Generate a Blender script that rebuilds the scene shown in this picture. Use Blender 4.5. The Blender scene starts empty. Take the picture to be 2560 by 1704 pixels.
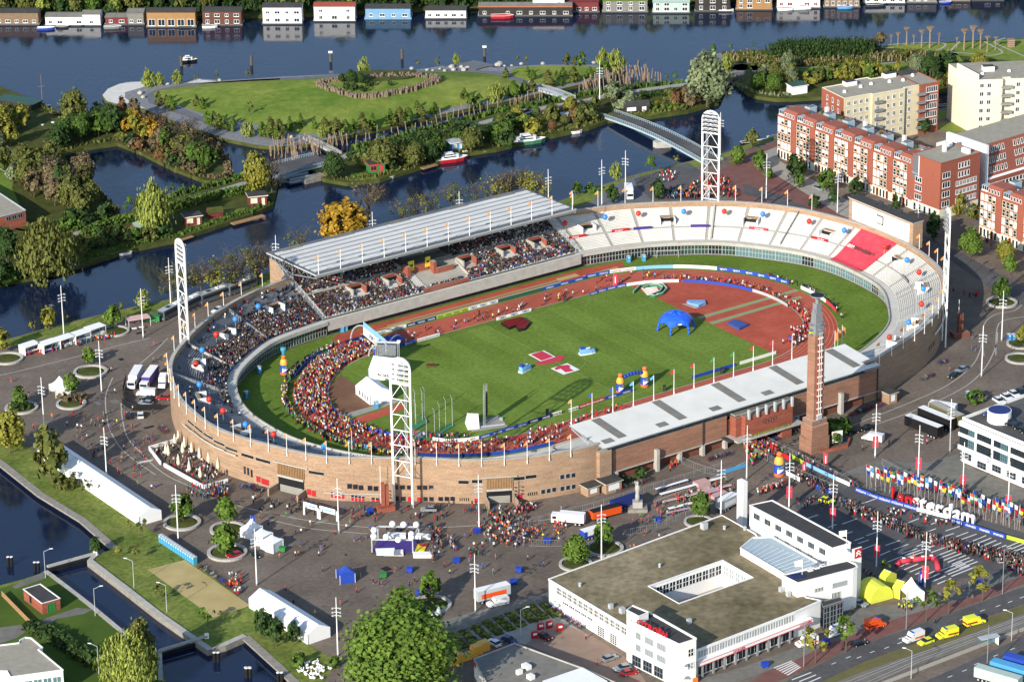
import bpy, math, random
from math import sin,cos,tan,pi,radians,atan2,hypot,sqrt
R=random.Random(7)
SC=bpy.context.scene
COL=SC.collection
F,TH,RO,CH=8590.3,0.383375615,-0.0132253809,386.371
from mathutils import Matrix,Vector
_r=Vector((cos(RO),sin(RO)*sin(TH),sin(RO)*cos(TH)))
_u=Vector((-sin(RO),cos(RO)*sin(TH),cos(RO)*cos(TH)))
_f=_r.cross(_u)
cd=bpy.data.cameras.new('camera'); cam=bpy.data.objects.new('camera',cd); COL.objects.link(cam)
cam.matrix_world=Matrix(((_r.x,_u.x,_f.x,0),(_r.y,_u.y,_f.y,0),(_r.z,_u.z,_f.z,CH),(0,0,0,1)))
cd.sensor_width=36; cd.lens=F/2560*36; cd.clip_start=5; cd.clip_end=9000
SC.camera=cam
SUN_EL=radians(23.0); SHX,SHY=54.8,91.1
w=bpy.data.worlds.new('World'); SC.world=w; w.use_nodes=True
nt=w.node_tree; bg=nt.nodes['Background']; sk=nt.nodes.new('ShaderNodeTexSky')
sk.sky_type='NISHITA'; sk.sun_disc=False; sk.sun_elevation=SUN_EL
sk.sun_rotation=atan2(-SHX,-SHY)
sk.air_density=1.0; sk.dust_density=0.6; sk.ozone_density=2.0
nt.links.new(sk.outputs[0],bg.inputs[0]); bg.inputs[1].default_value=0.145
sl=bpy.data.lights.new('sun','SUN'); sl.energy=4.4; sl.angle=radians(0.5); sl.color=(1,0.94,0.84)
so=bpy.data.objects.new('sun',sl); COL.objects.link(so)
_d=Vector((SHX,SHY,-hypot(SHX,SHY)*tan(SUN_EL)))
so.rotation_euler=_d.to_track_quat('-Z','Y').to_euler(); so.location=(0,0,600)
SC.view_settings.view_transform='Standard'; SC.view_settings.look='None'
SC.view_settings.exposure=0.5; SC.view_settings.gamma=1; SC.view_settings.use_curve_mapping=False
SC.cycles.max_bounces=5; SC.cycles.diffuse_bounces=3; SC.cycles.glossy_bounces=3; SC.cycles.transmission_bounces=4; SC.cycles.transparent_max_bounces=6
def W(px,py,z=0.0):
 x=(px-1280)/F; y=-(py-852)/F; c,s=cos(RO),sin(RO); x,y=c*x-s*y,s*x+c*y
 dy=y*sin(TH)+cos(TH); dz=y*cos(TH)-sin(TH); t=(CH-z)/-dz
 return (x*t,dy*t)
def W3(px,py,z=0.0):
 a=W(px,py,z); return (a[0],a[1],z)
SX,SY,PH=17.4935,944.744,0.6117755
def S(u,v):
 c,s=cos(PH),sin(PH); return (SX+u*c-v*s,SY+u*s+v*c)
def S3(u,v,z): return S(u,v)+(z,)
def hx(h):
 h=h.lstrip('#'); o=[]
 for i in (0,2,4):
  c=int(h[i:i+2],16)/255; o.append(c/12.92 if c<.04045 else ((c+.055)/1.055)**2.4)
 return tuple(o)
_M={}
def mat(key,col=None,rough=.85,var=.18,scale=.5,bump=0,metal=0,spec=.3,col2=None,detail=6,attr=False,fine=None):
 if key in _M: return _M[key]
 if col is None: raise KeyError(key)
 if isinstance(col,str): col=hx(col)
 m=bpy.data.materials.new(key); m.use_nodes=True; n=m.node_tree; b=n.nodes['Principled BSDF']; _M[key]=m
 b.inputs['Roughness'].default_value=rough; b.inputs['Metallic'].default_value=metal
 b.inputs['Specular IOR Level'].default_value=spec
 m.diffuse_color=(*col,1)
 base=None
 if attr:
  a=n.nodes.new('ShaderNodeAttribute'); a.attribute_name='Col'; base=a.outputs[0]
 if var>0 or col2 or bump:
  tc=n.nodes.new('ShaderNodeTexCoord'); no=n.nodes.new('ShaderNodeTexNoise'); no.inputs['Scale'].default_value=scale; no.inputs['Detail'].default_value=detail; no.inputs['Roughness'].default_value=.62
  src=tc.outputs['Object']
  n.links.new(src,no.inputs['Vector'])
  rp=n.nodes.new('ShaderNodeValToRGB'); rp.color_ramp.elements[0].position=.32; rp.color_ramp.elements[1].position=.68
  if isinstance(col2,str): col2=hx(col2)
  if attr:
   rp.color_ramp.elements[0].color=(1-var,)*3+(1,); rp.color_ramp.elements[1].color=(1+var,)*3+(1,)
   mx=n.nodes.new('ShaderNodeMix'); mx.data_type='RGBA'; mx.blend_type='MULTIPLY'; mx.inputs[0].default_value=1
   n.links.new(base,mx.inputs[6]); n.links.new(rp.outputs[0],mx.inputs[7]); base=mx.outputs[2]
  else:
   c2=col2 or tuple(min(1,c*(1+var)) for c in col); c1=tuple(c*(1-var) for c in col) if not col2 else col
   rp.color_ramp.elements[0].color=(*c1,1); rp.color_ramp.elements[1].color=(*c2,1); base=rp.outputs[0]
  n.links.new(no.outputs[0],rp.inputs[0])
  for fs_,fa in fine or ():
   n2=n.nodes.new('ShaderNodeTexNoise'); n2.inputs['Scale'].default_value=fs_; n2.inputs['Detail'].default_value=5; n.links.new(src,n2.inputs['Vector']); mr=n.nodes.new('ShaderNodeMapRange'); mr.inputs[1].default_value=.36; mr.inputs[2].default_value=.64; mr.inputs[3].default_value=1-fa; mr.inputs[4].default_value=1+fa
   n.links.new(n2.outputs[0],mr.inputs[0]); m2=n.nodes.new('ShaderNodeMix'); m2.data_type='RGBA'; m2.blend_type='MULTIPLY'; m2.inputs[0].default_value=1; n.links.new(base,m2.inputs[6]); n.links.new(mr.outputs[0],m2.inputs[7]); base=m2.outputs[2]
  if bump:
   bp=n.nodes.new('ShaderNodeBump'); bp.inputs['Distance'].default_value=bump; bp.inputs['Strength'].default_value=.6
   n.links.new(no.outputs[0],bp.inputs['Height']); n.links.new(bp.outputs[0],b.inputs['Normal'])
 if base is not None: n.links.new(base,b.inputs['Base Color'])
 else: b.inputs['Base Color'].default_value=(*col,1)
 return m
def brickmat(key,c1,c2,mortar,sx=1.2,blot=.25):
 if key in _M: return _M[key]
 m=mat(key,c1,var=.1); n=m.node_tree; b=n.nodes['Principled BSDF']
 for l in list(n.links):
  if l.to_socket==b.inputs['Base Color']: n.links.remove(l)
 tc=n.nodes.new('ShaderNodeTexCoord'); sp=n.nodes.new('ShaderNodeSeparateXYZ'); n.links.new(tc.outputs['Object'],sp.inputs[0])
 ad=n.nodes.new('ShaderNodeMath'); ad.operation='ADD'; n.links.new(sp.outputs[0],ad.inputs[0]); n.links.new(sp.outputs[1],ad.inputs[1])
 cb=n.nodes.new('ShaderNodeCombineXYZ'); n.links.new(ad.outputs[0],cb.inputs[0]); n.links.new(sp.outputs[2],cb.inputs[1])
 br=n.nodes.new('ShaderNodeTexBrick'); n.links.new(cb.outputs[0],br.inputs['Vector']); br.inputs['Scale'].default_value=sx
 br.inputs['Color1'].default_value=(*hx(c1),1); br.inputs['Color2'].default_value=(*hx(c2),1); br.inputs['Mortar'].default_value=(*hx(mortar),1); br.inputs['Mortar Size'].default_value=.015
 no=n.nodes.new('ShaderNodeTexNoise'); no.inputs['Scale'].default_value=.35; no.inputs['Detail'].default_value=8; no.inputs['Roughness'].default_value=.7
 mp=n.nodes.new('ShaderNodeMapping'); mp.inputs['Scale'].default_value=(.5,.5,3); n.links.new(tc.outputs['Object'],mp.inputs[0]); n.links.new(mp.outputs[0],no.inputs['Vector'])
 mr=n.nodes.new('ShaderNodeMapRange'); mr.inputs[1].default_value=.35; mr.inputs[2].default_value=.65; mr.inputs[3].default_value=1-blot; mr.inputs[4].default_value=1+blot
 n.links.new(no.outputs[0],mr.inputs[0])
 mx=n.nodes.new('ShaderNodeMix'); mx.data_type='RGBA'; mx.blend_type='MULTIPLY'; mx.inputs[0].default_value=1
 n.links.new(br.outputs[0],mx.inputs[6]); n.links.new(mr.outputs[0],mx.inputs[7]); n.links.new(mx.outputs[2],b.inputs['Base Color'])
 return m
class MB:
 def __init__(s): s.v=[];s.f=[];s.m=[];s.ms=[];s.c=[];s.col=None
 def mi(s,m):
  if isinstance(m,str): m=_M[m]
  if m not in s.ms: s.ms.append(m)
  return s.ms.index(m)
 def face(s,idx,m):
  s.f.append(idx); s.m.append(s.mi(m)); s.c.append(s.col)
 def poly(s,pts,m):
  k=len(s.v); s.v+= [tuple(p) for p in pts]; s.face(list(range(k,k+len(pts))),m)
 def prism(s,pts,z0,z1,side,top=None,bot=False):
  n=len(pts); ar=sum(pts[i][0]*pts[(i+1)%n][1]-pts[(i+1)%n][0]*pts[i][1] for i in range(n))
  if ar<0: pts=pts[::-1]
  k=len(s.v); s.v+=[(p[0],p[1],z0) for p in pts]+[(p[0],p[1],z1) for p in pts]
  for i in range(n):
   j=(i+1)%n; s.face([k+i,k+j,k+n+j,k+n+i],side)
  s.face([k+n+i for i in range(n)],top or side)
  if bot: s.face([k+i for i in range(n)][::-1],side)
 def box(s,cx,cy,cz,sx,sy,sz,m,rz=0,top=None):
  c,si=cos(rz),sin(rz); p=[]
  for a,b in ((-1,-1),(1,-1),(1,1),(-1,1)):
   x,y=a*sx/2,b*sy/2; p.append((cx+x*c-y*si,cy+x*si+y*c))
  s.prism(p,cz-sz/2,cz+sz/2,m,top,True)
 def bx(s,x0,x1,y0,y1,z0,z1,m,top=None): s.prism([(x0,y0),(x1,y0),(x1,y1),(x0,y1)],z0,z1,m,top,True)
 def bar(s,a,b,w,h,m):
  a=Vector(a);b=Vector(b);d=(b-a)
  if d.length<1e-6:return
  d.normalize(); up=Vector((0,0,1)) if abs(d.z)<.95 else Vector((1,0,0))
  x=d.cross(up).normalized()*w/2; y=x.cross(d).normalized()*h/2; k=len(s.v)
  for p in (a,b): s.v+=[tuple(p-x-y),tuple(p+x-y),tuple(p+x+y),tuple(p-x+y)]
  for q in ((0,1,2,3),(7,6,5,4),(0,4,5,1),(1,5,6,2),(2,6,7,3),(3,7,4,0)): s.face([k+i for i in q][::-1],m)
 def tube(s,a,b,r0,r1,m,n=8,cap=True):
  a=Vector(a);b=Vector(b);d=(b-a).normalized(); up=Vector((0,0,1)) if abs(d.z)<.95 else Vector((1,0,0))
  x=d.cross(up).normalized(); y=x.cross(d); k=len(s.v)
  for p,r in ((a,r0),(b,r1)):
   for i in range(n):
    t=2*pi*i/n; s.v.append(tuple(p+x*r*cos(t)-y*r*sin(t)))
  for i in range(n):
   j=(i+1)%n; s.face([k+i,k+j,k+n+j,k+n+i],m)
  if cap: s.face([k+n+i for i in range(n)],m); s.face([k+i for i in range(n)][::-1],m)
 def path(s,pts,r,m,n=6):
  for a,b in zip(pts,pts[1:]): s.tube(a,b,r,r,m,n)
 def lathe(s,pr,m,n=12,c=(0,0),cap=True):
  k=len(s.v)
  for r,z in pr:
   for i in range(n):
    t=2*pi*i/n; s.v.append((c[0]+r*cos(t),c[1]+r*sin(t),z))
  for j in range(len(pr)-1):
   mm=m[j] if isinstance(m,list) else m
   for i in range(n):
    i2=(i+1)%n; s.face([k+j*n+i,k+j*n+i2,k+(j+1)*n+i2,k+(j+1)*n+i],mm)
  if cap:
   mm=m[-1] if isinstance(m,list) else m
   s.face([k+(len(pr)-1)*n+i for i in range(n)],mm); s.face([k+i for i in range(n)][::-1],m[0] if isinstance(m,list) else m)
 def ball(s,c,r,m,n=10,h=6,sz=1):
  s_=[(max(.001,r*sin(pi*i/h)),c[2]-r*sz*cos(pi*i/h)) for i in range(h+1)]; s.lathe(s_,m,n,(c[0],c[1]),False)
 def strip(s,pts,w,z,m,closed=False):
  n=len(pts); L=[]
  for i in range(n):
   a=pts[(i-1)%n] if (i>0 or closed) else pts[i]; b=pts[(i+1)%n] if (i<n-1 or closed) else pts[i]
   dx,dy=b[0]-a[0],b[1]-a[1]; l=hypot(dx,dy) or 1; nx,ny=-dy/l*w/2,dx/l*w/2
   L.append(((pts[i][0]+nx,pts[i][1]+ny),(pts[i][0]-nx,pts[i][1]-ny)))
  rg=range(n if closed else n-1)
  for i in rg:
   a,b=L[i],L[(i+1)%n]; s.poly([(*a[1],z),(*b[1],z),(*b[0],z),(*a[0],z)],m)
 def wall(s,pts,z0,z1,w,m,top=None,closed=False):
  n=len(pts); L=[]
  for i in range(n):
   a=pts[(i-1)%n] if (i>0 or closed) else pts[i]; b=pts[(i+1)%n] if (i<n-1 or closed) else pts[i]
   dx,dy=b[0]-a[0],b[1]-a[1]; l=hypot(dx,dy) or 1; nx,ny=-dy/l*w/2,dx/l*w/2
   L.append(((pts[i][0]+nx,pts[i][1]+ny),(pts[i][0]-nx,pts[i][1]-ny)))
  for i in range(n if closed else n-1):
   a,b=L[i],L[(i+1)%n]; t=top or m
   s.poly([(*a[1],z0),(*b[1],z0),(*b[1],z1),(*a[1],z1)],m); s.poly([(*b[0],z0),(*a[0],z0),(*a[0],z1),(*b[0],z1)],m)
   s.poly([(*a[1],z1),(*b[1],z1),(*b[0],z1),(*a[0],z1)],t)
  if not closed:
   for a,q in ((L[0],1),(L[-1],0)):
    p=[(*a[0],z0),(*a[1],z0),(*a[1],z1),(*a[0],z1)]; s.poly(p if q else p[::-1],m)
 def mesh(s,name,smooth=False):
  me=bpy.data.meshes.new(name); me.from_pydata(s.v,[],s.f)
  for m in s.ms: me.materials.append(m)
  me.polygons.foreach_set('material_index',s.m)
  if smooth: me.polygons.foreach_set('use_smooth',[True]*len(s.f))
  if any(c is not None for c in s.c):
   at=me.color_attributes.new('Col','FLOAT_COLOR','CORNER'); d=[]
   for f,c in zip(s.f,s.c):
    c=c or (.5,.5,.5); d+=[c[0],c[1],c[2],1]*len(f)
   at.data.foreach_set('color',d)
  me.update(); return me
 def make(s,name,parent=None,smooth=False,label=None,cat=None,group=None,kind=None,loc=None,rz=0):
  return link(s.mesh(name,smooth),name,parent,label,cat,group,kind,loc,rz)
def link(me,name,parent=None,label=None,cat=None,group=None,kind=None,loc=None,rz=0):
 o=bpy.data.objects.new(name,me); COL.objects.link(o)
 if parent: o.parent=parent
 if loc is not None: o.location=loc if len(loc)==3 else (*loc,0)
 if rz: o.rotation_euler.z=rz
 if label: o['label']=label
 if cat: o['category']=cat
 if group: o['group']=group
 if kind: o['kind']=kind
 return o
def thing(name,label,cat,loc=(0,0,0),rz=0,group=None,sc=None):
 o=link(None,name,None,label,cat,group,None,loc,rz)
 if sc: o.scale=(sc,)*3 if not isinstance(sc,tuple) else sc
 return o
def dup(root,loc,rz=0,label=None,group=None,sc=None):
 r=root.copy(); COL.objects.link(r); r.location=loc if len(loc)==3 else (*loc,0); r.rotation_euler=(0,0,rz)
 if label: r['label']=label
 if group: r['group']=group
 if sc: r.scale=(sc,)*3 if not isinstance(sc,tuple) else sc
 for ch in KIDS(root):
  c=ch.copy(); COL.objects.link(c); c.parent=r; _kid.setdefault(r.name,[]).append(c)
  for g in KIDS(ch):
   d=g.copy(); COL.objects.link(d); d.parent=c; _kid.setdefault(c.name,[]).append(d)
 return r
_kid={}
def KIDS(o):
 if o.name not in _kid: _kid[o.name]=[c for c in o.children]
 return _kid[o.name]
def first_or_dup(store,key,build,loc,rz=0,label=None,group=None,sc=None):
 if key not in store:
  r=build(); store[key]=r; r.location=loc if len(loc)==3 else (*loc,0); r.rotation_euler=(0,0,rz)
  if label: r['label']=label
  if group: r['group']=group
  if sc: r.scale=(sc,)*3 if not isinstance(sc,tuple) else sc
  return r
 return dup(store[key],loc,rz,label,group,sc)
PROTO={}
def text_mesh(txt,size,depth,m,name='lettering',parent=None,bold=0,loc=(0,0,0),rot=(0,0,0),align='CENTER',space=1.0):
 cu=bpy.data.curves.new(name,'FONT'); cu.body=txt; cu.size=size; cu.extrude=depth; cu.offset=bold; cu.align_x=align; cu.resolution_u=2; cu.space_character=space
 o=bpy.data.objects.new(name+'_c',cu); COL.objects.link(o); dg=bpy.context.evaluated_depsgraph_get(); me=bpy.data.meshes.new_from_object(o.evaluated_get(dg)); bpy.data.objects.remove(o)
 me.materials.clear(); me.materials.append(_M[m] if isinstance(m,str) else m)
 q=bpy.data.objects.new(name,me); COL.objects.link(q); q.location=loc; q.rotation_euler=rot
 if parent: q.parent=parent
 return q
def spline(pts,n=6,closed=False):
 o=[];N=len(pts)
 for i in range(N if closed else N-1):
  g=lambda k: pts[k%N] if closed else pts[max(0,min(N-1,k))]
  a,b,c,d=g(i-1),g(i),g(i+1),g(i+2)
  for j in range(n):
   t=j/n; o.append(tuple(.5*((2*b[k])+(-a[k]+c[k])*t+(2*a[k]-5*b[k]+4*c[k]-d[k])*t*t+(-a[k]+3*b[k]-3*c[k]+d[k])*t**3) for k in range(2)))
 if not closed: o.append(pts[-1])
 return o
def px(L,z=0): return [W(a,b,z) for a,b in L]
def inpoly(p,P):
 x,y=p;r=False;n=len(P)
 for i in range(n):
  a,b=P[i],P[(i+1)%n]
  if (a[1]>y)!=(b[1]>y) and x<(b[0]-a[0])*(y-a[1])/(b[1]-a[1])+a[0]: r=not r
 return r
def rpick(P,R=R):
 xs=[p[0] for p in P];ys=[p[1] for p in P]
 while 1:
  p=(R.uniform(min(xs),max(xs)),R.uniform(min(ys),max(ys)))
  if inpoly(p,P): return p
mat('plaza','#60564c',.9,col2='#796c60',scale=.08,detail=10,fine=((.9,.13),(.018,.14)))
mat('asphalt','#4c4b4b',.9,col2='#5c5a59',scale=.12,detail=8,fine=((1.1,.1),(.03,.12)))
mat('cobble','#67655f',.92,col2='#7b786f',scale=.5,detail=10,fine=((.06,.15),))
mat('pave','#8f8c84',.9,col2='#a09c92',scale=.4,detail=8)
mat('redpave','#6e4a44',.9,col2='#7d574f',scale=.3,detail=8)
mat('concrete','#a09d95',.85,col2='#b5b1a8',scale=.5,detail=8)
mat('stone','#7c776e',.9,col2='#9a9388',scale=.9,detail=8,bump=.05)
mat('kerb','#a7a39a',.85,var=.08)
mat('grass','#3f5420',.95,col2='#576b2b',scale=.05,detail=10,spec=.1)
mat('grass2','#576a2c',.95,col2='#7a8040',scale=.12,detail=10,spec=.1,fine=((.8,.22),(.03,.15)))
mat('hillgrass','#547026',.95,col2='#878e42',scale=.035,detail=6,spec=.1,fine=((.35,.12),(1.2,.1)))
mat('scrub','#39431f',.95,col2='#56582d',scale=.25,detail=10,bump=.2,spec=.1)
mat('turf','#3f5f1d',.95,col2='#4d6d25',scale=.06,detail=8,spec=.1)
mat('turf2','#556c26',.95,col2='#687e32',scale=.07,detail=8,spec=.1,fine=((.8,.14),))
mat('track','#a24a36',.9,col2='#b05640',scale=.25,detail=6,spec=.15,fine=((.04,.12),))
mat('track2','#a24c3a',.9,col2='#b05844',scale=.12,detail=6,spec=.15,fine=((.03,.1),(.5,.07)))
mat('brownclay','#6a4a36',.95,col2='#7a5a44',scale=.2,detail=8)
mat('sand','#b8a473',.95,col2='#a4935f',scale=.12,detail=9)
mat('gravel','#6f7073',.95,col2='#8a8b8c',scale=.7,detail=10,bump=.1)
mat('slate','#5f6166',.9,col2='#6f7176',scale=.25,detail=6)
mat('white','#e9e7e2',.6,var=.03,scale=.3)
mat('linepaint','#d9d7d0',.8,var=.06)
mat('whitewall','#e6e4de',.7,col2='#f0eeea',scale=.25,detail=5)
mat('tent','#eeeeec',.6,var=.03,scale=.5)
mat('steel','#8e9295',.5,var=.08,metal=.3)
mat('lightsteel','#b9bdbf',.45,var=.06,metal=.2)
mat('darksteel','#3c3f42',.5,var=.1,metal=.2)
mat('black','#1b1b1c',.6,var=.15)
mat('rubber','#202020',.8,var=.1)
mat('glass','#1d2a33',.08,var=.1,scale=.3,spec=.6)
mat('glassgreen','#2c4a45',.1,var=.2,scale=.15,spec=.6)
mat('glassblue','#5a7a80',.12,var=.15,scale=.15,spec=.6)
mat('wood','#8a6a48',.85,col2='#a58460',scale=2,detail=5)
mat('darkwood','#4a3b2e',.85,col2='#5c4a3a',scale=2)
mat('bark','#5c5144',.9,var=.2,scale=3)
mat('red','#b3202a',.6,var=.08); mat('blue','#1f3fa8',.5,var=.08); mat('lightblue','#4f9ac8',.5,var=.08)
mat('orange','#e06a1a',.6,var=.08); mat('yellow','#d8c832',.55,var=.08); mat('green','#2f7a3c',.6,var=.1)
mat('purple','#43307e',.6,var=.1); mat('pinkred','#c8384a',.6,var=.06)
mat('cloth','#888888',.8,attr=True,var=.12,scale=3)
mat('roofdark','#3a3938',.85,col2='#474543',scale=.4,detail=6)
mat('roofgrey','#6f6c65',.9,col2='#827e75',scale=.35,detail=8)
brickmat('brick','#90745b','#ab8d70','#9c8878',1.6,.16); brickmat('brickmid','#87604c','#9c725a','#8a7064',1.6,.2)
brickmat('brickred','#8d4634','#9a5340','#8a6a5c',1.6,.2)
brickmat('brickdark','#6a3c30','#7d4a3a','#6a5347',1.6,.2)
WL=-1.3
def water_mat():
 m=mat('water','#0a1426',.06,var=0,spec=.5); n=m.node_tree; b=n.nodes['Principled BSDF']
 b.inputs['Base Color'].default_value=(.007,.014,.038,1); b.inputs['IOR'].default_value=1.33; b.inputs['Roughness'].default_value=.09
 tc=n.nodes.new('ShaderNodeTexCoord'); mp=n.nodes.new('ShaderNodeMapping'); mp.inputs['Scale'].default_value=(1,.55,1); mp.inputs['Rotation'].default_value=(0,0,.5)
 no=n.nodes.new('ShaderNodeTexNoise'); no.inputs['Scale'].default_value=.55; no.inputs['Detail'].default_value=7; no.inputs['Roughness'].default_value=.6
 n2=n.nodes.new('ShaderNodeTexNoise'); n2.inputs['Scale'].default_value=.025; n2.inputs['Detail'].default_value=3
 mr=n.nodes.new('ShaderNodeMapRange'); mr.inputs[1].default_value=.4; mr.inputs[2].default_value=.6; mr.inputs[3].default_value=.25; mr.inputs[4].default_value=.9
 bp=n.nodes.new('ShaderNodeBump'); bp.inputs['Distance'].default_value=.08
 n.links.new(tc.outputs['Object'],mp.inputs[0]); n.links.new(mp.outputs[0],no.inputs['Vector']); n.links.new(tc.outputs['Object'],n2.inputs['Vector'])
 n.links.new(n2.outputs[0],mr.inputs[0]); n.links.new(mr.outputs[0],bp.inputs['Strength']); n.links.new(no.outputs[0],bp.inputs['Height']); n.links.new(bp.outputs[0],b.inputs['Normal'])
 return m
water_mat()
b=MB(); b.poly([(-2500,200,WL),(2500,200,WL),(2500,4500,WL),(-2500,4500,WL)],'water'); b.make('water',kind='structure')
def land(name,L,top,side='scrub',z=0,ps=False):
 P=px(L,z) if not ps else L
 b=MB(); b.prism(P,-3,z,side,top); return b.make(name,kind='structure')
MAIN=[(-500,930),(0,851),(24,846),(150,810),(264,783),(339,765),(450,742),(623,690),(850,640),(1100,580),(1300,528),(1402,501),(1480,470),(1579,439),(1714,405),(1795,387),(1860,363),(1941,339),(2010,318),(2340,272),(2560,236),(3300,120),(3900,600),(3600,2600),(800,2300),(745,1712),(700,1668),(612,1588),(525,1624),(225,1402),(242,1384),(288,1369),(207,1298),(102,1234),(0,1154),(-500,850)]
MAIN[0]=(-500,985); MAIN[-1]=(-500,1010)
land('ground',MAIN,'plaza','stone')
land('dyke',[(-300,640),(0,560),(130,590),(200,560),(285,537),(351,525),(450,489),(570,459),(640,430),(690,420),(700,440),(683,510),(630,534),(525,570),(435,600),(375,612),(300,630),(210,660),(90,690),(0,708),(-300,760)],'scrub')
land('dyke_east',[(806,446),(869,457),(950,448),(1040,420),(1100,402),(1175,381),(1240,372),(1375,339),(1471,318),(1519,300),(1600,294),(1720,276),(1797,255),(1812,224),(1735,210),(1705,213),(1570,225),(1480,237),(1360,262),(1240,284),(1190,300),(1040,336),(878,378),(815,392),(770,410),(785,425)],'scrub')
land('peninsula',[(-300,215),(0,215),(60,240),(87,261),(132,288),(219,300),(294,318),(294,357),(210,369),(144,387),(168,432),(222,468),(240,486),(270,519),(287,538),(200,562),(130,592),(0,566),(-300,640)],'scrub')
land('wooded_spit',[(294,357),(354,381),(432,420),(510,450),(549,456),(572,441),(560,400),(510,345),(432,312),(360,292),(300,285),(290,318)],'scrub')
ISLE=[(255,237),(262,250),(300,267),(360,273),(450,309),(570,348),(640,362),(690,367),(770,360),(890,333),(1040,300),(1175,270),(1245,258),(1330,237),(1390,225),(1480,204),(1567,177),(1555,168),(1501,162),(1360,162),(1320,164),(1235,170),(1190,152),(1140,160),(1025,177),(830,186),(700,192),(620,198),(555,201),(495,196),(440,207),(390,209),(354,204),(315,205),(276,219)]
land('island',ISLE,'gravel')
NEP=[(1735,150),(1756,141),(1810,129),(1860,126),(2040,120),(2205,114),(2364,105),(2560,96),(3300,70),(3300,100),(2560,190),(2396,222),(2340,226),(1971,247),(1941,247),(1890,240),(1862,228),(1850,205),(1812,184),(1740,160)]
land('park',NEP,'scrub')
land('far_bank',[(-800,56),(0,44),(360,42),(720,38),(1280,13),(1900,-5),(2560,-24),(3600,-50),(3600,-330),(-800,-330)],'scrub')
land('lock_bank',[(-300,1500),(0,1462),(60,1446),(114,1428),(129,1438),(220,1508),(315,1587),(399,1634),(420,1730),(420,2000),(-500,2000)],'grass2')
def sheet(name,L,m,z=.03,uv=False):
 b=MB(); P=[S(*p) for p in L] if uv else px(L); b.prism(P,z-.02,z,m,m); return b.make(name,kind='structure')
sheet('lawn',[(-500,985),(0,853),(24,848),(150,812),(264,785),(339,767),(450,744),(623,692),(850,642),(1100,582),(1300,530),(1402,503),(1480,472),(1579,441),(1714,407),(1795,389),(1860,365),(1941,341),(1941,348),(1860,374),(1800,400),(1730,420),(1690,440),(1640,433),(1555,455),(1561,474),(1510,492),(1456,512),(1300,545),(1100,600),(850,665),(623,725),(500,757),(411,774),(264,812),(150,836),(24,866),(-500,1000)],'grass2')
sheet('lawn',[(0,1098),(36,1094),(90,1130),(200,1200),(345,1308),(393,1334),(492,1412),(624,1511),(700,1560),(770,1608),(842,1652),(812,1700),(790,1740),(752,1712),(703,1667),(613,1586),(527,1620),(229,1402),(248,1384),(290,1366),(209,1296),(104,1232),(0,1152),(-300,1000),(-300,960)],'grass2')
sheet('sand_court',[(462,1399),(626,1513),(534,1543),(369,1423)],'sand',.06)
sheet('lawn',[(0,1470),(60,1452),(110,1436),(128,1444),(215,1512),(310,1590),(395,1640),(410,1740),(-200,1740),(-200,1480)],'grass',.03)
for L,s_ in (([(-300,1005),(0,1155),(102,1236),(207,1300),(287,1370)],'long lawn beside the white marquee'),([(613,1590),(700,1669),(745,1712),(800,1760)],'geese lawn at the bottom')):
 b=MB(); b.wall(px(L),-.4,.12,2.2,'stone'); b.make('quay_edge',label='sloping grey stone quay edge along the '+s_,cat='quay edge')
b=MB()
b.wall(px([(242,1386),(225,1402),(310,1467),(400,1537),(525,1624),(560,1612),(612,1589)]),-2.5,.35,1.6,'stone','concrete'); b.make('lock_wall',label='old brick lock wall with pale stone top on the sand court side',cat='lock wall'); b=MB()
b.wall(px([(114,1428),(129,1438),(220,1508),(315,1587),(399,1634),(402,1700)]),-2.5,.25,1.2,'stone','concrete')
b.make('lock_wall',label='old brick lock wall on the pump hut side',cat='lock wall')
# ================= stadium =================
stad=thing('stadium','oval brick stadium with roofed main stands and open terraces around a running track','stadium')
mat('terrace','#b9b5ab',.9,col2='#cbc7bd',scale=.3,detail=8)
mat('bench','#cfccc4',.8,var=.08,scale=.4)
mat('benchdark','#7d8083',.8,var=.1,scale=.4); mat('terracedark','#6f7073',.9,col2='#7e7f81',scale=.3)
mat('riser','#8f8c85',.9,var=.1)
OUTR=spline([(50,76.4),(58.8,73.9),(71.3,70),(83.5,63.2),(97,54.3),(107,44.5),(115.2,30.9),(120,14),(121.3,0),(120.4,-14.6),(117,-28),(110.4,-41.2),(92.8,-59.2),(77.3,-69.2),(65,-74),(50.8,-79)],8)
OUTL=spline([(-51,78.2),(-64.6,75),(-75.5,70.7),(-88,63.5),(-98.5,55.5),(-110,44.8),(-117.5,33.1),(-124,17),(-126.3,4),(-126.8,-6),(-125,-16),(-120,-29.5),(-113.5,-42),(-103.8,-50.4),(-93.6,-58.2),(-84.4,-67),(-77.4,-71.6),(-67.5,-76.3),(-55,-79.3),(-48,-79.4)],8)
LIPR=spline([(48,57.7),(67.6,52.5),(86,41.3),(96,29),(103.7,14),(105.4,-2),(102.6,-20.7),(92.7,-36),(82.4,-46.7),(64.8,-56),(50,-58.5)],8)
LIPL=spline([(-49,57),(-67.4,54),(-78.7,48.5),(-91,38.8),(-98.5,27.5),(-103.4,12.5),(-103.9,-5),(-101,-18),(-94,-32),(-82,-46),(-65,-55.5),(-50,-58.5)],8)
def polar(tab,cx):
 L=[]
 for u,v in tab:
  a=atan2(v,u-cx)
  if cx<0 and a<-.5: a+=2*pi
  L.append((a,hypot(u-cx,v)))
 L.sort(); return L
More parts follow.
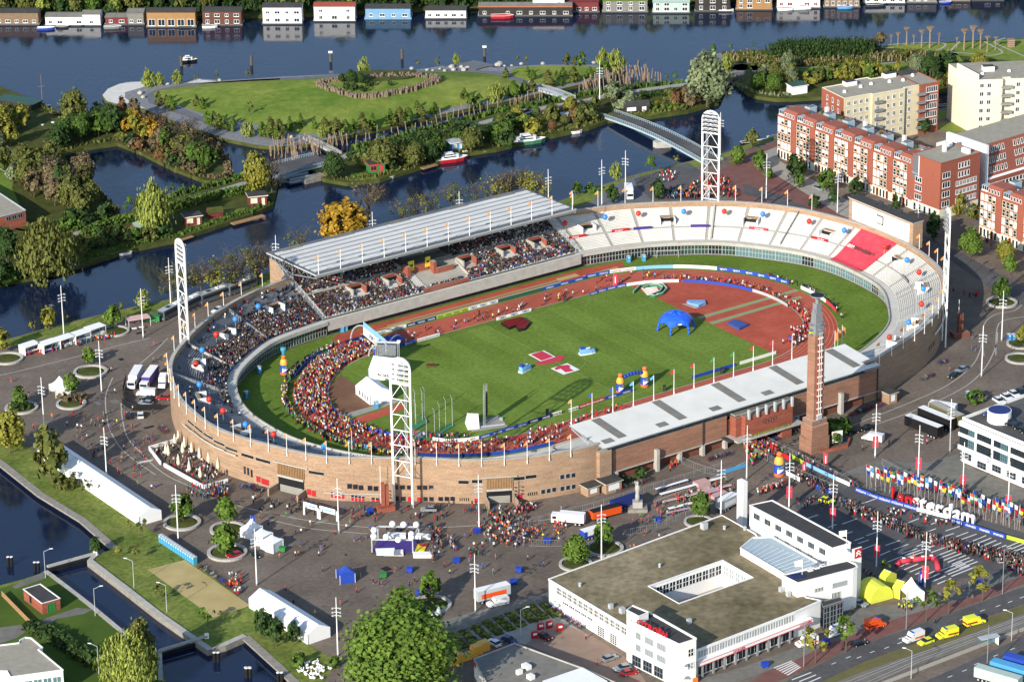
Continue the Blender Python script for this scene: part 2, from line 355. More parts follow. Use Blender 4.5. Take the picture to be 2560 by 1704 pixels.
class Bend:
 def __init__(s,o,l,cx,a0,a1): s.o=polar(o,cx); s.l=polar(l,cx); s.cx=cx; s.a0=a0; s.a1=a1
 def rr(s,T,a):
  if a<=T[0][0]: return T[0][1]
  for p,q in zip(T,T[1:]):
   if a<=q[0]: return p[1]+(q[1]-p[1])*(a-p[0])/max(1e-6,q[0]-p[0])
  return T[-1][1]
 def p(s,a,t=None,off=0,ro=None):
  l=s.rr(s.l,a); o=s.rr(s.o,a); r=l+(o-l)*t+off
  return (s.cx+r*cos(a),r*sin(a))
BR=Bend(OUTR,LIPR,46,-pi/2,pi/2); BL=Bend(OUTL,LIPL,-49,pi/2,3*pi/2)
WH=12.7; NROW=24
def tz(t): return 4.6+6.2*t
def rowt(a,B,i):
 l=B.rr(B.l,a); o=B.rr(B.o,a); f0=3.0/(o-l); f1=1-.9/(o-l); return f0+(f1-f0)*i/NROW
def sp(B,a,t,z,off=0): return S3(*B.p(a,t,off),z)
LEDGE=4.3
RAILS={'R':[46.5,25,-28,-50],'L':[134,153,112,200]}
for B,nm in ((BR,'R'),(BL,'L')):
 N=220; A=[B.a0+(B.a1-B.a0)*i/N for i in range(N+1)]
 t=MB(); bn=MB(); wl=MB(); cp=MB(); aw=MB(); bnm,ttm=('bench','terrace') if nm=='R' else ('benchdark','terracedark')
 for a,b_ in zip(A,A[1:]):
  q=lambda a,t_,z,off=0: sp(B,a,t_,z,off)
  t.poly([q(a,0,3.7),q(b_,0,3.7),q(b_,0,LEDGE+.5),q(a,0,LEDGE+.5)][::-1],'concrete')
  t.poly([q(a,0,LEDGE+.5),q(b_,0,LEDGE+.5),q(b_,0,LEDGE+.5,.35),q(a,0,LEDGE+.5,.35)][::-1],'kerb')
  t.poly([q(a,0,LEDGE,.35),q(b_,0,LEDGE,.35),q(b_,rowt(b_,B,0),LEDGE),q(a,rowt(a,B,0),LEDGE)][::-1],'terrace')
  t.poly([q(a,0,LEDGE,.35),q(b_,0,LEDGE,.35),q(b_,0,LEDGE+.5,.35),q(a,0,LEDGE+.5,.35)],'concrete')
  t.poly([q(a,0,3.7),q(b_,0,3.7),q(b_,0,3.7,1.5),q(a,0,3.7,1.5)],'concrete')
  for i in range(NROW):
   z0=LEDGE+6.6*i/NROW; z1=LEDGE+6.6*(i+1)/NROW
   ra,rb=rowt(a,B,i),rowt(b_,B,i); ra2,rb2=rowt(a,B,i+1),rowt(b_,B,i+1)
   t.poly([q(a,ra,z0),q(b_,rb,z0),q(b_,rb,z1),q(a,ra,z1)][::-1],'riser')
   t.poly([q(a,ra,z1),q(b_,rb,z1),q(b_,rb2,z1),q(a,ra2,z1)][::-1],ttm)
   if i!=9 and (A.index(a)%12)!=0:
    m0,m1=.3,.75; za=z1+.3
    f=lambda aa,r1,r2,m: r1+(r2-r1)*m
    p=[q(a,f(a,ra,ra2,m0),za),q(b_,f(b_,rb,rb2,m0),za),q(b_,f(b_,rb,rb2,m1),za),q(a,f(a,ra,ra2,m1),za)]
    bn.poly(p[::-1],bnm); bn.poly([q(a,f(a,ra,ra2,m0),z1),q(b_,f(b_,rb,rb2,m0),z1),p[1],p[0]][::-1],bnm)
  zt=LEDGE+6.6
  wl.poly([q(a,1,0),q(b_,1,0),q(b_,1,WH),q(a,1,WH)],'brick')
  cp.poly([q(a,1,zt-1,-.9),q(b_,1,zt-1,-.9),q(b_,1,WH,-.9),q(a,1,WH,-.9)][::-1],'brick')
  cp.poly([q(a,1,WH+.12,-1.0),q(b_,1,WH+.12,-1.0),q(b_,1,WH+.12,.12),q(a,1,WH+.12,.12)][::-1],'concrete')
  cp.poly([q(a,1,WH,.12),q(b_,1,WH,.12),q(b_,1,WH+.12,.12),q(a,1,WH+.12,.12)],'concrete')
  cp.poly([q(a,1,WH,-1.0),q(b_,1,WH,-1.0),q(b_,1,WH+.12,-1.0),q(a,1,WH+.12,-1.0)][::-1],'concrete')
  aw.poly([q(a,0,0,1.35),q(b_,0,0,1.35),q(b_,0,3.7,1.35),q(a,0,3.7,1.35)][::-1],'slate')
 for j,n_,lb in ((t,'terrace',None),(bn,'bench_rows',None),(wl,'outer_wall','sandy brown brick outer wall' if nm=='L' else 'shaded brick outer wall'),(cp,'coping',None),(aw,'arcade_wall',None)):
  o=j.make(n_,stad)
  if n_=='bench_rows': o['kind']='stuff'
  if lb: o['label']=lb
 for k,dg in enumerate(RAILS[nm]):
  a=radians(dg); j=MB(); solid=(k==0)
  P=[S3(*B.p(a,rowt(a,B,i)),LEDGE+6.6*i/NROW) for i in range(0,NROW+1,2)]
  for p0,p1 in zip(P,P[1:]):
   if solid: j.bar((p0[0],p0[1],p0[2]+.4),(p1[0],p1[1],p1[2]+.4),.5,1.3,'concrete')
   else:
    j.bar((p0[0],p0[1],p0[2]+1.6),(p1[0],p1[1],p1[2]+1.6),.06,.06,'lightsteel'); j.bar((p0[0],p0[1],p0[2]+.9),(p1[0],p1[1],p1[2]+.9),.06,.9,'steel'); j.bar(p0,(p0[0],p0[1],p0[2]+1.7),.08,.08,'lightsteel')
  j.make('divider_wall' if solid else 'divider_fence',stad)
def arcade_window(glass):
 j=MB(); w,h=4.3,3.0
 j.bx(-w/2,w/2,-.05,.05,.3,.3+h,glass)
 for k in range(5): x=-w/2+w*k/4; j.bx(x-.07,x+.07,-.12,.12,.25,3.4,'kerb')
 for z in (.25,1.9,3.25): j.bx(-w/2-.07,w/2+.07,-.14,.14,z,z+.13,'kerb')
 return j.mesh('window')
AW={}
for B in (BR,BL):
 nb=42
 for i in range(nb):
  a=B.a0+(B.a1-B.a0)*(i+.5)/nb; dg=math.degrees(a)
  g='glass' if (55<dg<100 or i%7==3) else ('glassgreen' if dg>40 else 'glassblue')
  if B is BL: g='glassgreen' if i%3 else 'glass'
  if g not in AW: AW[g]=arcade_window(g)
  p=B.p(a,0,1.2); e=.01; p1=B.p(a+e,0,1.2); p0=B.p(a-e,0,1.2)
  wx=S(*p); d0=S(*p0); d1=S(*p1); rz=atan2(d1[1]-d0[1],d1[0]-d0[0])
  link(AW[g],'window',stad,loc=(wx[0],wx[1],0),rz=rz)
def portal():
 j=MB(); w,d,h=4.4,3.6,2.5
 j.bx(-w/2-.35,-w/2,-d/2,d/2,-.5,h,'whitewall'); j.bx(w/2,w/2+.35,-d/2,d/2,-.5,h,'whitewall'); j.bx(-w/2,w/2,d/2-.35,d/2,-.5,h,'brick','concrete')
 j.bx(-w/2,w/2,-d/2+2.4,d/2-.35,h-.3,h-.02,'brick','brick')
 j.bx(-w/2+.01,w/2-.01,-d/2+.05,d/2-.36,.0,.06,'black'); j.bx(-w/2+.01,w/2-.01,d/2-1.9,d/2-1.8,.07,h-.31,'black')
 return j.mesh('portal')
pm=portal()
for B,L in ((BR,(81.8,59.1,36.2,14,-12,-32,-57,-70)),(BL,(100,120.5,141.5,162.5,185))):
 for dg in L:
  a=radians(dg); i=11; t=rowt(a,B,i); p=S(*B.p(a,t+.09)); z=LEDGE+6.6*i/NROW
  link(pm,'portal',stad,loc=(p[0],p[1],z),rz=a+PH-pi/2)
NU0,NU1=-49,46
n=MB(); nb=MB(); NR=34
def vz(i): return 60.2+(88-60.2)*i/NR, LEDGE+.3+10.2*i/NR
n.poly([S3(NU0,57.3,LEDGE),S3(NU1,57.3,LEDGE),S3(NU1,60.2,LEDGE),S3(NU0,60.2,LEDGE)],'terrace')
for vv,z0,z1 in ((57.3,1.7,LEDGE+.5),): n.poly([S3(NU0,vv,z0),S3(NU1,vv,z0),S3(NU1,vv,z1),S3(NU0,vv,z1)],'concrete')
n.poly([S3(NU0,57.3,LEDGE+.5),S3(NU1,57.3,LEDGE+.5),S3(NU1,57.7,LEDGE+.5),S3(NU0,57.7,LEDGE+.5)],'kerb')
n.poly([S3(NU0,57.7,LEDGE),S3(NU1,57.7,LEDGE),S3(NU1,57.7,LEDGE+.5),S3(NU0,57.7,LEDGE+.5)][::-1],'concrete')
n.poly([S3(NU0,58.6,0),S3(NU1,58.6,0),S3(NU1,58.6,3.6),S3(NU0,58.6,3.6)],'darksteel')
for i in range(NR):
 v0,z0=vz(i); v1,z1=vz(i+1)
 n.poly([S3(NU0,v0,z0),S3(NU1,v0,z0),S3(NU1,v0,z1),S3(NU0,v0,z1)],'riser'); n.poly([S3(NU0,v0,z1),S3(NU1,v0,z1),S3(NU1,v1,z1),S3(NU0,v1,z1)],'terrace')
 for k in range(12):
  u0=NU0+1+(NU1-NU0-2)*k/12; u1=u0+(NU1-NU0-2)/12-1
  if i in (12,13) or (-14<u0<8): continue
  nb.poly([S3(u0,v0+.25,z1+.35),S3(u1,v0+.25,z1+.35),S3(u1,v0+.6,z1+.35),S3(u0,v0+.6,z1+.35)],'bench'); nb.poly([S3(u0,v0+.25,z1),S3(u1,v0+.25,z1),S3(u1,v0+.25,z1+.35),S3(u0,v0+.25,z1+.35)],'bench')
n.make('north_terrace',stad); nb.make('bench_rows',stad)['kind']='stuff'
n=MB()
n.prism([S(NU0,88),S(NU1,88),S(NU1,89),S(NU0,89)],0,15.6,'brickdark','concrete')
for u,m in ((NU0-.6,'brick'),(NU1,'brick')):
 pr=[(76.5,0),(89,0),(89,15.8),(86,15.8),(76.5,9.6)]
 A=[S3(u,v,z) for v,z in pr]; B_=[S3(u+.6,v,z) for v,z in pr]
 n.poly(A[::-1],m); n.poly(B_,m)
 for i in range(len(pr)):
  k=(i+1)%len(pr); n.poly([A[i],A[k],B_[k],B_[i]],'concrete')
n.make('back_wall',stad)
n=MB()
def sbox(j,u0,u1,v0,v1,z0,z1,m,top=None): j.prism([S(u0,v0),S(u1,v0),S(u1,v1),S(u0,v1)],z0,z1,m,top)
sbox(n,-13,-4.5,68.8,69.3,6,10.6,'brickred','concrete'); sbox(n,-13.4,-12.2,67,69.8,5,11.2,'brickred','concrete'); sbox(n,-4,-2.9,66.5,69.8,5,11.0,'brickred','concrete')
sbox(n,-2.9,3.4,66.2,66.8,5,8.8,'brickred','concrete'); sbox(n,-17,-13.6,66.2,66.8,5,8.4,'brickred','concrete')
sbox(n,-13,5,70,82,10.2,10.4,'riser'); sbox(n,-13,5,81.5,82,10.4,14.6,'darksteel'); sbox(n,-13,-12.7,71,82,10.4,14.6,'darksteel'); sbox(n,4.7,5,71,82,10.4,14.6,'darksteel'); sbox(n,-9,2,73,81,13.3,13.5,'steel')
sbox(n,-12,5,60.6,63.9,4.4,5.1,'brickred'); sbox(n,-12,5,60.2,60.6,4.4,5.9,'brickred','concrete')
n.make('vip_box',stad,label='red brick box for guests in the middle of the north stand')
for u0,u1 in ((-12,-9.9),(-5.7,-3.9)):
 n=MB(); sbox(n,u0,u1,68.55,68.75,9.0,12.3,'yellow'); sbox(n,u0+.4,u1-.4,68.5,68.54,10.4,11.1,'darksteel')
 n.make('banner',label='%s yellow green banner over the brick box of the north stand'%('left' if u0<-8 else 'right'),cat='banner')
for u in (-32,-19,9,24,36):
 n=MB(); sbox(n,u-2.6,u-2.2,65.4,69.8,5.4,9.2,'concrete'); sbox(n,u+2.2,u+2.6,65.4,69.8,5.4,9.2,'brickred','concrete'); sbox(n,u-2.2,u+2.2,69.4,69.8,5.4,9.4,'brickred','concrete'); sbox(n,u-2.2,u+2.2,65.6,69.4,5.4,6.3,'black'); sbox(n,u-2.2,u+2.2,68,68.1,6.3,9,'black'); sbox(n,u-2.2,u+2.2,68.1,69.4,8.9,9.2,'brickred','brickred')
 n.make('portal',stad)
for u in (-40,-25,-14,6,16,30):
 n=MB(); P=[S3(u,*vz(i)) for i in (0,11)]; n.bar((P[0][0],P[0][1],P[0][2]+.5),(P[1][0],P[1][1],P[1][2]+.5),.3,.9,'concrete'); n.make('aisle_wall',stad)
n=MB()
for i in range(0,40):
 u=NU0+1+i*2.4
 n.prism([S(u,58.4),S(u+1.9,58.4),S(u+1.9,58.5),S(u,58.5)],.3,1.6,'glass')
n.make('window_strip',stad)
for u in (NU0,NU1):
 n=MB()
 for i in range(0,NR-4,3):
  v0,z0=vz(i); v1,z1=vz(i+3); p0=S3(u,v0,z0);p1=S3(u,v1,z1)
  for h in (.7,1.5,2.3): n.bar((p0[0],p0[1],p0[2]+h),(p1[0],p1[1],p1[2]+h),.08,.08,'lightsteel')
  n.bar(p0,(p0[0],p0[1],p0[2]+2.4),.12,.12,'lightsteel'); n.bar((p0[0],p0[1],p0[2]+2.3),(p1[0],p1[1],p1[2]+.2),.06,.06,'lightsteel')
  n.bar((p0[0],p0[1],p0[2]+.1),(p1[0],p1[1],p1[2]+.1),.8,.35,'concrete')
 n.make('divider_fence',stad)
mat('roofpanel','#dedbd2',.7,col2='#cfccc4',scale=.1,detail=4,metal=.0)
RU0,RU1,RV0,RV1=-49.7,47.7,62,90.5
def rz_(v): return 18.6-(v-62)/28.5*1.2
rf=MB(); 
for a_,b_ in (((RU0,RU1),(RV0,RV1)),):
 P=[(RU0,RV0),(RU1,RV0),(RU1,RV1),(RU0,RV1)]
 top=[S3(u,v,rz_(v)) for u,v in P]; bo=[S3(u,v,rz_(v)-.5) for u,v in P]
 rf.poly(top,'slate'); rf.poly(bo[::-1],'darksteel')
 for i in range(4): k=(i+1)%4; rf.poly([bo[i],bo[k],top[k],top[i]],'lightsteel')
roof=rf.make('roof_deck',stad)
NS=7
for i in range(NS):
 v0=RV0+2.2+(RV1-RV0-4.2)*i/NS; v1=v0+(RV1-RV0-4.2)/NS-1.0
 cuts=[RU0+1,RU0+6.5,-8,41.5,RU1-1] if i<NS else []
 for u0,u1 in zip(cuts,cuts[1:]):
  pn=MB(); z=lambda v: rz_(v)+.1
  nr=max(2,int((u1-u0)/3))
  A=[S3(u0+.15,v0,z(v0)+.18),S3(u1-.15,v0,z(v0)+.18),S3(u1-.15,v1,z(v1)+.18),S3(u0+.15,v1,z(v1)+.18)]; Bm=[(p[0],p[1],p[2]-.25) for p in A]
  pn.poly(A,'roofpanel')
  for a in range(4): b_=(a+1)%4; pn.poly([Bm[a],Bm[b_],A[b_],A[a]],'lightsteel')
  pn.make('roof_panel',stad)
tr=MB()
for k in range(11):
 u=RU0+.4+(RU1-RU0-.8)*k/10
 for (v0,dz0),(v1,dz1) in (((62,-1.3),(76,-3.6)),((76,-3.6),(89,-1.6))):
  tr.bar(S3(u,v0,rz_(v0)+dz0),S3(u,v1,rz_(v1)+dz1),.3,.3,'steel')
 vs=[62+2.3*i for i in range(13)]
 for i,(a,b_) in enumerate(zip(vs,vs[1:])):
  d=lambda v: -1.3-2.3*max(0,1-abs(v-76)/14)
  if i%2: tr.bar(S3(u,a,rz_(a)-.4),S3(u,b_,rz_(b_)+d(b_)),.14,.14,'steel')
  else: tr.bar(S3(u,a,rz_(a)+d(a)),S3(u,b_,rz_(b_)-.4),.14,.14,'steel')
 tr.bar(S3(u,76,9.5),S3(u,76,rz_(76)-.5),.4,.4,'steel')
 if k%2==0: tr.bar(S3(u,88.2,15),S3(u,88.2,rz_(88)),.3,.3,'steel')
for v in (62.3,69,76,83): tr.bar(S3(RU0,v,rz_(v)-.9),S3(RU1,v,rz_(v)-.9),.25,.6,'steel')
tr.make('roof_truss',stad)
for u0 in (-46,-27,-6,16,34):
 n=MB(); n.poly([S3(u0,87.0,rz_(87)+.35),S3(u0+7.5,87.0,rz_(87)+.35),S3(u0+7.5,89.6,rz_(90)+.35),S3(u0,89.6,rz_(90)+.35)],'roofgrey'); n.make('roof_hatch',stad)
s=MB(); NU=-49.5; SU=50.5
s.poly([S3(NU,-58.3,LEDGE),S3(SU,-58.3,LEDGE),S3(SU,-61,LEDGE),S3(NU,-61,LEDGE)][::-1],'terrace')
s.poly([S3(NU,-58.3,0),S3(SU,-58.3,0),S3(SU,-58.3,LEDGE+.6),S3(NU,-58.3,LEDGE+.6)][::-1],'concrete')
for i in range(16):
 v0=-61-1.1*i; v1=v0-1.1; z=LEDGE+.27*(i+1)
 s.poly([S3(NU,v0,z-.27),S3(SU,v0,z-.27),S3(SU,v0,z),S3(NU,v0,z)][::-1],'riser'); s.poly([S3(NU,v0,z),S3(SU,v0,z),S3(SU,v1,z),S3(NU,v1,z)][::-1],'terrace')
s.make('south_terrace',stad)
s=MB()
def svbox(u0,u1,v0,v1,z0,z1,m,top=None,j=None): sbox(j or s,u0,u1,v0,v1,z0,z1,m,top)
svbox(NU+3.8,-5,-80,-79,3.3,9.6,'brickmid','concrete'); svbox(12,SU,-80,-79,3.3,9.6,'brickmid','concrete')
svbox(-5,12,-79.6,-79,3.3,8.0,'brickdark','concrete')
svbox(NU,SU,-78.9,-78.2,0,3.3,'brickdark'); svbox(NU+3.8,SU,-80.3,-79.9,3.0,3.28,'concrete')
svbox(NU-.2,NU+3.8,-81,-78.5,0,10.6,'brick','concrete')
s.make('south_wall',stad,label='long brick wall of the south stand facing the square')
for u in [-44,-30,-22,-14,-6,20,28,36]:
 j=MB(); svbox(u,u+.9,-80.6,-79.2,0,3.0,'concrete',None,j); j.make('column',stad)
for u in (-30.5,35.5):
 j=MB(); svbox(u,u+1.0,-81.4,-80.1,0,6.4,'concrete',None,j); j.make('pier',stad)
for u in (-45.2,-13.6,13.5,49.9):
 j=MB(); svbox(u,u+.25,-80.35,-80.05,.2,10.2,'darksteel',None,j); j.make('downpipe',stad)
j=MB()
svbox(-2,15,-84.5,-80.1,3.8,10.0,'brickred','roofgrey',j); svbox(-4,-2.1,-82.8,-80.1,3.8,9.6,'brickred','roofgrey',j)
svbox(-5.5,18,-85.7,-80.1,3.3,3.75,'concrete','concrete',j); svbox(-7.2,-4,-84,-80.4,3.4,3.7,'roofdark','roofdark',j)
svbox(-4,16.5,-82.4,-80.2,10.05,10.3,'concrete','roofgrey',j)
svbox(-1,2,-84.8,-82.6,0,3.3,'brickred',None,j); svbox(11,14.5,-84.8,-82.6,0,3.3,'brickred',None,j); svbox(2.2,10.8,-81.5,-80.2,0,3.3,'black',None,j)
ent=j.make('entrance_building',stad,label='projecting brick entrance with canopy below the south roof')
for k in range(6):
 j=MB(); u=-1.2+k*3.1; svbox(u,u+.5,-85.1,-84.3,9.2,12.0,'lightsteel',None,j); j.make('fin',ent)
j=MB()
for k in range(5):
 cx=4.8+k*.95; cz=7.2-(.5 if k%2 else 0); seg=[S3(cx+.55*cos(2*pi*i/14),-84.56,cz+.55*sin(2*pi*i/14)) for i in range(15)]
 j.path(seg,.07,'darksteel',4)
j.make('ring_emblem',ent)
j=MB()
for i in range(60): 
 u=R.uniform(-1,14); j.ball((*S(u,-84.95),3.95),R.uniform(.2,.38),'grass2',5,3)
j.make('planting',ent)
def sz_(v): return 12.0+(v+81.6)/16*1.4
SRU0,SRU1,SRV0,SRV1=-49.0,49.6,-66,-81.8
j=MB(); P=[(SRU0,SRV1),(SRU1,SRV1),(SRU1,SRV0),(SRU0,SRV0)]
mat('roofwhite','#e2dfd6',.85,col2='#d3d0c6',scale=.12,detail=8)
top=[S3(u,v,sz_(v)) for u,v in P]; bo=[S3(u,v,sz_(v)-.35) for u,v in P]; j.poly(top,'roofwhite'); j.poly(bo[::-1],'darksteel')
for i in range(4): k=(i+1)%4; j.poly([bo[i],bo[k],top[k],top[i]],'steel')
j.make('roof_deck',stad)
def roofpatch(name,u0,u1,v0,v1,m,h=.04):
 j=MB(); j.poly([S3(u,v,sz_(v)+h) for u,v in ((u0,v1),(u1,v1),(u1,v0),(u0,v0))],m); j.make(name,stad)
for k in range(5):
 u=-42+k*20.9; roofpatch('dark_roof_strip',u,u+2.9,-66.6,-79.2,'roofgrey',.06)
for k in range(6):
 u=-47+k*18.6; roofpatch('skylight',u,u+3.4,-77.6,-79.9,'roofgrey',.05)
j=MB()
for k in range(11):
 u=SRU0+.5+k*9.8; j.bar(S3(u,-66.5,sz_(-66)-1),S3(u,-79,9.6),.25,.25,'lightsteel'); j.bar(S3(u,-66.5,sz_(-66)-.5),S3(u,-79,sz_(-79)-.4),.2,.2,'lightsteel'); j.bar(S3(u,-74,7.6),S3(u,-74,sz_(-74)-.4),.25,.25,'lightsteel'); j.bar(S3(u,-70,sz_(-70)-.4),S3(u,-74,10.6),.12,.12,'lightsteel')
j.make('roof_truss',stad)
for u0,u1,v0,v1,z in ((-51,-45,-85.5,-80.5,3.2),(-56,-51.4,-84,-80,2.8),(50.8,54.6,-84.5,-80.5,3.4)):
 j=MB(); svbox(u0+.4,u1-.4,v0+.4,v1-.2,0,z-.3,'brick',None,j); svbox(u0,u1,v0,v1,z-.3,z,'concrete','roofdark',j); svbox(u0+1.2,u1-1.2,v0+.33,v0+.38,.8,z-.6,'white',None,j); j.make('ticket_lodge',stad)
sb=thing('scoreboard','long white panelled scoreboard block with clock face on brick piers above the right terrace','scoreboard')
j=MB(); svbox(120.6,124.6,-15.2,15.2,11,19.8,'brick','roofdark',j); svbox(120.2,124.8,-15.4,15.4,19.8,20.1,'concrete','roofdark',j); j.make('body',sb)
for k in range(15):
 for r in range(4):
  j=MB(); v=-13.6+k*1.8; svbox(120.42,120.58,v,v+1.76,13.2+r*1.5,13.2+r*1.5+1.46,'white',None,j); j.make('panel',sb)
j=MB(); svbox(120.3,120.41,-1.6,1.6,15.2,18.2,'darksteel',None,j); svbox(120.2,120.29,-1.2,1.2,15.6,17.8,'white',None,j); j.make('clock_frame',sb)
for v in (-7,-2,2): 
 j=MB(); j.bar(S3(122.5,v,20),S3(122.5,v,22),.15,.15,'darksteel'); j.bar(S3(122.5,v-.8,21.6),S3(122.5,v+.8,21.6),.6,.5,'darksteel'); j.make('lamp',sb)
def wallrect(B,d0,d1,z0,z1,m,off=.06,name='window',parent=None,dep=.12,label=None,n=None):
 n=n or max(1,int((d1-d0)/1.2)); j=MB()
 for i in range(n):
  a=radians(d0+(d1-d0)*i/n); b_=radians(d0+(d1-d0)*(i+1)/n)
  j.poly([sp(B,a,1,z0,off),sp(B,b_,1,z0,off),sp(B,b_,1,z1,off),sp(B,a,1,z1,off)],m)
  j.poly([sp(B,a,1,z1,off-dep),sp(B,b_,1,z1,off-dep),sp(B,b_,1,z1,off),sp(B,a,1,z1,off)][::-1],m)
 a=radians(d0); j.poly([sp(B,a,1,z0,off-dep),sp(B,a,1,z0,off),sp(B,a,1,z1,off),sp(B,a,1,z1,off-dep)],m)
 a=radians(d1); j.poly([sp(B,a,1,z0,off),sp(B,a,1,z0,off-dep),sp(B,a,1,z1,off-dep),sp(B,a,1,z1,off)],m)
 o=j.make(name,parent or stad)
 if label: o['label']=label
 return o
ORD='first second third fourth fifth sixth seventh eighth ninth tenth eleventh twelfth thirteenth fourteenth fifteenth sixteenth seventeenth eighteenth nineteenth twentieth'.split()
# ================= field, track and what stands on them =================
HALF=40.4
def caps(r,n=40):
 P=[]
 for i in range(n+1): a=-pi/2+pi*i/n; P.append((HALF+r*cos(a),r*sin(a)))
 for i in range(n+1): a=pi/2+pi*i/n; P.append((-HALF+r*cos(a),r*sin(a)))
 return P
def uvring(r0,r1,z,m,name):
 j=MB(); A=caps(r0);B_=caps(r1);n=len(A)
 for i in range(n):
  k=(i+1)%n; j.poly([S3(*A[i],z),S3(*B_[i],z),S3(*B_[k],z),S3(*A[k],z)],m)
 return j.make(name,kind='structure')
inner=[S(*BR.p(radians(a),0,.9)) for a in range(-90,91,5)]+[S(*BL.p(radians(a),0,.9)) for a in range(90,271,5)]
j=MB(); j.prism(inner,.0,.02,'turf2','turf2'); j.make('stadium_grass',kind='structure')
uvring(37.9,48.3,.06,'track','running_track')
j=MB()
for i in range(9):
 r=38.1+1.25*i; A=caps(r); j.strip([S(*p) for p in A],.16 if i else .3,.075,'linepaint' if i else 'kerb',True)
mat('lane','#c08a78',.9,var=.05)
j.ms=[_M['kerb'],_M['lane']]; j.make('lane_lines',kind='stuff')
sheet('run_up_area',[(-44,49.5),(42,49.5),(48,51),(58,50.5),(60,54.5),(46,57),(-46,57),(-50,54)],'track2',.05,True)
mat('olive','#8b8d68',.95,col2='#7f9a6c',scale=.2); mat('greenrun','#7f9f78',.95,col2='#8fae86',scale=.2)
sheet('run_up_strip',[(-22,50.2),(34,50.2),(34,52.2),(-22,52.2)],'greenrun',.075,True)
sheet('run_up_strip',[(-30,53.2),(40,53.2),(40,54),(-30,54)],'olive',.075,True)
sheet('sand_pit',[(-44,50.1),(-22.3,50.1),(-22.3,52.9),(-44,52.9)],'sand',.08,True)
sheet('sand_pit',[(34.3,52.6),(42,52.6),(42,55),(34.3,55)],'sand',.08,True)
sheet('sand_pit',[(42.5,50.2),(56,50.2),(56,52),(42.5,52)],'sand',.08,True)
sheet('outer_red_strip',[(-42,-48.4),(48,-48.4),(48,-57),(-20,-57),(-42,-53)],'track2',.05,True)
sheet('outer_green_strip',[(-38,-49.6),(48,-49.6),(48,-51),(-38,-51)],'greenrun',.075,True)
mat('pitch','#5c7029',.95,col2='#6c8236',scale=.05,detail=8,spec=.1,fine=((.9,.14),(.02,.1)))
sheet('pitch_grass',[(-62,-37.7),(49.2,-37.7),(49.2,37.7),(-62,37.7)],'pitch',.05,True)
mat('mown','#61762c',.95,col2='#71873a',scale=.05,detail=8,spec=.1,fine=((.9,.14),))
for k in range(7): sheet('mown_band',[(-58+k*15,-36),(-50.5+k*15,-36),(-50.5+k*15,36),(-58+k*15,36)],'mown',.062,True)
j=MB(); P=[(HALF+37.8*cos(radians(a)),37.8*sin(radians(a))) for a in range(-76,77,4)]
j.prism([S(*p) for p in P],.03,.06,'track2','track2'); j.make('red_end_zone',kind='structure')
P=[(-HALF+37.8*cos(radians(a)),37.8*sin(radians(a))) for a in range(126,235,4)]
j=MB(); j.prism([S(*p) for p in P],.03,.05,'pitch','pitch'); j.make('left_end_grass',kind='structure')
sheet('clay_area',[(829,958),(851,938),(893,963),(930,990),(952,1014),(927,1028),(866,1037),(846,1020),(829,1000),(821,978)],'brownclay',.085)
sheet('red_run_up',[(878,1048),(1000,1008),(1016,1020),(896,1062)],'track2',.09)
sheet('paved_strip',[(858,1036),(990,998),(1000,1004),(872,1046)],'pave',.1)
sheet('red_patch',[(816,868),(890,835),(925,840),(912,850),(828,884)],'track2',.09)
for A,B_ in (((1741,793),(1990,723)),((1773,806),(2000,740))):
 sheet('olive_strip',[A,B_,(B_[0]+8,B_[1]+4),(A[0]+9,A[1]+5)],'olive',.085)
mat('pitchline','#8c9a5c',.95,var=.1)
j=MB()
def uvl(L,closed=False,w=.14): j.strip([S(*p) for p in L],w,.085,'pitchline',closed)
uvl([(-58,-34),(45.5,-34),(45.5,34),(-58,34)],True); uvl([(-6,-34),(-6,34)])
uvl([(-6+9.2*cos(t/20*2*pi),9.2*sin(t/20*2*pi)) for t in range(20)],True)
uvl([(45.5,-20.5),(29,-20.5),(29,20.5),(45.5,20.5)]); uvl([(45.5,-9),(40,-9),(40,9),(45.5,9)]); uvl([(-58,-20.5),(-41.5,-20.5),(-41.5,20.5),(-58,20.5)])
j.make('pitch_lines',kind='stuff')
mat('navy','#1b2d6b',.5,var=.06); mat('boardblue','#2a49a5',.5,var=.06); mat('lime','#a8bf3a',.6,var=.05); mat('skyblue','#7fb2dd',.5,var=.05); mat('tealgreen','#35564c',.6,var=.05)
def along(P,s):
 for a,b_ in zip(P,P[1:]):
  l=hypot(b_[0]-a[0],b_[1]-a[1])
  if s<=l: t=s/l; return (a[0]+(b_[0]-a[0])*t,a[1]+(b_[1]-a[1])*t,atan2(b_[1]-a[1],b_[0]-a[0]))
  s-=l
 a,b_=P[-2],P[-1]; return (*b_,atan2(b_[1]-a[1],b_[0]-a[0]))
def plen(P): return sum(hypot(b_[0]-a[0],b_[1]-a[1]) for a,b_ in zip(P,P[1:]))
def board(P,m,label,text=None,tc='white',n=1,h=1.0,z=.1,cat='advertising board',group=None):
 root=thing('advertising_board',label,cat,(P[0][0],P[0][1],0),group=group)
 Q=[(a-P[0][0],b_-P[0][1]) for a,b_ in P]
 if Q[0][0]>Q[-1][0]: Q=Q[::-1]
 j=MB(); j.wall(Q,z,z+h,.12,m); j.make('panel',root)
 if text:
  L=plen(Q)
  for k in range(n):
   x,y,a=along(Q,L*(k+.5)/n); ox,oy=sin(a)*.09,-cos(a)*.09
   text_mesh(text,h*.95,.008,tc,'lettering',root,.006,(x+ox,y+oy,z+h*.2),(pi/2,0,a))
 return root
def ring_pts(r,a0,a1,side=1,n=14): return [S(side*HALF+r*cos(radians(a0+(a1-a0)*i/n)),r*sin(radians(a0+(a1-a0)*i/n))) for i in range(n+1)]
def str_pts(v,u0,u1): return [S(u0,v),S(u1,v)]
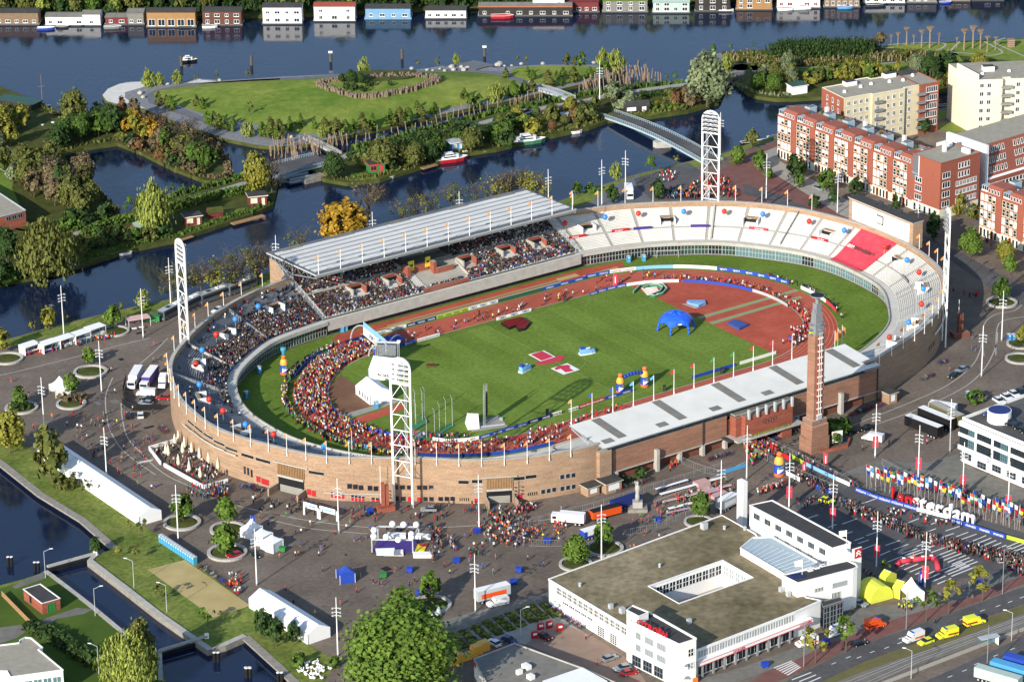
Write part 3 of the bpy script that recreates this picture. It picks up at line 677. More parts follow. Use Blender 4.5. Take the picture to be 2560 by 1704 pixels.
fs='outer edge of the north straight'
for u0,u1,m,t,tc,n,lb in ((-48,-39,'navy',None,'white',1,'dark blue board beside the finish gantry, '+fs),(-39,-26,'white','amsterdam','navy',2,'white board with dark lettering left of the black ones, '+fs),(-26,-15,'navy','menzis','white',3,'navy board with three white words, '+fs),(-15,-3,'lime','drink','tealgreen',4,'lime green board with dark lettering, '+fs),(-3,8,'white','TIMEX','purple',3,'white board with violet capitals, '+fs),(8,25,'tealgreen',None,'white',1,'dark green board near the sand strips, '+fs),(25,42,'boardblue','mizuno','white',3,'blue board with white lettering where the bend begins, '+fs)):
 board(str_pts(49.2,u0,u1),m,lb,t,tc,n)
ro='outer side of the right bend'
for a0,a1,m,t,tc,n,lb in ((88,78,'boardblue','mizuno','white',2,'blue board with white words at the top of the '+ro),(78,68,'white','amsterdam','red',2,'white board with small red words on the '+ro),(68,54,'skyblue',None,'white',1,'pale blue and white board on the '+ro),(54,38,'white',None,'white',1,'long plain white board on the '+ro),(38,8,'boardblue','sport','white',6,'long curved blue board on the '+ro),(2,-14,'white',None,'white',1,'plain white curved board beside the brazier tower on the '+ro),(-14,-24,'pinkred',None,'white',1,'short pinkish board at the lower end of the '+ro)):
 board(ring_pts(49.6,a0,a1),m,lb,t,tc,n,h=1.1)
ri='inner side of the right bend'
for a0,a1,m,t,tc,n,lb in ((100,78,'boardblue','mizuno','white',4,'blue board with repeated white word on the '+ri),(78,52,'white',None,'white',1,'plain white board on the '+ri),(50,14,'boardblue',None,'white',1,'long blue cloth on railings of the '+ri),(14,-12,'lightsteel',None,'white',1,'grey blue cloth on railings of the '+ri)):
 board(ring_pts(37.2,a0,a1),m,lb,t,tc,n,h=.95)
board(str_pts(37.1,-1,12),'white','white board with violet capitals along the inner edge of the north straight','TIMEX','purple',3)
board(str_pts(37.1,-40,-31),'boardblue','blue board by the finish on the inner edge of the north straight','mizuno','white',2)
board(str_pts(37.1,-30,-22),'white','white board with grey words on the inner edge of the north straight','amsterdam','steel',2)
li='inner side of the left bend'
board(px([(825,1012),(838,1032),(862,1050)]),'boardblue','blue board in front of the clay area','mizuno','white',2)
for L,m,t,tc,n,lb in (([(875,1056),(893,1067),(930,1078),(978,1089),(1018,1096)],'boardblue',None,'white',1,'long blue board in front of the seated helpers on the near left of the track'),([(1082,1101),(1120,1106),(1170,1103)],'white','amsterdam','red',1,'white board with red and grey words behind the near straight'),([(1170,1103),(1197,1098)],'white','AA','steel',1,'short white board with grey letters behind the near straight'),([(1198,1098),(1320,1062)],'boardblue','mizuno','white',4,'blue board with four white words on the near side of the field'),([(1320,1060),(1380,1042)],'navy','menzis','white',2,'navy board with white words on the near side of the field'),([(1380,1041),(1404,1034)],'white','amsterdam','black',1,'small white board with black word on the near side of the field'),([(1422,1030),(1446,1023)],'white','amsterdam','black',1,'small white board left of the red one on the near side'),([(1446,1022),(1512,1000)],'red','amsterdam','white',2,'red board with white words on the near side of the field'),([(1513,1000),(1584,978)],'boardblue','mizuno','white',2,'blue board below the bottle arch on the near side'),([(1730,948),(1840,915)],'boardblue',None,'white',1,'blue cloth above the white roof edge'),([(1850,912),(1940,885)],'white',None,'white',1,'white cloth above the white roof edge near the brazier tower')):
 board(px(L),m,lb,t,tc,n)
lo='outer side of the left bend'
for a0,a1,m,lb in ((112,133,'boardblue','blue cloth on crowd railings on the '+lo),(176,196,'slate','grey cloth on crowd railings on the '+lo),(196,216,'lightblue','light blue cloth on crowd railings on the '+lo),(222,246,'navy','navy board with red and white marks on the '+lo),(246,268,'boardblue','shaded blue board at the foot of the '+lo)):
 board(ring_pts(49.3,a0,a1,-1),m,lb,h=1.0)
def mast():
 r=thing('floodlight_mast','x','floodlight mast'); H=43; hw=2.9
 for s_ in (-1,1):
  j=MB(); j.bar((s_*(hw-.15),0,0),(s_*hw,0,40),.4,.55,'white'); j.make('leg',r)
 j=MB(); n=14
 for i in range(n): a,b_=pi*i/n,pi*(i+1)/n; j.bar((hw*cos(a),0,40+hw*sin(a)),(hw*cos(b_),0,40+hw*sin(b_)),.4,.5,'white')
 j.make('arch',r)
 for k in range(6):
  z=8.7+4.45*k; j=MB(); j.bar((-hw,0,z),(hw,0,z),.22,.22,'white'); j.bar((-hw+.2,0,z+.2),(0,0,z+4.2),.15,.15,'white'); j.bar((hw-.2,0,z+.2),(0,0,z+4.2),.15,.15,'white'); j.make('brace',r)
 j=MB(); j.bar((-hw,0,35.4),(hw,0,35.4),.3,.3,'white')
 for x in (.9,1.5): j.bar((x,.3,8.7),(x,.3,35.4),.1,.1,'lightsteel')
 for i in range(60): j.bar((.9,.3,9+i*.44),(1.5,.3,9+i*.44),.08,.08,'lightsteel')
 j.make('ladder',r)
 for k,z in enumerate((35.7,37.1,38.5,39.9,41.2,42.1)):
  x=hw if z<40 else sqrt(max(.1,hw*hw-(z-40)**2)); j=MB(); j.bar((-x,0,z),(x,0,z),.22,.22,'white'); j.bar((-x,.5,z),(x,.5,z),.12,.12,'white')
  if k<5: j.bar((-x,-.3,z+.7),(x,-.3,z+.7),.09,.09,'white')
  row=j.make('platform',r)
  m=int(x*1.5) if k<5 else 0
  for i in range(m):
   q=MB(); xx=-x+.5+i*(2*x-1)/max(1,m-1); q.box(xx,.75,z+.55,.5,.45,.5,'steel',0); q.box(xx,.99,z+.55,.45,.03,.42,'glass',0); q.make('floodlight',row)
 return r
for (x,y),lb in (((1009,1264),'white floodlight mast standing before the near left wall of the stadium'),((2359,859),'slender white floodlight mast on the right side of the stadium, seen edge on')):
 p=W(x,y); d=S(0,0); first_or_dup(PROTO,'mast',mast,p,atan2(d[1]-p[1],d[0]-p[0])-pi/2,lb)
for (u,v),lb in (((96.5,55.5),'white floodlight mast behind the far right terrace by the canal bridge'),((-99.3,55.8),'white floodlight mast rising at the left end of the stadium, seen edge on')):
 p=S(u,v); d=S(0,0); first_or_dup(PROTO,'mast',mast,p,atan2(d[1]-p[1],d[0]-p[0])-pi/2+(.42 if u<0 else 0),lb)
tw=thing('brazier_tower','tall slender brick tower with grey tiered metal top and fire bowl','tower',(*W(2035,1122),0),PH)
j=MB()
j.bx(-3.2,3.2,-2.6,2.6,0,4.2,'brickmid'); j.bx(-2.9,3.0,-2.4,2.4,4.2,8.0,'brickmid','concrete'); j.bx(-2.6,2.6,-2.1,2.1,8.0,9.6,'brickmid','concrete')
j.bx(2.3,4.6,-1.4,1.8,0,3.6,'brickmid'); j.bx(-1.75,1.75,-1.55,1.55,9.6,34.6,'brickmid')
j.make('shaft',tw)
j=MB(); j.bx(-1.0,1.0,-1.75,-1.56,10,34.5,'brickred'); j.make('recess',tw)
j=MB()
for x in (-.35,.35): j.bar((x,-1.9,9.6),(x,-1.9,35.5),.12,.12,'white')
for i in range(13): j.bar((-.9,-1.85,11+i*1.9),(.9,-1.85,11+i*1.9),.2,.35,'white')
j.bx(-.8,.8,-2.1,-1.6,8.9,11,'lightsteel'); j.make('mast_frame',tw)
j=MB()
for z,rx in ((34.7,2.6),(36.2,3.1),(37.6,2.4)): j.box(0,0,z,rx*2,1.1,.22,'steel'); j.box(0,0,z+.2,1.2,rx*2*.8,.22,'steel')
j.bx(-1.5,1.5,-1.3,1.3,34.6,37.8,'steel'); j.bx(-1.2,1.2,-1,1,37.8,41,'steel'); j.bx(-.9,.9,-.8,.8,41,43.6,'steel'); j.bx(-1.3,-.9,-.5,.5,37.8,42,'steel'); j.bx(.9,1.3,-.5,.5,37.8,42,'steel')
j.lathe([(.5,43.6),(.6,44.8),(1.0,45.2),(2.05,45.7),(2.05,45.95)],'steel',16); j.lathe([(1.9,45.96),(1.85,45.97)],'black',16)
j.make('crown',tw)
for s_ in (-1,1):
 j=MB(); j.box(s_*1.9,.2,35.3,.8,.6,.5,'yellow'); j.make('spotlight',tw)
mat('flagorange','#c88448',.8,var=.1)
def flagpole(flag='flagorange',H=6.6):
 r=thing('flagpole','x','flagpole'); j=MB(); j.tube((0,0,-1.6),(0,0,H-1.6),.11,.07,'white',6); j.tube((0,0,-1.65),(0,0,-.9),.17,.17,'white',6); j.make('pole',r)
 if flag:
  j=MB(); h=H-1.8; a=[(-.08,0,h),(-.4,.12,h-.1),(-1.1,.3,h-1.0),(-.8,.2,h-1.4),(-.4,.05,h-1.0),(-.08,0,h-1.1)]
  j.poly(a,flag); j.poly([(x+.02,y+.03,z) for x,y,z in a][::-1],flag); j.make('flag',r)
 return r
def wind(): return R.uniform(-.5,.5)
cnt=0
def arcpos(B,step,a0,a1):
 a=a0;last=B.p(radians(a),1);acc=0;out=[a]
 while a<a1:
  a+=.5; q=B.p(radians(a),1); acc+=hypot(q[0]-last[0],q[1]-last[1]); last=q
  if acc>=step: out.append(a);acc=0
 return out
for a in arcpos(BL,5.7,151,266): p=S(*BL.p(radians(a),1,.35)); first_or_dup(PROTO,'fp',flagpole,(*p,WH),wind(),'white flagpole with small orange pennant on the sunlit brick rim of the left stadium end','flagpoles on the left rim of the stadium')
for a in arcpos(BL,9,98,145): p=S(*BL.p(radians(a),1,.35)); first_or_dup(PROTO,'fp',flagpole,(*p,WH-.6),wind(),'white flagpole with orange pennant on the rim facing the parked coaches','flagpoles on the rim by the coaches')
for a in arcpos(BR,8.5,22,88): p=S(*BR.p(radians(a),1,.3)); first_or_dup(PROTO,'fp',flagpole,(*p,WH+.4),wind(),'white flagpole with orange pennant on the far rim above the empty white terrace','flagpoles on the far rim of the stadium')
for a in arcpos(BR,6.6,-86,-14): p=S(*BR.p(radians(a),1,.3)); first_or_dup(PROTO,'fp',flagpole,(*p,WH),wind(),'white flagpole with orange pennant on the shaded right rim of the stadium','flagpoles on the right rim of the stadium')
for k in range(13): p=S(-48.5+k*7.9,62.3); first_or_dup(PROTO,'fp',flagpole,(*p,19.8),wind(),'white flagpole with orange pennant along the front edge of the north roof','flagpoles along the north roof')
for i,c in enumerate(('flagorange','boardblue','boardblue','lightblue','lightblue','red','red','green','green','red','red','boardblue')):
 key='fp2'+c; p=S(-48+i*7.1,-65.7); first_or_dup(PROTO,key,lambda: flagpole(c,7.5),(*p,14.9),wind(),'flagpole with %s flag on the front edge of the south roof'%{'flagorange':'an orange','boardblue':'a dark blue','lightblue':'a pale blue','red':'a red','green':'a green'}[c],'flagpoles along the south roof')
for (u,v),lb in (((58,-52),'left'),((60,-51),'middle'),((62.5,-50),'right')):
 r=thing('flagpole','%s of three tall poles with hanging orange flags in the grass by the white roof'%lb,'flagpole',(*S(u,v),0)); j=MB(); j.tube((0,0,0),(0,0,11),.12,.08,'white',6); j.make('pole',r); j=MB(); j.poly([(0,0,10.5),(.9,0,10.2),(1.0,.1,7.6),(0,0,7.9)],'flagorange'); j.make('flag',r)
def balloon(m):
 r=thing('balloon','x','balloon'); j=MB(); j.ball((0,0,3.4),.85,m,14,10,1.08); j.make('bag',r,True); j=MB(); j.tube((0,0,0),(0,0,2.5),.03,.03,'white',4); j.make('line',r); return r
for B,L in ((BR,((88,'red'),(76.5,'blue2'),(67,'red'),(54.5,'blue2'),(43.5,'red'),(33,'blue2'),(19.7,'red'),(8.5,'blue2'),(-7,'red'),(-18,'blue2'),(-27,'red'),(-38.5,'blue2'),(-49,'red'),(-62,'blue2'),(-73,'red'))),(BL,((106,'blue2'),(116,'blue2'),(127,'red'),(137.5,'blue2'),(146.5,'red'),(159.5,'blue2'),(169,'red'),(177,'red'),(187,'blue2'),(196,'red'),(210,'blue2')))):
 mat('blue2','#3f86d6',.35,var=.03); mat('redb','#d23a2c',.35,var=.03)
 for dg,c in L:
  a=radians(dg); i=13; t=rowt(a,B,i); p=S(*B.p(a,t+.02)); z=LEDGE+6.6*(i+1)/NROW
  m='redb' if c=='red' else 'blue2'
  first_or_dup(PROTO,'bal'+m,lambda: balloon(m),(*p,z),0,'big round %s balloon tethered over the %s terrace'%('red' if c=='red' else 'blue','pale empty right' if B is BR else 'busy left'),'%s balloons over the %s terrace'%('red' if c=='red' else 'blue','right' if B is BR else 'left'))
mat('redcloth','#c83a48',.7,col2='#d44a56',scale=.5,bump=.1)
rc=thing('banner_cloth','giant red cloth with white and dark lettering spread over the right terrace rows','banner')
j=MB(); N=14
g=[[None]*(N+1) for _ in range(N+1)]
for i in range(N+1):
 a=radians(-6.6+13*i/N)
 for k in range(N+1):
  t=.03+.93*k/N; rw=rowt(a,BR,0); z=LEDGE+.5+max(0,(t-rw)/(1-rw))*6.9+R.uniform(-.05,.05)+.25
  g[i][k]=sp(BR,a,t,z)
for i in range(N):
 for k in range(N): j.poly([g[i][k],g[i][k+1],g[i+1][k+1],g[i+1][k]],'redcloth')
j.make('cloth',rc)
for t_,c,du in (('I am','white',2.7),('sterdam','darksteel',-1.2)):
 p=S3(110.6,du*1.55-.6,8.95); e=Matrix.Rotation(PH-pi/2,4,'Z')@Matrix.Rotation(atan2(6.9,15.2),4,'X'); o=text_mesh(t_,2.6,.02,c,'lettering',rc,.03,p,(0,0,0),'CENTER'); o.matrix_world=Matrix.Translation(p)@e
for i,(dg,m,t,tc) in enumerate(((86,'red','amsterdam','white'),(73,'red','amsterdam','white'),(66.5,'purple','','white'),(50,'purple','','white'),(33.5,'redcloth','amsterdam','white'),(15,'red','amsterdam','white'),(-22,'steel','','white'))):
 a0,a1=radians(dg-2.6),radians(dg+2.6); P=[S(*BR.p(a,rowt(a,BR,9)-.02)) for a in (a1,(a0+a1)/2,a0)]
 r=board(P,m,'small %s banner on the right terrace walkway, %s from the north stand'%({'red':'red','purple':'violet','redcloth':'round cornered red','steel':'grey'}[m],ORD[i]),t or None,tc,1,.9,LEDGE+6.6*10/NROW+.1,'banner')
# ================= wall details, square, tents, street furniture =================
_OX=(0,620,1240,1860); _OY=(0,420,830,1234)
def Q(rc,x,y): return (_OX[rc%10]+x/3.336,_OY[rc//10]+y/3.336)
def QW(rc,x,y,z=0): return W(*Q(rc,x,y),z)
def inv(x,y):
 dx,dy=x-SX,y-SY; c,s=cos(PH),sin(PH); return (dx*c+dy*s,-dx*s+dy*c)
def onwall(x,y,B=None):
 B=B or BL; lo,hi=0,WH+3
 for _ in range(30):
  z=(lo+hi)/2; u,v=inv(*W(x,y,z)); a=atan2(v,u-B.cx)
  if B is BL and a<0:a+=2*pi
  if B is BR and a>pi/2:a-=2*pi
  if hypot(u-B.cx,v)<B.rr(B.o,a): lo=z
  else: hi=z
 return math.degrees(a),z
def wr(x,y,w,h,m,name='window',off=.07,dz=0,parent=None,frame=None,label=None,B=None,dep=.12):
 B=B or BL
 a0,_=onwall(x-w/2,y,B); a1,_=onwall(x+w/2,y,B); _,z=onwall(x,y,B); H=h/8.6
 if a0>a1:a0,a1=a1,a0
 if frame: wallrect(B,a0-.07,a1+.07,z-H/2-.1,z+H/2+.1,frame,off-.02,'frame',parent,dep)
 return wallrect(B,a0,a1,z-H/2+dz,z+H/2+dz,m,off,name,parent,dep,label)
def q1(x,y): return (400+x/3.336,780+y/3.336)
def q5(x,y): return (560+x/5.074,1090+y/5.074)
def q4(x,y): return (1080+x/5.074,1080+y/5.074)
for (x,y),(x2,y2) in (((235,905),(285,945)),((293,955),(355,1000)),((365,1012),(440,1055)),((450,1070),(538,1112)),((548,1122),(645,1165))):
 a=q1((x+x2)/2,(y+y2)/2); wr(*a,(x2-x)/3.336,5.5,'glass',frame='kerb')
for (x,y),(x2,y2) in (((680,1178),(780,1218)),((800,1212),(920,1262)),((1240,1318),(1368,1362))):
 a=q1((x+x2)/2,(y+y2)/2); wr(*a,(x2-x)/3.336,7,'black','opening',frame='concrete')
def band(L,h,m,off,name):
 P=[onwall(*p) for p in L]
 for (a0,z0),(a1,z1) in zip(P,P[1:]): wallrect(BL,min(a0,a1),max(a0,a1),(z0+z1)/2-h/2,(z0+z1)/2+h/2,m,off,name)
band([q1(215,930),q1(290,985),q1(370,1045),q1(470,1105),q1(560,1150),q1(655,1192)],.45,'concrete',1.1,'canopy')
for cx,cy,w,h,n in ((q1(1092,1322)[0],q1(1092,1322)[1],64,27,8),(q4(850,637)[0],q4(850,637)[1],64,27,8)):
 wr(cx,cy,w,h,'brickdark','gate_recess',off=.02); a0,_=onwall(cx-w/2,cy); a1,_=onwall(cx+w/2,cy); _,z=onwall(cx,cy)
 for i in range(n*2+1):
  a=a0+(a1-a0)*i/(n*2); j=MB(); p=sp(BL,radians(a),1,z-1.7,.25); j.bar(p,(p[0],p[1],z+1.6),.34,.3,'wood'); j.make('slat',stad)
 wallrect(BL,min(a0,a1),max(a0,a1),z-2.3,z-1.7,'concrete',.5,'beam'); wallrect(BL,min(a0,a1),max(a0,a1),.05,z-2.35,'black',.05,'gateway'); wallrect(BL,min(a0,a1)-1,max(a0,a1)+1,z+1.6,z+1.95,'kerb',.45,'lintel')
 for i in range(6): wallrect(BL,min(a0,a1)+.4,max(a0,a1)-.4,.02+.35*i,.35*i+.3,'pave',.1,'step',n=3)
 for e in (min(a0,a1)-.2,max(a0,a1)+.2): j=MB(); p,q=S(*BL.p(radians(e),1,0)),S(*BL.p(radians(e),1,4.5)); j.wall([p,q],0,2.2,.5,'brick','concrete'); j.make('side_wall',stad)
for cx,cy in ((q4(400,632)),(q4(570,622))): wr(cx,cy,26,8,'black','opening',frame='concrete')
for cx,cy in ((q4(1105,585)),(q4(1255,563))): wr(cx,cy,27,8,'black','opening',frame='concrete')
for x,y,c in ((265,430,'glass'),(308,445,'glass'),(352,470,'glass')): wr(*q5(x,y),4,18,c,frame='brickdark')
for x,y,c in ((437,545,'red'),(500,570,'red'),(545,585,'red'),(1080,705,'red'),(1140,725,'red')): wr(*q5(x,y),9,13,c,frame='brickdark')
for x,y in ((1595,632),(1667,640),(1738,650),(1853,655),(1928,662)): wr(*q5(x,y),11,11,'glass',frame='brickdark')
for x0,x1,yy in ((1350,1535,750),(1610,1790,790),(1865,1975,815)):
 wr(*q5((x0+x1)/2,yy),(x1-x0)/5.07,17,'kerb','door_frame')
 n=4 if x1-x0>120 else 2
 for i in range(n): wr(*q5(x0+(x1-x0)*(i+.5)/n,yy+(i-(n-1)/2)*5+12),(x1-x0)/n/5.07*.8,9,'red','door',off=.1); wr(*q5(x0+(x1-x0)*(i+.5)/n,yy+(i-(n-1)/2)*5-26),(x1-x0)/n/5.07*.8,5,'glass','window',off=.1)
wr(*q5(1635,722),140,2.2,'concrete','lintel',off=.5)
for rc,L in ((21,((1232,1292),(1290,1292),(1345,1293),(1428,1294),(1477,1294),(1527,1294),(1240,1385),(1297,1387),(1480,1390),(1530,1390),(1607,1388),(1660,1388),(1706,1388))),):
 for x,y in L: wr(*Q(rc,x,y),10.5,10,'glass',frame='brickred')
for x,y in ((1350,1405),(1427,1408)): wr(*Q(21,x,y),10,20,'red','door')
for x,y in ((1650,565),(1722,553),(1792,543),(1652,713),(1724,700),(1795,687),(1408,753),(1478,741),(1548,726),(112,845),(188,843),(265,840)): wr(*q4(x,y),9.5,10.5,'glass',frame='kerb')
for x0,y0 in ((355,852),(1220,785)):
 for i in range(5): wr(*q4(x0+i*27,y0-(i*3.5 if x0>1000 else 0)),2.2,8,'black','slit')
wr(*q4(565,862),12,11,'red','door',frame='concrete'); wr(*q4(1115,812),14,12,'red','door',frame='concrete')
for i in range(14):
 a=-40-i*1.4; wallrect(BR,a-1.4,a,7.6,8.1,'white',.9,'canopy')
for i,a in enumerate((-62,-60.5,-59,-57.5,-52,-50.5)): wallrect(BR,a,a+.8,3.4,5,'glass',.07)
for a in (-44,-48): wallrect(BR,a,a+3,5.2,7.2,'glass',.07)
j=MB()
for rc,L in ((20,[(0,360),(300,290),(700,190),(1000,110),(1250,50)]),(20,[(1160,270),(1290,160),(1400,50)]),(20,[(940,380),(890,500),(880,600),(900,760),(950,880),(1020,980),(1140,1080),(1300,1190)]),(30,[(1700,5),(1900,75),(2100,130),(2335,178)]),(31,[(0,118),(300,185),(600,235),(900,270),(1100,280),(1500,282),(1928,262),(2335,232)]),(31,[(150,205),(500,285),(900,325),(1000,330)]),(32,[(0,250),(450,210),(830,110),(1200,0)]),(22,[(1240,1440),(1700,1260),(2080,1080)]),(23,[(290,965),(470,915)]),(23,[(670,870),(1000,740),(1400,580),(1700,440),(1900,280),(1970,150),(2000,0)]),(23,[(1100,770),(1350,680),(1600,580),(1850,450),(2010,300),(2100,120),(2115,0)]),(13,[(2000,1568),(1990,1400),(2010,1290),(2100,1220),(2250,1190),(2330,1130)]),(13,[(2100,1560),(2110,1340),(2170,1270),(2335,1240)])):
 j.strip(spline([QW(rc,x,y) for x,y in L],5),.35,.03,'kerb')
j.strip(spline([QW(20,x,y) for x,y in ((1010,590),(1020,720),(1060,870),(1150,980),(1280,1110),(1420,1210),(1600,1290),(1750,1360))],5),.4,.03,'kerb')
j.make('kerb_line',kind='structure')
for i in range(70):
 x,y=QW(*R.choice(((31,1200,700),(30,1900,300),(20,900,700),(21,1500,1500),(23,1400,800),(22,1500,1300),(10,900,1500)))); x+=R.gauss(0,16); y+=R.gauss(0,14)
 if hypot(inv(x,y)[0]/128,inv(x,y)[1]/84)<1.05 or inpoly((x,y),px([(0,1060),(860,1660),(760,1760),(-100,1400)])): continue
 j=MB(); j.box(x,y,.015,R.uniform(.6,4.5),R.uniform(.5,2.2),.02+i*.0002,R.choice(('asphalt','slate','rubber','cobble')),R.choice((.6,-.9))); j.make('paving_patch',kind='structure')
def lamppost(banner=False):
 r=thing('lamp_post','x','lamp post'); j=MB(); j.tube((0,0,0),(0,0,16),.2,.09,'white',8); j.tube((0,0,0),(0,0,.5),.3,.25,'steel',8); j.make('pole',r)
 for k,z in enumerate((13.1,12.0,11.1)):
  j=MB(); j.bar((-1.05,0,z),(1.05,0,z),.09,.09,'white')
  for s_ in (-1,1): j.box(s_*.95,-.1,z-.05,.42,.5,.28,'lightsteel')
  j.make('lamp_arm',r)
 if banner:
  j=MB(); j.bar((-.9,0,6.4),(.9,0,6.4),.06,.06,'steel'); j.bar((-.9,0,2.9),(.9,0,2.9),.06,.06,'steel'); j.bx(-.8,.8,-.03,.03,3,6.3,'pinkred'); j.bx(-.08,.08,-.045,-.032,3.6,5.8,'white'); j.bx(-.3,.3,-.045,-.033,4.8,5,'white'); j.make('banner',r)
 return r
LP=[(10,533,1390,'beside white tank near the market stalls'),(10,1425,1150,'on the grass bank before the coaches'),(10,1195,1415,'beside the pink stall roof'),(20,848,497,'beside the oval planter left of the trucks'),(20,370,810,'left of the white pagoda planter'),(20,892,1240,'behind the long white tent'),(30,1487,385,'at the front end of the row of toilets'),(30,2142,760,'at the corner of the second white tent'),(31,750,1350,'left of the huge green tree'),(31,1897,980,'in front of the grey trailer'),(31,758,330,'beside the white start frame'),(31,1928,300,'with a blue bin at its foot'),(32,880,555,'before the round planter by the flat roof'),(32,1875,175,'behind the flat brown roof'),(22,2090,1225,'behind the white chimney'),(23,1093,1042,'beside the white delivery van','b'),(23,1452,1225,'on cobbles left of the car park building','b'),(23,1715,1000,'beside the black trailers'),(23,1980,370,'at the road bend right of the stadium'),(23,375,1465,'beside the white wall near the bottle','b'),(33,737,300,'in the parking lot behind the showroom','b'),(23,1822,1370,'among the parked bicycles','b'),(23,2198,1540,'beside the last national flags','b'),(33,1103,615,'next to the showroom side wall','b'),(33,1508,790,'right of the small white pagoda tent','b'),(13,2148,1440,'beside the round planter at the right edge'),(13,778,380,'behind the far rim near the scoreboard'),(13,185,260,'on the far square before the red brick block'),(13,1445,640,'beside the scoreboard brick pier'),(2,1870,1305,'at the foot of the canal bridge'),(12,883,310,'on the grass beside the far box truck'),(2,865,858,'near the little island footbridge')]
for t_ in LP:
 b_=len(t_)>4; first_or_dup(PROTO,'lp%d'%b_,lambda: lamppost(b_),QW(*t_[:3]),R.uniform(-.6,.6),('white lamp post with red banner ' if b_ else 'tall white lamp post ')+t_[3],'tall white lamp posts of the square')
for rc,x,y,s_ in ((11,228,560,'left end of the north roof'),(11,1035,365,'yellow tree behind the north roof'),(11,1760,195,'middle of the north roof'),(12,435,10,'right end of the north roof'),(2,1080,1255,'water right of the north roof')):
 first_or_dup(PROTO,'lp0',lamppost,QW(rc,x,y,16),R.uniform(-.5,.5),'lamp post on the canal bank behind the '+s_,'tall white lamp posts of the square')
def hooklamp():
 r=thing('street_lamp','x','street lamp'); j=MB(); j.tube((0,0,0),(0,0,7.6),.11,.07,'lightsteel',6); j.bar((0,0,7.5),(1.6,0,8.1),.1,.1,'lightsteel'); j.make('pole',r); j=MB(); j.box(1.9,0,8.15,.9,.3,.15,'white'); j.make('lamp_head',r); return r
for rc,x,y,rz,s_ in ((30,380,700,0.2,'by the upper lock gate'),(30,795,1015,0.2,'on the left lock bank'),(30,1118,780,2.9,'on the lock wall below the sand court'),(30,1392,985,2.9,'on the lock wall right of the sand court'),(30,825,1500,2.9,'in shade by the hedge of the white house'),(33,2230,1220,2.9,'at the tram stop'),(33,1393,1540,2.9,'by the striped median railing'),(32,208,1195,.3,'by the red fuel pumps'),(31,2275,1190,.2,'beside the planted beds')):
 first_or_dup(PROTO,'hook',hooklamp,QW(rc,x,y),rz,'grey hooked street lamp '+s_,'hooked street lamps')
def plainpole():
 r=thing('street_lamp','x','street lamp'); j=MB(); j.tube((0,0,0),(0,0,12.5),.13,.08,'steel',6); j.make('pole',r); j=MB(); j.box(.7,0,8.8,1.2,.25,.15,'lightsteel'); j.make('lamp_head',r); return r
for rc,x,y,s_ in ((33,1352,1130,'beside the white pagoda tent'),(33,498,1440,'left of the rescue vehicles'),(33,2025,1480,'beside the tram shelter'),(33,2155,830,'behind the crowd at the crossing')):
 first_or_dup(PROTO,'pp',plainpole,QW(rc,x,y),3.3,'grey road pole '+s_,'grey road poles')
def planter(r_=4.4,h=.5):
 r=thing('round_planter','x','planter'); j=MB(); N=28; ri=r_-.75
 for a,b_,z0,z1,inn in ((r_,ri,0,h,0),):
  for i in range(N):
   t,u=2*pi*i/N,2*pi*(i+1)/N; f=lambda rr,tt,z:(rr*cos(tt),rr*sin(tt),z)
   j.poly([f(r_,t,0),f(r_,u,0),f(r_,u,h),f(r_,t,h)],'concrete'); j.poly([f(ri,u,0.02),f(ri,t,0.02),f(ri,t,h),f(ri,u,h)],'concrete'); j.poly([f(r_,t,h),f(r_,u,h),f(ri,u,h),f(ri,t,h)],'concrete')
 j.make('kerb_ring',r); j=MB(); j.lathe([(ri,.1),(ri*.8,.35),(ri*.3,.45)],'scrub',20); j.make('ground_cover',r); return r
PL=[(20,60,225,1.1,'at the left edge by the market stalls'),(20,755,335,1.15,'left of the parked trucks'),(20,180,635,1.1,'below the white pagoda, far left'),(20,595,600,1.0,'with dry shrubs by the white pagoda'),(30,1520,245,1.15,'at the end of the long white tent'),(30,1900,300,1.1,'left of the three pagoda tents'),(30,1895,495,1.2,'beside the red covered trailer'),(31,1525,930,1.2,'behind the huge green tree'),(32,905,460,1.15,'beside the flat brown roof'),(32,665,590,1.0,'touching the corner of the flat brown roof'),(32,1690,235,.9,'behind the flat brown roof corner'),(10,960,1365,1.0,'at the end of the market stalls'),(13,2150,1125,1.1,'on the square right of the stadium'),(23,2310,100,1.0,'upper of two at the right edge'),(23,2300,225,1.0,'lower of two at the right edge')]
for rc,x,y,s_,lb in PL: first_or_dup(PROTO,'planter',planter,QW(rc,x,y),0,'round concrete ringed planter '+lb,'round planters on the square',s_*1.0)
def axes(A,B_):
 return atan2(B_[1]-A[1],B_[0]-A[0]),hypot(B_[0]-A[0],B_[1]-A[1])
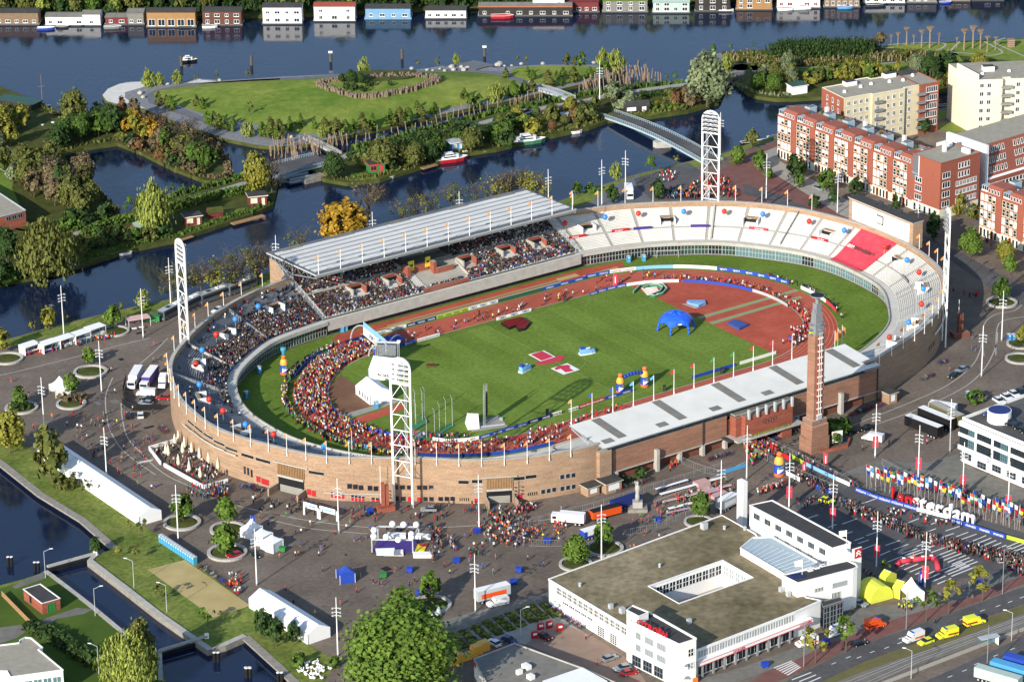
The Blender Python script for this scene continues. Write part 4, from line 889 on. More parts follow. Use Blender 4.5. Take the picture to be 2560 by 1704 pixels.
def gable(name,label,A,B_,wd,ev,rg,cat='tent',m='tent',nseg=None,side=1):
 rz,L=axes(A,B_); r=thing(name,label,cat,A,rz); w=wd*side
 n=nseg or max(1,round(L/5)); 
 for i in range(n):
  x0,x1=L*i/n,L*(i+1)/n-.04; j=MB()
  j.poly([(x0,0,ev),(x1,0,ev),(x1,w/2,rg),(x0,w/2,rg)],m); j.poly([(x0,w/2,rg),(x1,w/2,rg),(x1,w,ev),(x0,w,ev)],m); j.make('roof_panel',r)
  j=MB(); j.poly([(x0,0.05*side,0),(x1,.05*side,0),(x1,.05*side,ev),(x0,.05*side,ev)],m); j.make('side_panel',r); j=MB(); j.poly([(x0,w-.05*side,0),(x1,w-.05*side,0),(x1,w-.05*side,ev),(x0,w-.05*side,ev)],m); j.make('side_panel',r)
 for x in (0.02,L-.06):
  j=MB(); j.poly([(x,0,0),(x,w,0),(x,w,ev),(x,w/2,rg-.03),(x,0,ev)],m); j.make('end_panel',r)
 j=MB(); j.bar((0,w/2,rg),(L,w/2,rg),.18,.12,'lightsteel')
 for i in range(n+1): j.bar((L*i/n,-.03*side,0),(L*i/n,-.03*side,ev),.1,.1,'lightsteel')
 j.make('frame',r); return r
gable('long_tent','very long white marquee on the grass bank along the left canal',QW(20,318,1040),QW(30,1165,268),6.8,2.8,4.6,side=1,nseg=18)
gable('long_tent','shorter white marquee beside the sand court and young trees',QW(30,2078,950),QW(31,500,1258),6.8,2.8,4.6,side=1,nseg=10)
r=gable('pavilion_tent','white gabled tent with windows and teal toilet on the clay of the left bend',QW(21,1020,612),QW(21,900,520),7.2,3,5,nseg=3,side=-1)
for i in range(4): j=MB(); j.bx(1.2+i*1.8,1.9+i*1.8,-.02,.03,.8,2.2,'slate'); j.make('window',r)
r=gable('pavilion_tent','white vaulted tent with black letters on its side behind the near floodlight mast',QW(21,1008,388),QW(21,1240,415),8.5,3.2,5.6,nseg=3,side=1)
text_mesh('ACSES',1.3,.01,'black','lettering',r,.03,(4.5,-.05,1.2),(pi/2,0,0))
def pagoda(A,rz,s,label,col='tent',h=2.6,pk=5.2,extra=True):
 r=thing('pagoda_tent',label,'tent',A,rz); j=MB(); k=s/2
 N=6
 for q in range(4):
  a=q*pi/2; c_,s_=cos(a),sin(a); rot=lambda x,y,z:(x*c_-y*s_,x*s_+y*c_,z)
  for i in range(N):
   t0,t1=i/N,(i+1)/N; w0,w1=k*(1-t0)+.04,k*(1-t1)+.04; z0=h+(pk-h)*t0**1.8; z1=h+(pk-h)*t1**1.8
   j.poly([rot(-w0,-w0,z0),rot(w0,-w0,z0),rot(w1,-w1,z1),rot(-w1,-w1,z1)],col)
 j.make('canopy',r)
 for q in range(4):
  a=q*pi/2; c_,s_=cos(a),sin(a); rot=lambda x,y,z:(x*c_-y*s_,x*s_+y*c_,z); j=MB(); j.bar(rot(k,k,0),rot(k,k,h),.1,.1,'white'); j.make('leg',r)
  if q!=3 and extra: j=MB(); j.poly([rot(-k+.05,-k+.03,.0),rot(k-.05,-k+.03,0),rot(k-.05,-k+.03,h),rot(-k+.05,-k+.03,h)],col); j.make('side_panel',r)
 return r
_d=.6
pagoda(QW(20,505,510),.5,5,'small white pagoda tent beside the planter with dry shrubs',pk=5.5)
for i,(x,y) in enumerate(((2100,350),(2185,405),(2270,460))): pagoda(QW(30,x,y),-.62,4.2,'white pagoda tent, %s of three joined together in the square'%('rear','middle','front')[i],h=2.7,pk=5 if i==0 else 4.2)
pagoda(QW(33,1390,870),.35,5,'white pagoda tent beside the blue info flag near the medics',pk=6)
pagoda(QW(31,815,720),.3,4,'blue pavilion tent with white marks alone in the square','boardblue',2.6,4.3)
pagoda(QW(21,1225,110),.5,5,'blue pavilion roof beside the finish on the inner track edge','boardblue',2.4,3.6,False)
mat('yellowtent','#d6d94a',.6,var=.06)
def arched(label,A,B_,w,h,m,n=6):
 rz,L=axes(A,B_); r=thing('medical_tent',label,'tent',A,rz); K=8
 for i in range(n):
  x0,x1=L*i/n,L*(i+1)/n-.03; j=MB(); P=[(-w/2*cos(pi*t/K),h*(sin(pi*t/K)**.75)) for t in range(K+1)]
  for (a,b_),(c,d) in zip(P,P[1:]): j.poly([(x0,a,b_),(x0,c,d),(x1,c,d),(x1,a,b_)],m)
  j.make('roof_panel',r)
 j=MB()
 for x in (.02,L-.04): j.poly([(x,a,b_) for a,b_ in P],m)
 j.make('end_panel',r); return r
arched('large yellow inflatable medical tent beside the white showroom',QW(33,1030,815),QW(33,1150,895),7,4.2,'yellowtent')
for A,B_,lb in (((33,1120,770),(33,1180,795),'small yellow tent behind the large yellow one'),((33,1235,860),(33,1300,880),'small yellow tent between the large one and the white pagoda')):
 gable('medical_tent',lb,QW(*A),QW(*B_),4.2,3,4.2,m='yellowtent',nseg=1)
for i,(x,y) in enumerate(((205,1568),(362,1550),(500,1508),(628,1470),(752,1420))):
 A=QW(10,x,y); B_=QW(10,x+128,y-42); rz,L=axes(A,B_); r=thing('market_stall','white roofed market stall, %s from the left in the row by the grass bank'%ORD[i],'market stall',A,rz)
 j=MB(); j.prism([(0,-.6),(L,-.6),(L,3),(0,3)],2.7,2.85,'tent','tent',True); j.make('roof',r)
 for k,(a,b_) in enumerate(((.1,-.4),(L-.1,-.4),(.1,2.8),(L-.1,2.8))): j=MB(); j.bar((a,b_,0),(a,b_,2.7),.1,.1,'white'); j.make('leg',r)
 j=MB(); j.bx(.2,L-.2,0,.8,.75,.85,'white'); j.bx(.2,L-.2,.02,.06,.1,.74,('red','purple','white','lightblue','white')[i]); j.bx(.05,.12,-.3,2.8,.0,2.6,'tent'); j.make('counter',r)
A=QW(10,1075,1345); B_=QW(10,1260,1315); rz,L=axes(A,B_); r=thing('market_stall','pinkish roofed stall with white tables beside a green van','market stall',A,rz); mat('palepink','#d6aaa4',.7,var=.06)
j=MB(); j.prism([(0,0),(L,0),(L,3.6),(0,3.6)],2.6,2.8,'palepink','palepink',True); j.make('roof',r); j=MB(); [j.bar((a,b_,0),(a,b_,2.6),.1,.1,'white') for a in (.1,L-.1) for b_ in (.1,3.5)]; j.make('frame',r); j=MB(); j.bx(.5,2,-2.2,-1,.7,.78,'white'); j.bx(2.8,4.3,-2,-.9,.7,.78,'white'); j.make('table',r)
mat('teal','#3f93a8',.5,var=.05); mat('toiletblue','#2f5f9a',.5,var=.05)
def toilet(m='teal'):
 r=thing('portable_toilet','x','portable toilet'); j=MB(); j.bx(-.55,.55,-.55,.55,0,2.1,m); j.make('cabin',r); j=MB(); j.bx(-.6,.6,-.6,.6,2.1,2.2,'lightsteel'); j.lathe([(.45,2.2),(.2,2.36)],'lightsteel',8); j.make('roof',r); j=MB(); j.bx(-.4,.4,-.58,-.55,.1,2.0,'lightblue'); j.bx(-.3,.3,-.6,-.58,1.6,1.85,'white'); j.make('door',r); return r
A,B_=QW(30,1338,395),QW(30,1632,590); rz,L=axes(A,B_)
for i in range(15): t=(i+.5)/15; first_or_dup(PROTO,'wc',toilet,(A[0]+(B_[0]-A[0])*t,A[1]+(B_[1]-A[1])*t),rz,'teal portable toilet, %s from the far end of the long row by the grass'%ORD[i],'row of portable toilets by the sand court')
for rc,x,y,m,lb in ((11,785,1365,'teal','left of a teal pair before the busy terrace'),(11,815,1355,'teal','right of a teal pair before the busy terrace'),(12,1105,785,'teal','left of the grey post at the arcade windows'),(12,1232,775,'teal','right of the grey post at the arcade windows'),(21,1070,635,'teal','at the corner of the white gabled tent'),(21,95,340,'toiletblue','blue, beside the inflated bottle'),(20,2160,340,'toiletblue','dark blue, upper one at the shaded lip wall'),(20,2055,550,'toiletblue','dark blue, lower one at the shaded lip wall'),(23,1868,550,'teal','left of two by the ramp of the car park'),(23,1905,545,'teal','right of two by the ramp of the car park'),(23,2210,70,'toiletblue','left of two by the planter at the right edge'),(23,2245,70,'toiletblue','right of two by the planter at the right edge')):
 first_or_dup(PROTO,'wc' if m=='teal' else 'wcb',lambda: toilet(m),QW(rc,x,y),.3,'portable toilet '+lb,'scattered portable toilets')
r=thing('finish_gantry','white and blue finish gantry on curved tubes over the track','finish gantry')
pA=W(912,872);pB=W(968,906)
A=(*pA,8.2);B_=(*pB,6.6)
j=MB(); 
for dz in (0,2.6): j.bar((A[0],A[1],A[2]+dz-2.6),(B_[0],B_[1],B_[2]+dz-2.6),.5,.4,'white')
j.make('truss',r)
j=MB(); rz,L=axes(A,B_); n=(sin(rz)*.3,-cos(rz)*.3)
P=[(A[0]+n[0],A[1]+n[1]),(B_[0]+n[0],B_[1]+n[1])]
def slant(j,z0,z1,m,off=0):
 j.poly([(P[0][0]+off*n[0],P[0][1]+off*n[1],A[2]-2.6+z0),(P[1][0]+off*n[0],P[1][1]+off*n[1],B_[2]-2.6+z0),(P[1][0]+off*n[0],P[1][1]+off*n[1],B_[2]-2.6+z1),(P[0][0]+off*n[0],P[0][1]+off*n[1],A[2]-2.6+z1)],m)
slant(j,-1,1.6,'white'); j.make('finish_panel',r); j=MB(); slant(j,1.65,3.4,'skyblue'); j.make('blue_panel',r)
mx_,my_=(P[0][0]+P[1][0])/2,(P[0][1]+P[1][1])/2; o=text_mesh('FINISH',2.1,.01,'navy','lettering',r,.03); o.matrix_world=Matrix.Translation((mx_+n[0]*.3,my_+n[1]*.3,(A[2]+B_[2])/2-3.1))@Matrix.Rotation(rz,4,'Z')@Matrix.Rotation(atan2(-(B_[2]-A[2]),L),4,'Y')@Matrix.Rotation(pi/2,4,'X')
for S0,E in ((A,W(877,853)),(B_,W(1003,852)),(B_,W(922,890))):
 j=MB(); pts=[]
 for i in range(9):
  t=i/8; pts.append((S0[0]+(E[0]-S0[0])*sin(t*pi/2)**1.1,S0[1]+(E[1]-S0[1])*sin(t*pi/2)**1.1,(S0[2]-1)*(cos(t*pi/2))+.05))
 j.path(pts,.25,'lightsteel',6); j.make('curved_tube',r)
p=QW(21,1165,250); r=thing('video_screen','grey video screen hung from a truss frame by the left end of the pitch','screen',p,atan2(-.15,1))
for x in (-3.3,3.3):
 j=MB()
 for a in (-.25,.25):
  for b_ in (-.25,.25): j.bar((x+a,b_,0),(x+a,b_,6.6),.07,.07,'lightsteel')
 for i in range(9): j.bar((x-.25,-.25,i*.7),(x+.25,-.25,i*.7+.6),.05,.05,'lightsteel')
 j.make('tower',r)
j=MB(); j.bar((-3.8,0,6.4),(3.8,0,6.4),.5,.5,'lightsteel'); j.bx(-4,-3,-.4,.4,6.6,7.1,'white'); j.bx(3,4,-.4,.4,6.6,7.1,'white'); j.make('beam',r)
mat('screen','#8a8f93',.5,col2='#4c5054',scale=2.2,detail=8)
j=MB(); j.bx(-2.7,2.7,-.45,-.15,2.2,5.7,'screen'); j.bx(-2.9,2.9,-.14,.3,2.0,5.9,'darksteel'); j.make('screen',r)
j=MB(); j.bx(-4,-3.7,-.5,-.3,-0,4,'boardblue'); j.make('side_banner',r)
p=QW(21,1970,790); r=thing('stage_rig','dark screen on a truss seen edge on beside a white wedge cover on grey matting','stage rig',p,.25)
for a,b_,z in ((0,0,13),(1.2,2.8,12)):
 j=MB()
 for dx in (-.25,.25): j.bar((a+dx,b_,0),(a+dx+.2,b_,z),.1,.1,'lightsteel')
 for i in range(14): j.bar((a-.25,b_,i*.8),(a+.25,b_,i*.8+.8),.06,.06,'lightsteel')
 j.make('tower',r)
j=MB(); j.prism([(.5,.3),(1.0,.3),(1.9,3.2),(1.4,3.2)],3,9.5,'black'); j.make('screen',r)
j=MB(); j.bx(-2,6,-.3,.1,0,.4,'lightsteel'); j.bx(5.4,6.2,3,3.8,0,.8,'lightsteel'); j.make('base_beam',r)
j=MB(); k=[(-5,-1,0),(-1.6,-1,0),(-1,4.2,0),(-4.6,4.2,0),(-4.6,-.6,5),(-1.8,-.6,4.6),(-1.2,3.6,2.6),(-4,3.6,3.4)]
for f in ((0,1,5,4),(1,2,6,5),(2,3,7,6),(3,0,4,7),(4,5,6,7)): j.poly([k[i] for i in f],'tent')
j.make('cover_tent',r)
sheet('ground_matting',[Q(21,1840,800),Q(21,2080,690),Q(21,2175,790),Q(21,1870,830)],'pave',.1)
r=thing('discus_cage','tall pole cage with green netting for the throwing circle by the near straight','discus cage')
mat('netgreen','#3f7a55',.8,var=.1)
tops=[]
for x,y,h in ((1395,720,8),(1455,740,9),(1475,725,9),(1490,890,6),(1557,865,7.5),(1598,830,8),(1650,800,8.5),(1705,790,8.8),(1400,780,7)):
 p=QW(21,x,y); j=MB(); j.tube((*p,0),(*p,h),.09,.07,'lightsteel',6); j.bar((*p,h),(p[0]-.5,p[1]-.2,h+1.2),.1,.1,'lightsteel'); j.make('post',r); tops.append((p,h))
j=MB()
for a,b_ in ((4,5),(5,6),(6,7),(3,4),(0,1),(1,2)):
 (p,h),(p2,h2)=tops[a],tops[b_]
 j.bar((*p,h-.5),(*p2,h2-.5),.05,.05,'netgreen')
 for i in range(3): j.bar((*p,.3+i*.5),(*p2,.3+i*.5),.05,.12,'netgreen')
j.make('net_rail',r)
j=MB(); P=[QW(21,x,y) for x,y in ((1340,800),(1480,730),(1500,760),(1385,830))]; j.prism(P,.08,.5,'netgreen'); P=[QW(21,x,y) for x,y in ((1380,880),(1550,860),(1690,770),(1715,790),(1560,880),(1440,905))]; j.prism(P,.08,.4,'netgreen'); j.make('fallen_net',r)
j=MB(); j.lathe([(2,.09),(2,.14)],'pave',20,QW(21,1427,848)); j.make('throwing_circle',r)
mat('bottleorange','#e2743a',.45,var=.05); mat('bottleyellow','#e6b24a',.45,col2='#e0a040',scale=.6)
def bottle(tap=None,sc=1):
 r=thing('inflatable_bottle','x','inflatable bottle'); j=MB()
 j.lathe([(1.5,0),(1.75,.6),(1.75,1.2)],'bottleorange',16,cap=False); j.lathe([(1.75,1.2),(1.7,2.2),(1.6,3.6),(1.62,4.4)],'boardblue',16,cap=False); j.lathe([(1.62,4.4),(1.65,5.2),(1.35,6.2),(.85,6.9)],'bottleyellow',16,cap=False); j.make('body',r,True)
 j=MB(); j.lathe([(.85,6.9),(.8,7.2),(.95,7.3),(.95,8.0),(.6,8.4)],'bottleorange',14); j.make('cap',r,True)
 j=MB(); 
 for i in range(5):
  a0=-pi/2-.7+i*.28; a1=a0+.28
  for z0,z1,rr,m in ((1.3,2.9,1.79,'white'),(3.0,3.4,1.7,'lime')): j.poly([(rr*cos(a0),rr*sin(a0),z0+.25*i),(rr*cos(a1),rr*sin(a1),z0+.25*i+.25),(rr*cos(a1),rr*sin(a1),z1),(rr*cos(a0),rr*sin(a0),z1)],m)
 j.make('label',r); return r
for rc,x,y,s_,lb in ((22,1037,505,.72,'inflated orange and blue bottle holding the left end of a blue arch'),(22,1240,452,.74,'inflated orange and blue bottle holding the right end of a blue arch'),(21,303,350,.72,'inflated orange bottle with teal top on the grass of the left bend'),(23,292,1195,.84,'large inflated orange and blue bottle among runners outside the stadium')):
 rr=first_or_dup(PROTO,'bottle',bottle,QW(rc,x,y),.3,lb,'inflatable bottles',s_)
p=QW(21,303,350); r=thing('inflatable_cup','teal flared inflatable cup above the bottle on the left bend','inflatable cup',(*p,6.1)); j=MB(); j.lathe([(.5,0),(.5,.5),(.7,1.2),(.85,1.6),(.85,2.3),(.6,2.4)],'teal',14); j.make('body',r,True)
A=(*QW(22,1037,505),6.3);B_=(*QW(22,1240,452),6.3); r=thing('inflatable_arch','blue inflated arch joining the two bottles on the pitch','inflatable arch'); j=MB(); j.path([(A[0]+(B_[0]-A[0])*i/8,A[1]+(B_[1]-A[1])*i/8,4.3+.8*sin(pi*i/8)) for i in range(9)],.55,'boardblue',10); j.make('tube',r,True)
mat('domeblue','#2455d0',.4,col2='#2e66e0',scale=.4)
p=QW(12,1500,1345); r=thing('dome_tent','big bright blue inflated dome tent on six legs beside the red end zone','tent',p,.2,sc=.93)
K=6
for k in range(K):
 a=2*pi*k/K; j=MB(); f=lambda rr,aa,z:(rr*cos(aa),rr*sin(aa),z)
 rows=[]
 for i in range(7):
  t=i/6; z=2.6+3.6*sin(t*pi/2); rr=5.4*cos(t*pi/2)+.05; rows.append([(rr*(1-.10*cos(3*(s_-.5)*2)*(1-t)))*1.0 for s_ in (0,.25,.5,.75,1)]+[z])
 for i in range(6):
  for s_ in range(4):
   a0=a+2*pi/K*s_/4; a1=a+2*pi/K*(s_+1)/4; bow=lambda s__,i_: -.0
   zz=lambda i_,s__: rows[i_][5]+(0.9*sin(pi*s__/4)*(1-i_/6)**2)
   j.poly([f(rows[i][s_],a0,zz(i,s_)),f(rows[i][s_+1],a1,zz(i,s_+1)),f(rows[i+1][s_+1],a1,zz(i+1,s_+1)),f(rows[i+1][s_],a0,zz(i+1,s_))],'domeblue')
 j.make('roof_panel',r,True)
 j=MB(); j.path([f(6.1,a,0),f(6.0,a,1.3),f(5.6,a,2.6),f(4.6,a,4.1),f(2.6,a,5.6),f(.2,a,6.4)],.38,'domeblue',8); j.make('leg',r,True)
j=MB(); j.bx(-.6,.6,-5.3,-5.25,3.5,3.9,'white'); j.make('emblem',r)
def flat(name,label,cat,rc,L,m,z=.12):
 P=[QW(rc,x,y) for x,y in L]; c=(sum(p[0] for p in P)/len(P),sum(p[1] for p in P)/len(P)); r=thing(name,label,cat,c); j=MB(); j.prism([(p[0]-c[0],p[1]-c[1]) for p in P],.06,z,m); j.make('cloth',r); return r,c
mat('jerseyred','#c2384c',.7,var=.08)
r,c=flat('shirt_mat','huge white edged red running shirt laid flat on the pitch','shirt mat',22,[(270,188),(400,155),(500,210),(375,245)],'white'); 
for L in ([(290,190),(385,160),(480,208),(380,240)],[(325,255),(380,245),(500,208),(540,195),(572,210),(545,240),(420,270),(335,272)]):
 j=MB(); j.prism([(QW(22,x,y)[0]-c[0],QW(22,x,y)[1]-c[1]) for x,y in L],.12,.16,'jerseyred'); j.make('print',r)
r,c=flat('shirt_mat','square white sheet with a red jersey on it lying on the pitch','shirt mat',22,[(458,305),(595,260),(697,315),(565,355)],'white')
j=MB(); j.prism([(QW(22,x,y)[0]-c[0],QW(22,x,y)[1]-c[1]) for x,y in ((485,305),(525,282),(600,275),(625,290),(610,300),(650,325),(580,338),(540,308),(500,318))],.12,.16,'jerseyred'); j.make('print',r)
def shoe():
 r=thing('inflatable_shoe','x','inflatable shoe'); j=MB(); P=[(-2.6,-.9),(-1,-1.0),(1.2,-.9),(2.4,-.5),(2.7,.1),(2.2,.7),(.8,.9),(-1.4,.9),(-2.6,.7)]; j.prism(P,0,.4,'white'); j.make('sole',r)
 j=MB(); s_=lambda k,z:[(x*k-.1*(1-k),y*k) for x,y in P]
 prev=P
 for k,z0,z1 in ((.96,.4,.9),(.86,.9,1.3)): j.prism([(x*k,y*k) for x,y in P],z0,z1,'skyblue')
 j.prism([(-2.3,-.6),(-.2,-.65),(.6,-.5),(.6,.5),(-.2,.65),(-2.3,.6)],1.3,1.8,'skyblue'); j.prism([(-2.2,-.5),(-.9,-.55),(-.9,.55),(-2.2,.5)],1.8,2.4,'boardblue'); j.make('upper',r)
 j=MB(); j.prism([(-.7,-.3),(.9,-.25),(.9,.25),(-.7,.3)],1.8,1.95,'white'); j.make('laces',r); return r
first_or_dup(PROTO,'shoe',shoe,QW(22,245,320),.9,'inflated pale blue running shoe left of the red shirt mat','inflatable shoes'); first_or_dup(PROTO,'shoe',shoe,QW(22,762,180),.35,'inflated pale blue running shoe right of the red shirt mat','inflatable shoes')
mat('darkred','#6e1c20',.7,var=.1)
P=[QW(12,x,y) for x,y in ((40,1305),(210,1262),(285,1305),(245,1355),(190,1365),(165,1330),(110,1350))]; r=thing('podium','low dark red carpeted podium with steps beside the north straight','podium'); j=MB(); j.prism(P,.05,.9,'black','darkred'); j.make('deck',r); j=MB(); a,b_=QW(12,60,1300,.9),QW(12,210,1265,.9); j.wall([a,b_],.9,2.0,.15,'darkred'); a,b_=QW(12,110,1320,.9),QW(12,235,1290,.9); j.wall([a,b_],.9,1.7,.15,'darkred'); j.make('rear_screen',r)
def mat_block(label,rc,L,m,h,top=None):
 P=[QW(rc,x,y) for x,y in L]; r=thing('landing_mat',label,'landing mat'); j=MB(); j.prism(P,.08,h,m,top); j.make('cushion',r); return r
mat('matblue','#6f9ac8',.6,var=.05); mat('matnavy','#33508f',.6,var=.06)
r=mat_block('pale blue pole vault landing mat on the red end zone',12,[(1590,1130),(1600,1118),(1740,1120),(1750,1145),(1685,1165)],'matblue',.8); j=MB(); P=[QW(12,x,y,.8) for x,y in ((1600,1130),(1735,1130),(1690,1150))]; j.prism(P,.8,1.1,'skyblue'); j.make('top_pad',r)
for i in range(7): j=MB(); a,b_=QW(12,1553+i*15,1140+i*5),QW(12,1610+i*12,1133+i*6); j.bar((*a,.2),(*b_,.2),.1,.1,'lightsteel'); j.make('rail',r)
mat_block('navy blue high jump landing mat on the red end zone',12,[(1930,1305),(1990,1280),(2105,1320),(2030,1355)],'matnavy',.8)
r=thing('hurdle_ring','oval of green and white hurdles stacked at the corner of the red end zone','hurdle stack')
P=[QW(12,x,y) for x,y in ((1145,1050),(1200,995),(1290,978),(1390,985),(1425,1020),(1390,1060),(1320,1085),(1290,1075),(1370,1040),(1390,1010),(1350,992),(1280,992),(1230,1010))]
for a,b_ in zip(P,P[1:]): j=MB(); j.bar((*a,.5),(*b_,.5),.5,.8,'netgreen'); j.bar((*a,.95),(*b_,.95),.12,.12,'white'); j.make('hurdle',r)
for i in range(7): j=MB(); a,b_=QW(12,1210+i*8,1010+i*9),QW(12,1340+i*5,1000+i*9); j.bar((*a,.3),(*b_,.3),.12,.2,'white'); j.make('bar',r)
r=thing('football_goal','pair of steel goals parked against the arcade of the far bend','goal',QW(12,1430,750),.05); j=MB()
for x in (-3.6,3.6): j.bar((x,0,0),(x,0,2.4),.12,.12,'lightsteel'); j.bar((x,0,2.4),(x,1.6,.1),.1,.1,'lightsteel')
j.bar((-3.6,0,2.4),(3.6,0,2.4),.12,.12,'lightsteel'); [j.bar((-3.6+i*.6,0,2.4),(-3.6+i*.6,1.6,.1),.05,.05,'lightsteel') for i in range(13)]; j.make('frame',r)
r=thing('trestle_table','small brown trestle bench standing alone on the left of the pitch','table',QW(21,1525,295),.1); j=MB(); j.bx(-1.3,1.3,-.6,.6,.9,1.05,'darkred'); j.make('tabletop',r); j=MB(); [j.bar((a,b_,0),(a,b_,.9),.1,.1,'darksteel') for a in (-1.1,1.1) for b_ in (-.4,.4)]; j.make('frame',r)
for rc,x,y,lb in ((22,427,690,'left of the navy board'),(22,1405,490,'right of the bottle arch'),(22,1883,345,'near the right corner of the pitch'),(21,1745,885,'by the white near side board'),(12,575,1110,'beside the north straight railing')):
 j=MB(); j.box(0,0,.9,.9,.8,1.8,'black'); j.box(0,-.41,.9,.7,.03,1.5,'darksteel'); j.make('loudspeaker',label='black loudspeaker stack '+lb,cat='loudspeaker',group='loudspeakers around the pitch',loc=QW(rc,x,y))
# ================= buildings =================
mat('redbrick','#935442',.9,var=.1,scale=1.5); mat('redroof','#935646',.85,var=.06,scale=.5); mat('cream','#d8cfb4',.85,col2='#e0d8c0',scale=.4); mat('beige','#c9bd9c',.85,col2='#d3c8a9',scale=.4); mat('zinc','#9fb0b8',.5,var=.06); mat('gravelroof','#8f897b',.95,col2='#a29b8a',scale=.6,detail=9)
mat('mossroof','#94866a',.95,col2='#5c5338',scale=.055,detail=12,fine=((.6,.2),)); mat('blind','#9aa0a2',.7,var=.05)
_WM={}; mat('curtain','#a39d8e',.8,var=.1)
def winmesh(w,h,cols=1,rows=1,fr='white',gl='glass',sill=True,blind=0):
 k=(w,h,cols,rows,fr,gl,sill,blind)
 if k in _WM: return _WM[k]
 j=MB(); j.poly([(-w/2,-.03,0),(w/2,-.03,0),(w/2,-.03,h),(-w/2,-.03,h)],gl); t=.11
 if blind: j.poly([(-w/2,-.05,h*(1-blind)),(w/2,-.05,h*(1-blind)),(w/2,-.05,h),(-w/2,-.05,h)],'tent')
 for x in [-w/2+w*i/cols for i in range(cols+1)]: j.bx(x-t/2,x+t/2,-.1,.0,0,h,fr)
 for z in [h*i/rows for i in range(rows+1)]: j.bx(-w/2-t/2,w/2+t/2,-.11,-.0,z-t/2,z+t/2,fr)
 if sill: j.bx(-w/2-.1,w/2+.1,-.2,0,-.14,-.06,fr)
 _WM[k]=j.mesh('window'); return _WM[k]
def win(root,x,y,z,me,rz=0,name='window'): return link(me,name,root,loc=(x,y,z),rz=rz)
def edge(root,A,B_,z,n,me,m0=.5,m1=.5,name='window',off=.0):
 rz,L=axes(A,B_); nx,ny=sin(rz),-cos(rz)
 for i in range(n):
  t=(m0+(L-m0-m1)*(i+.5)/n)/L; win(root,A[0]+(B_[0]-A[0])*t+nx*(.01+off),A[1]+(B_[1]-A[1])*t+ny*(.01+off),z,me,rz,name)
def mass(root,name,P,z0,z1,side,top,par=.3,pm=None,label=None):
 j=MB(); j.prism(P,z0,z1,side,top); 
 if par: j.wall(P,z1,z1+par,.3,pm or side,closed=True)
 o=j.make(name,root)
 if label:o['label']=label
 return o
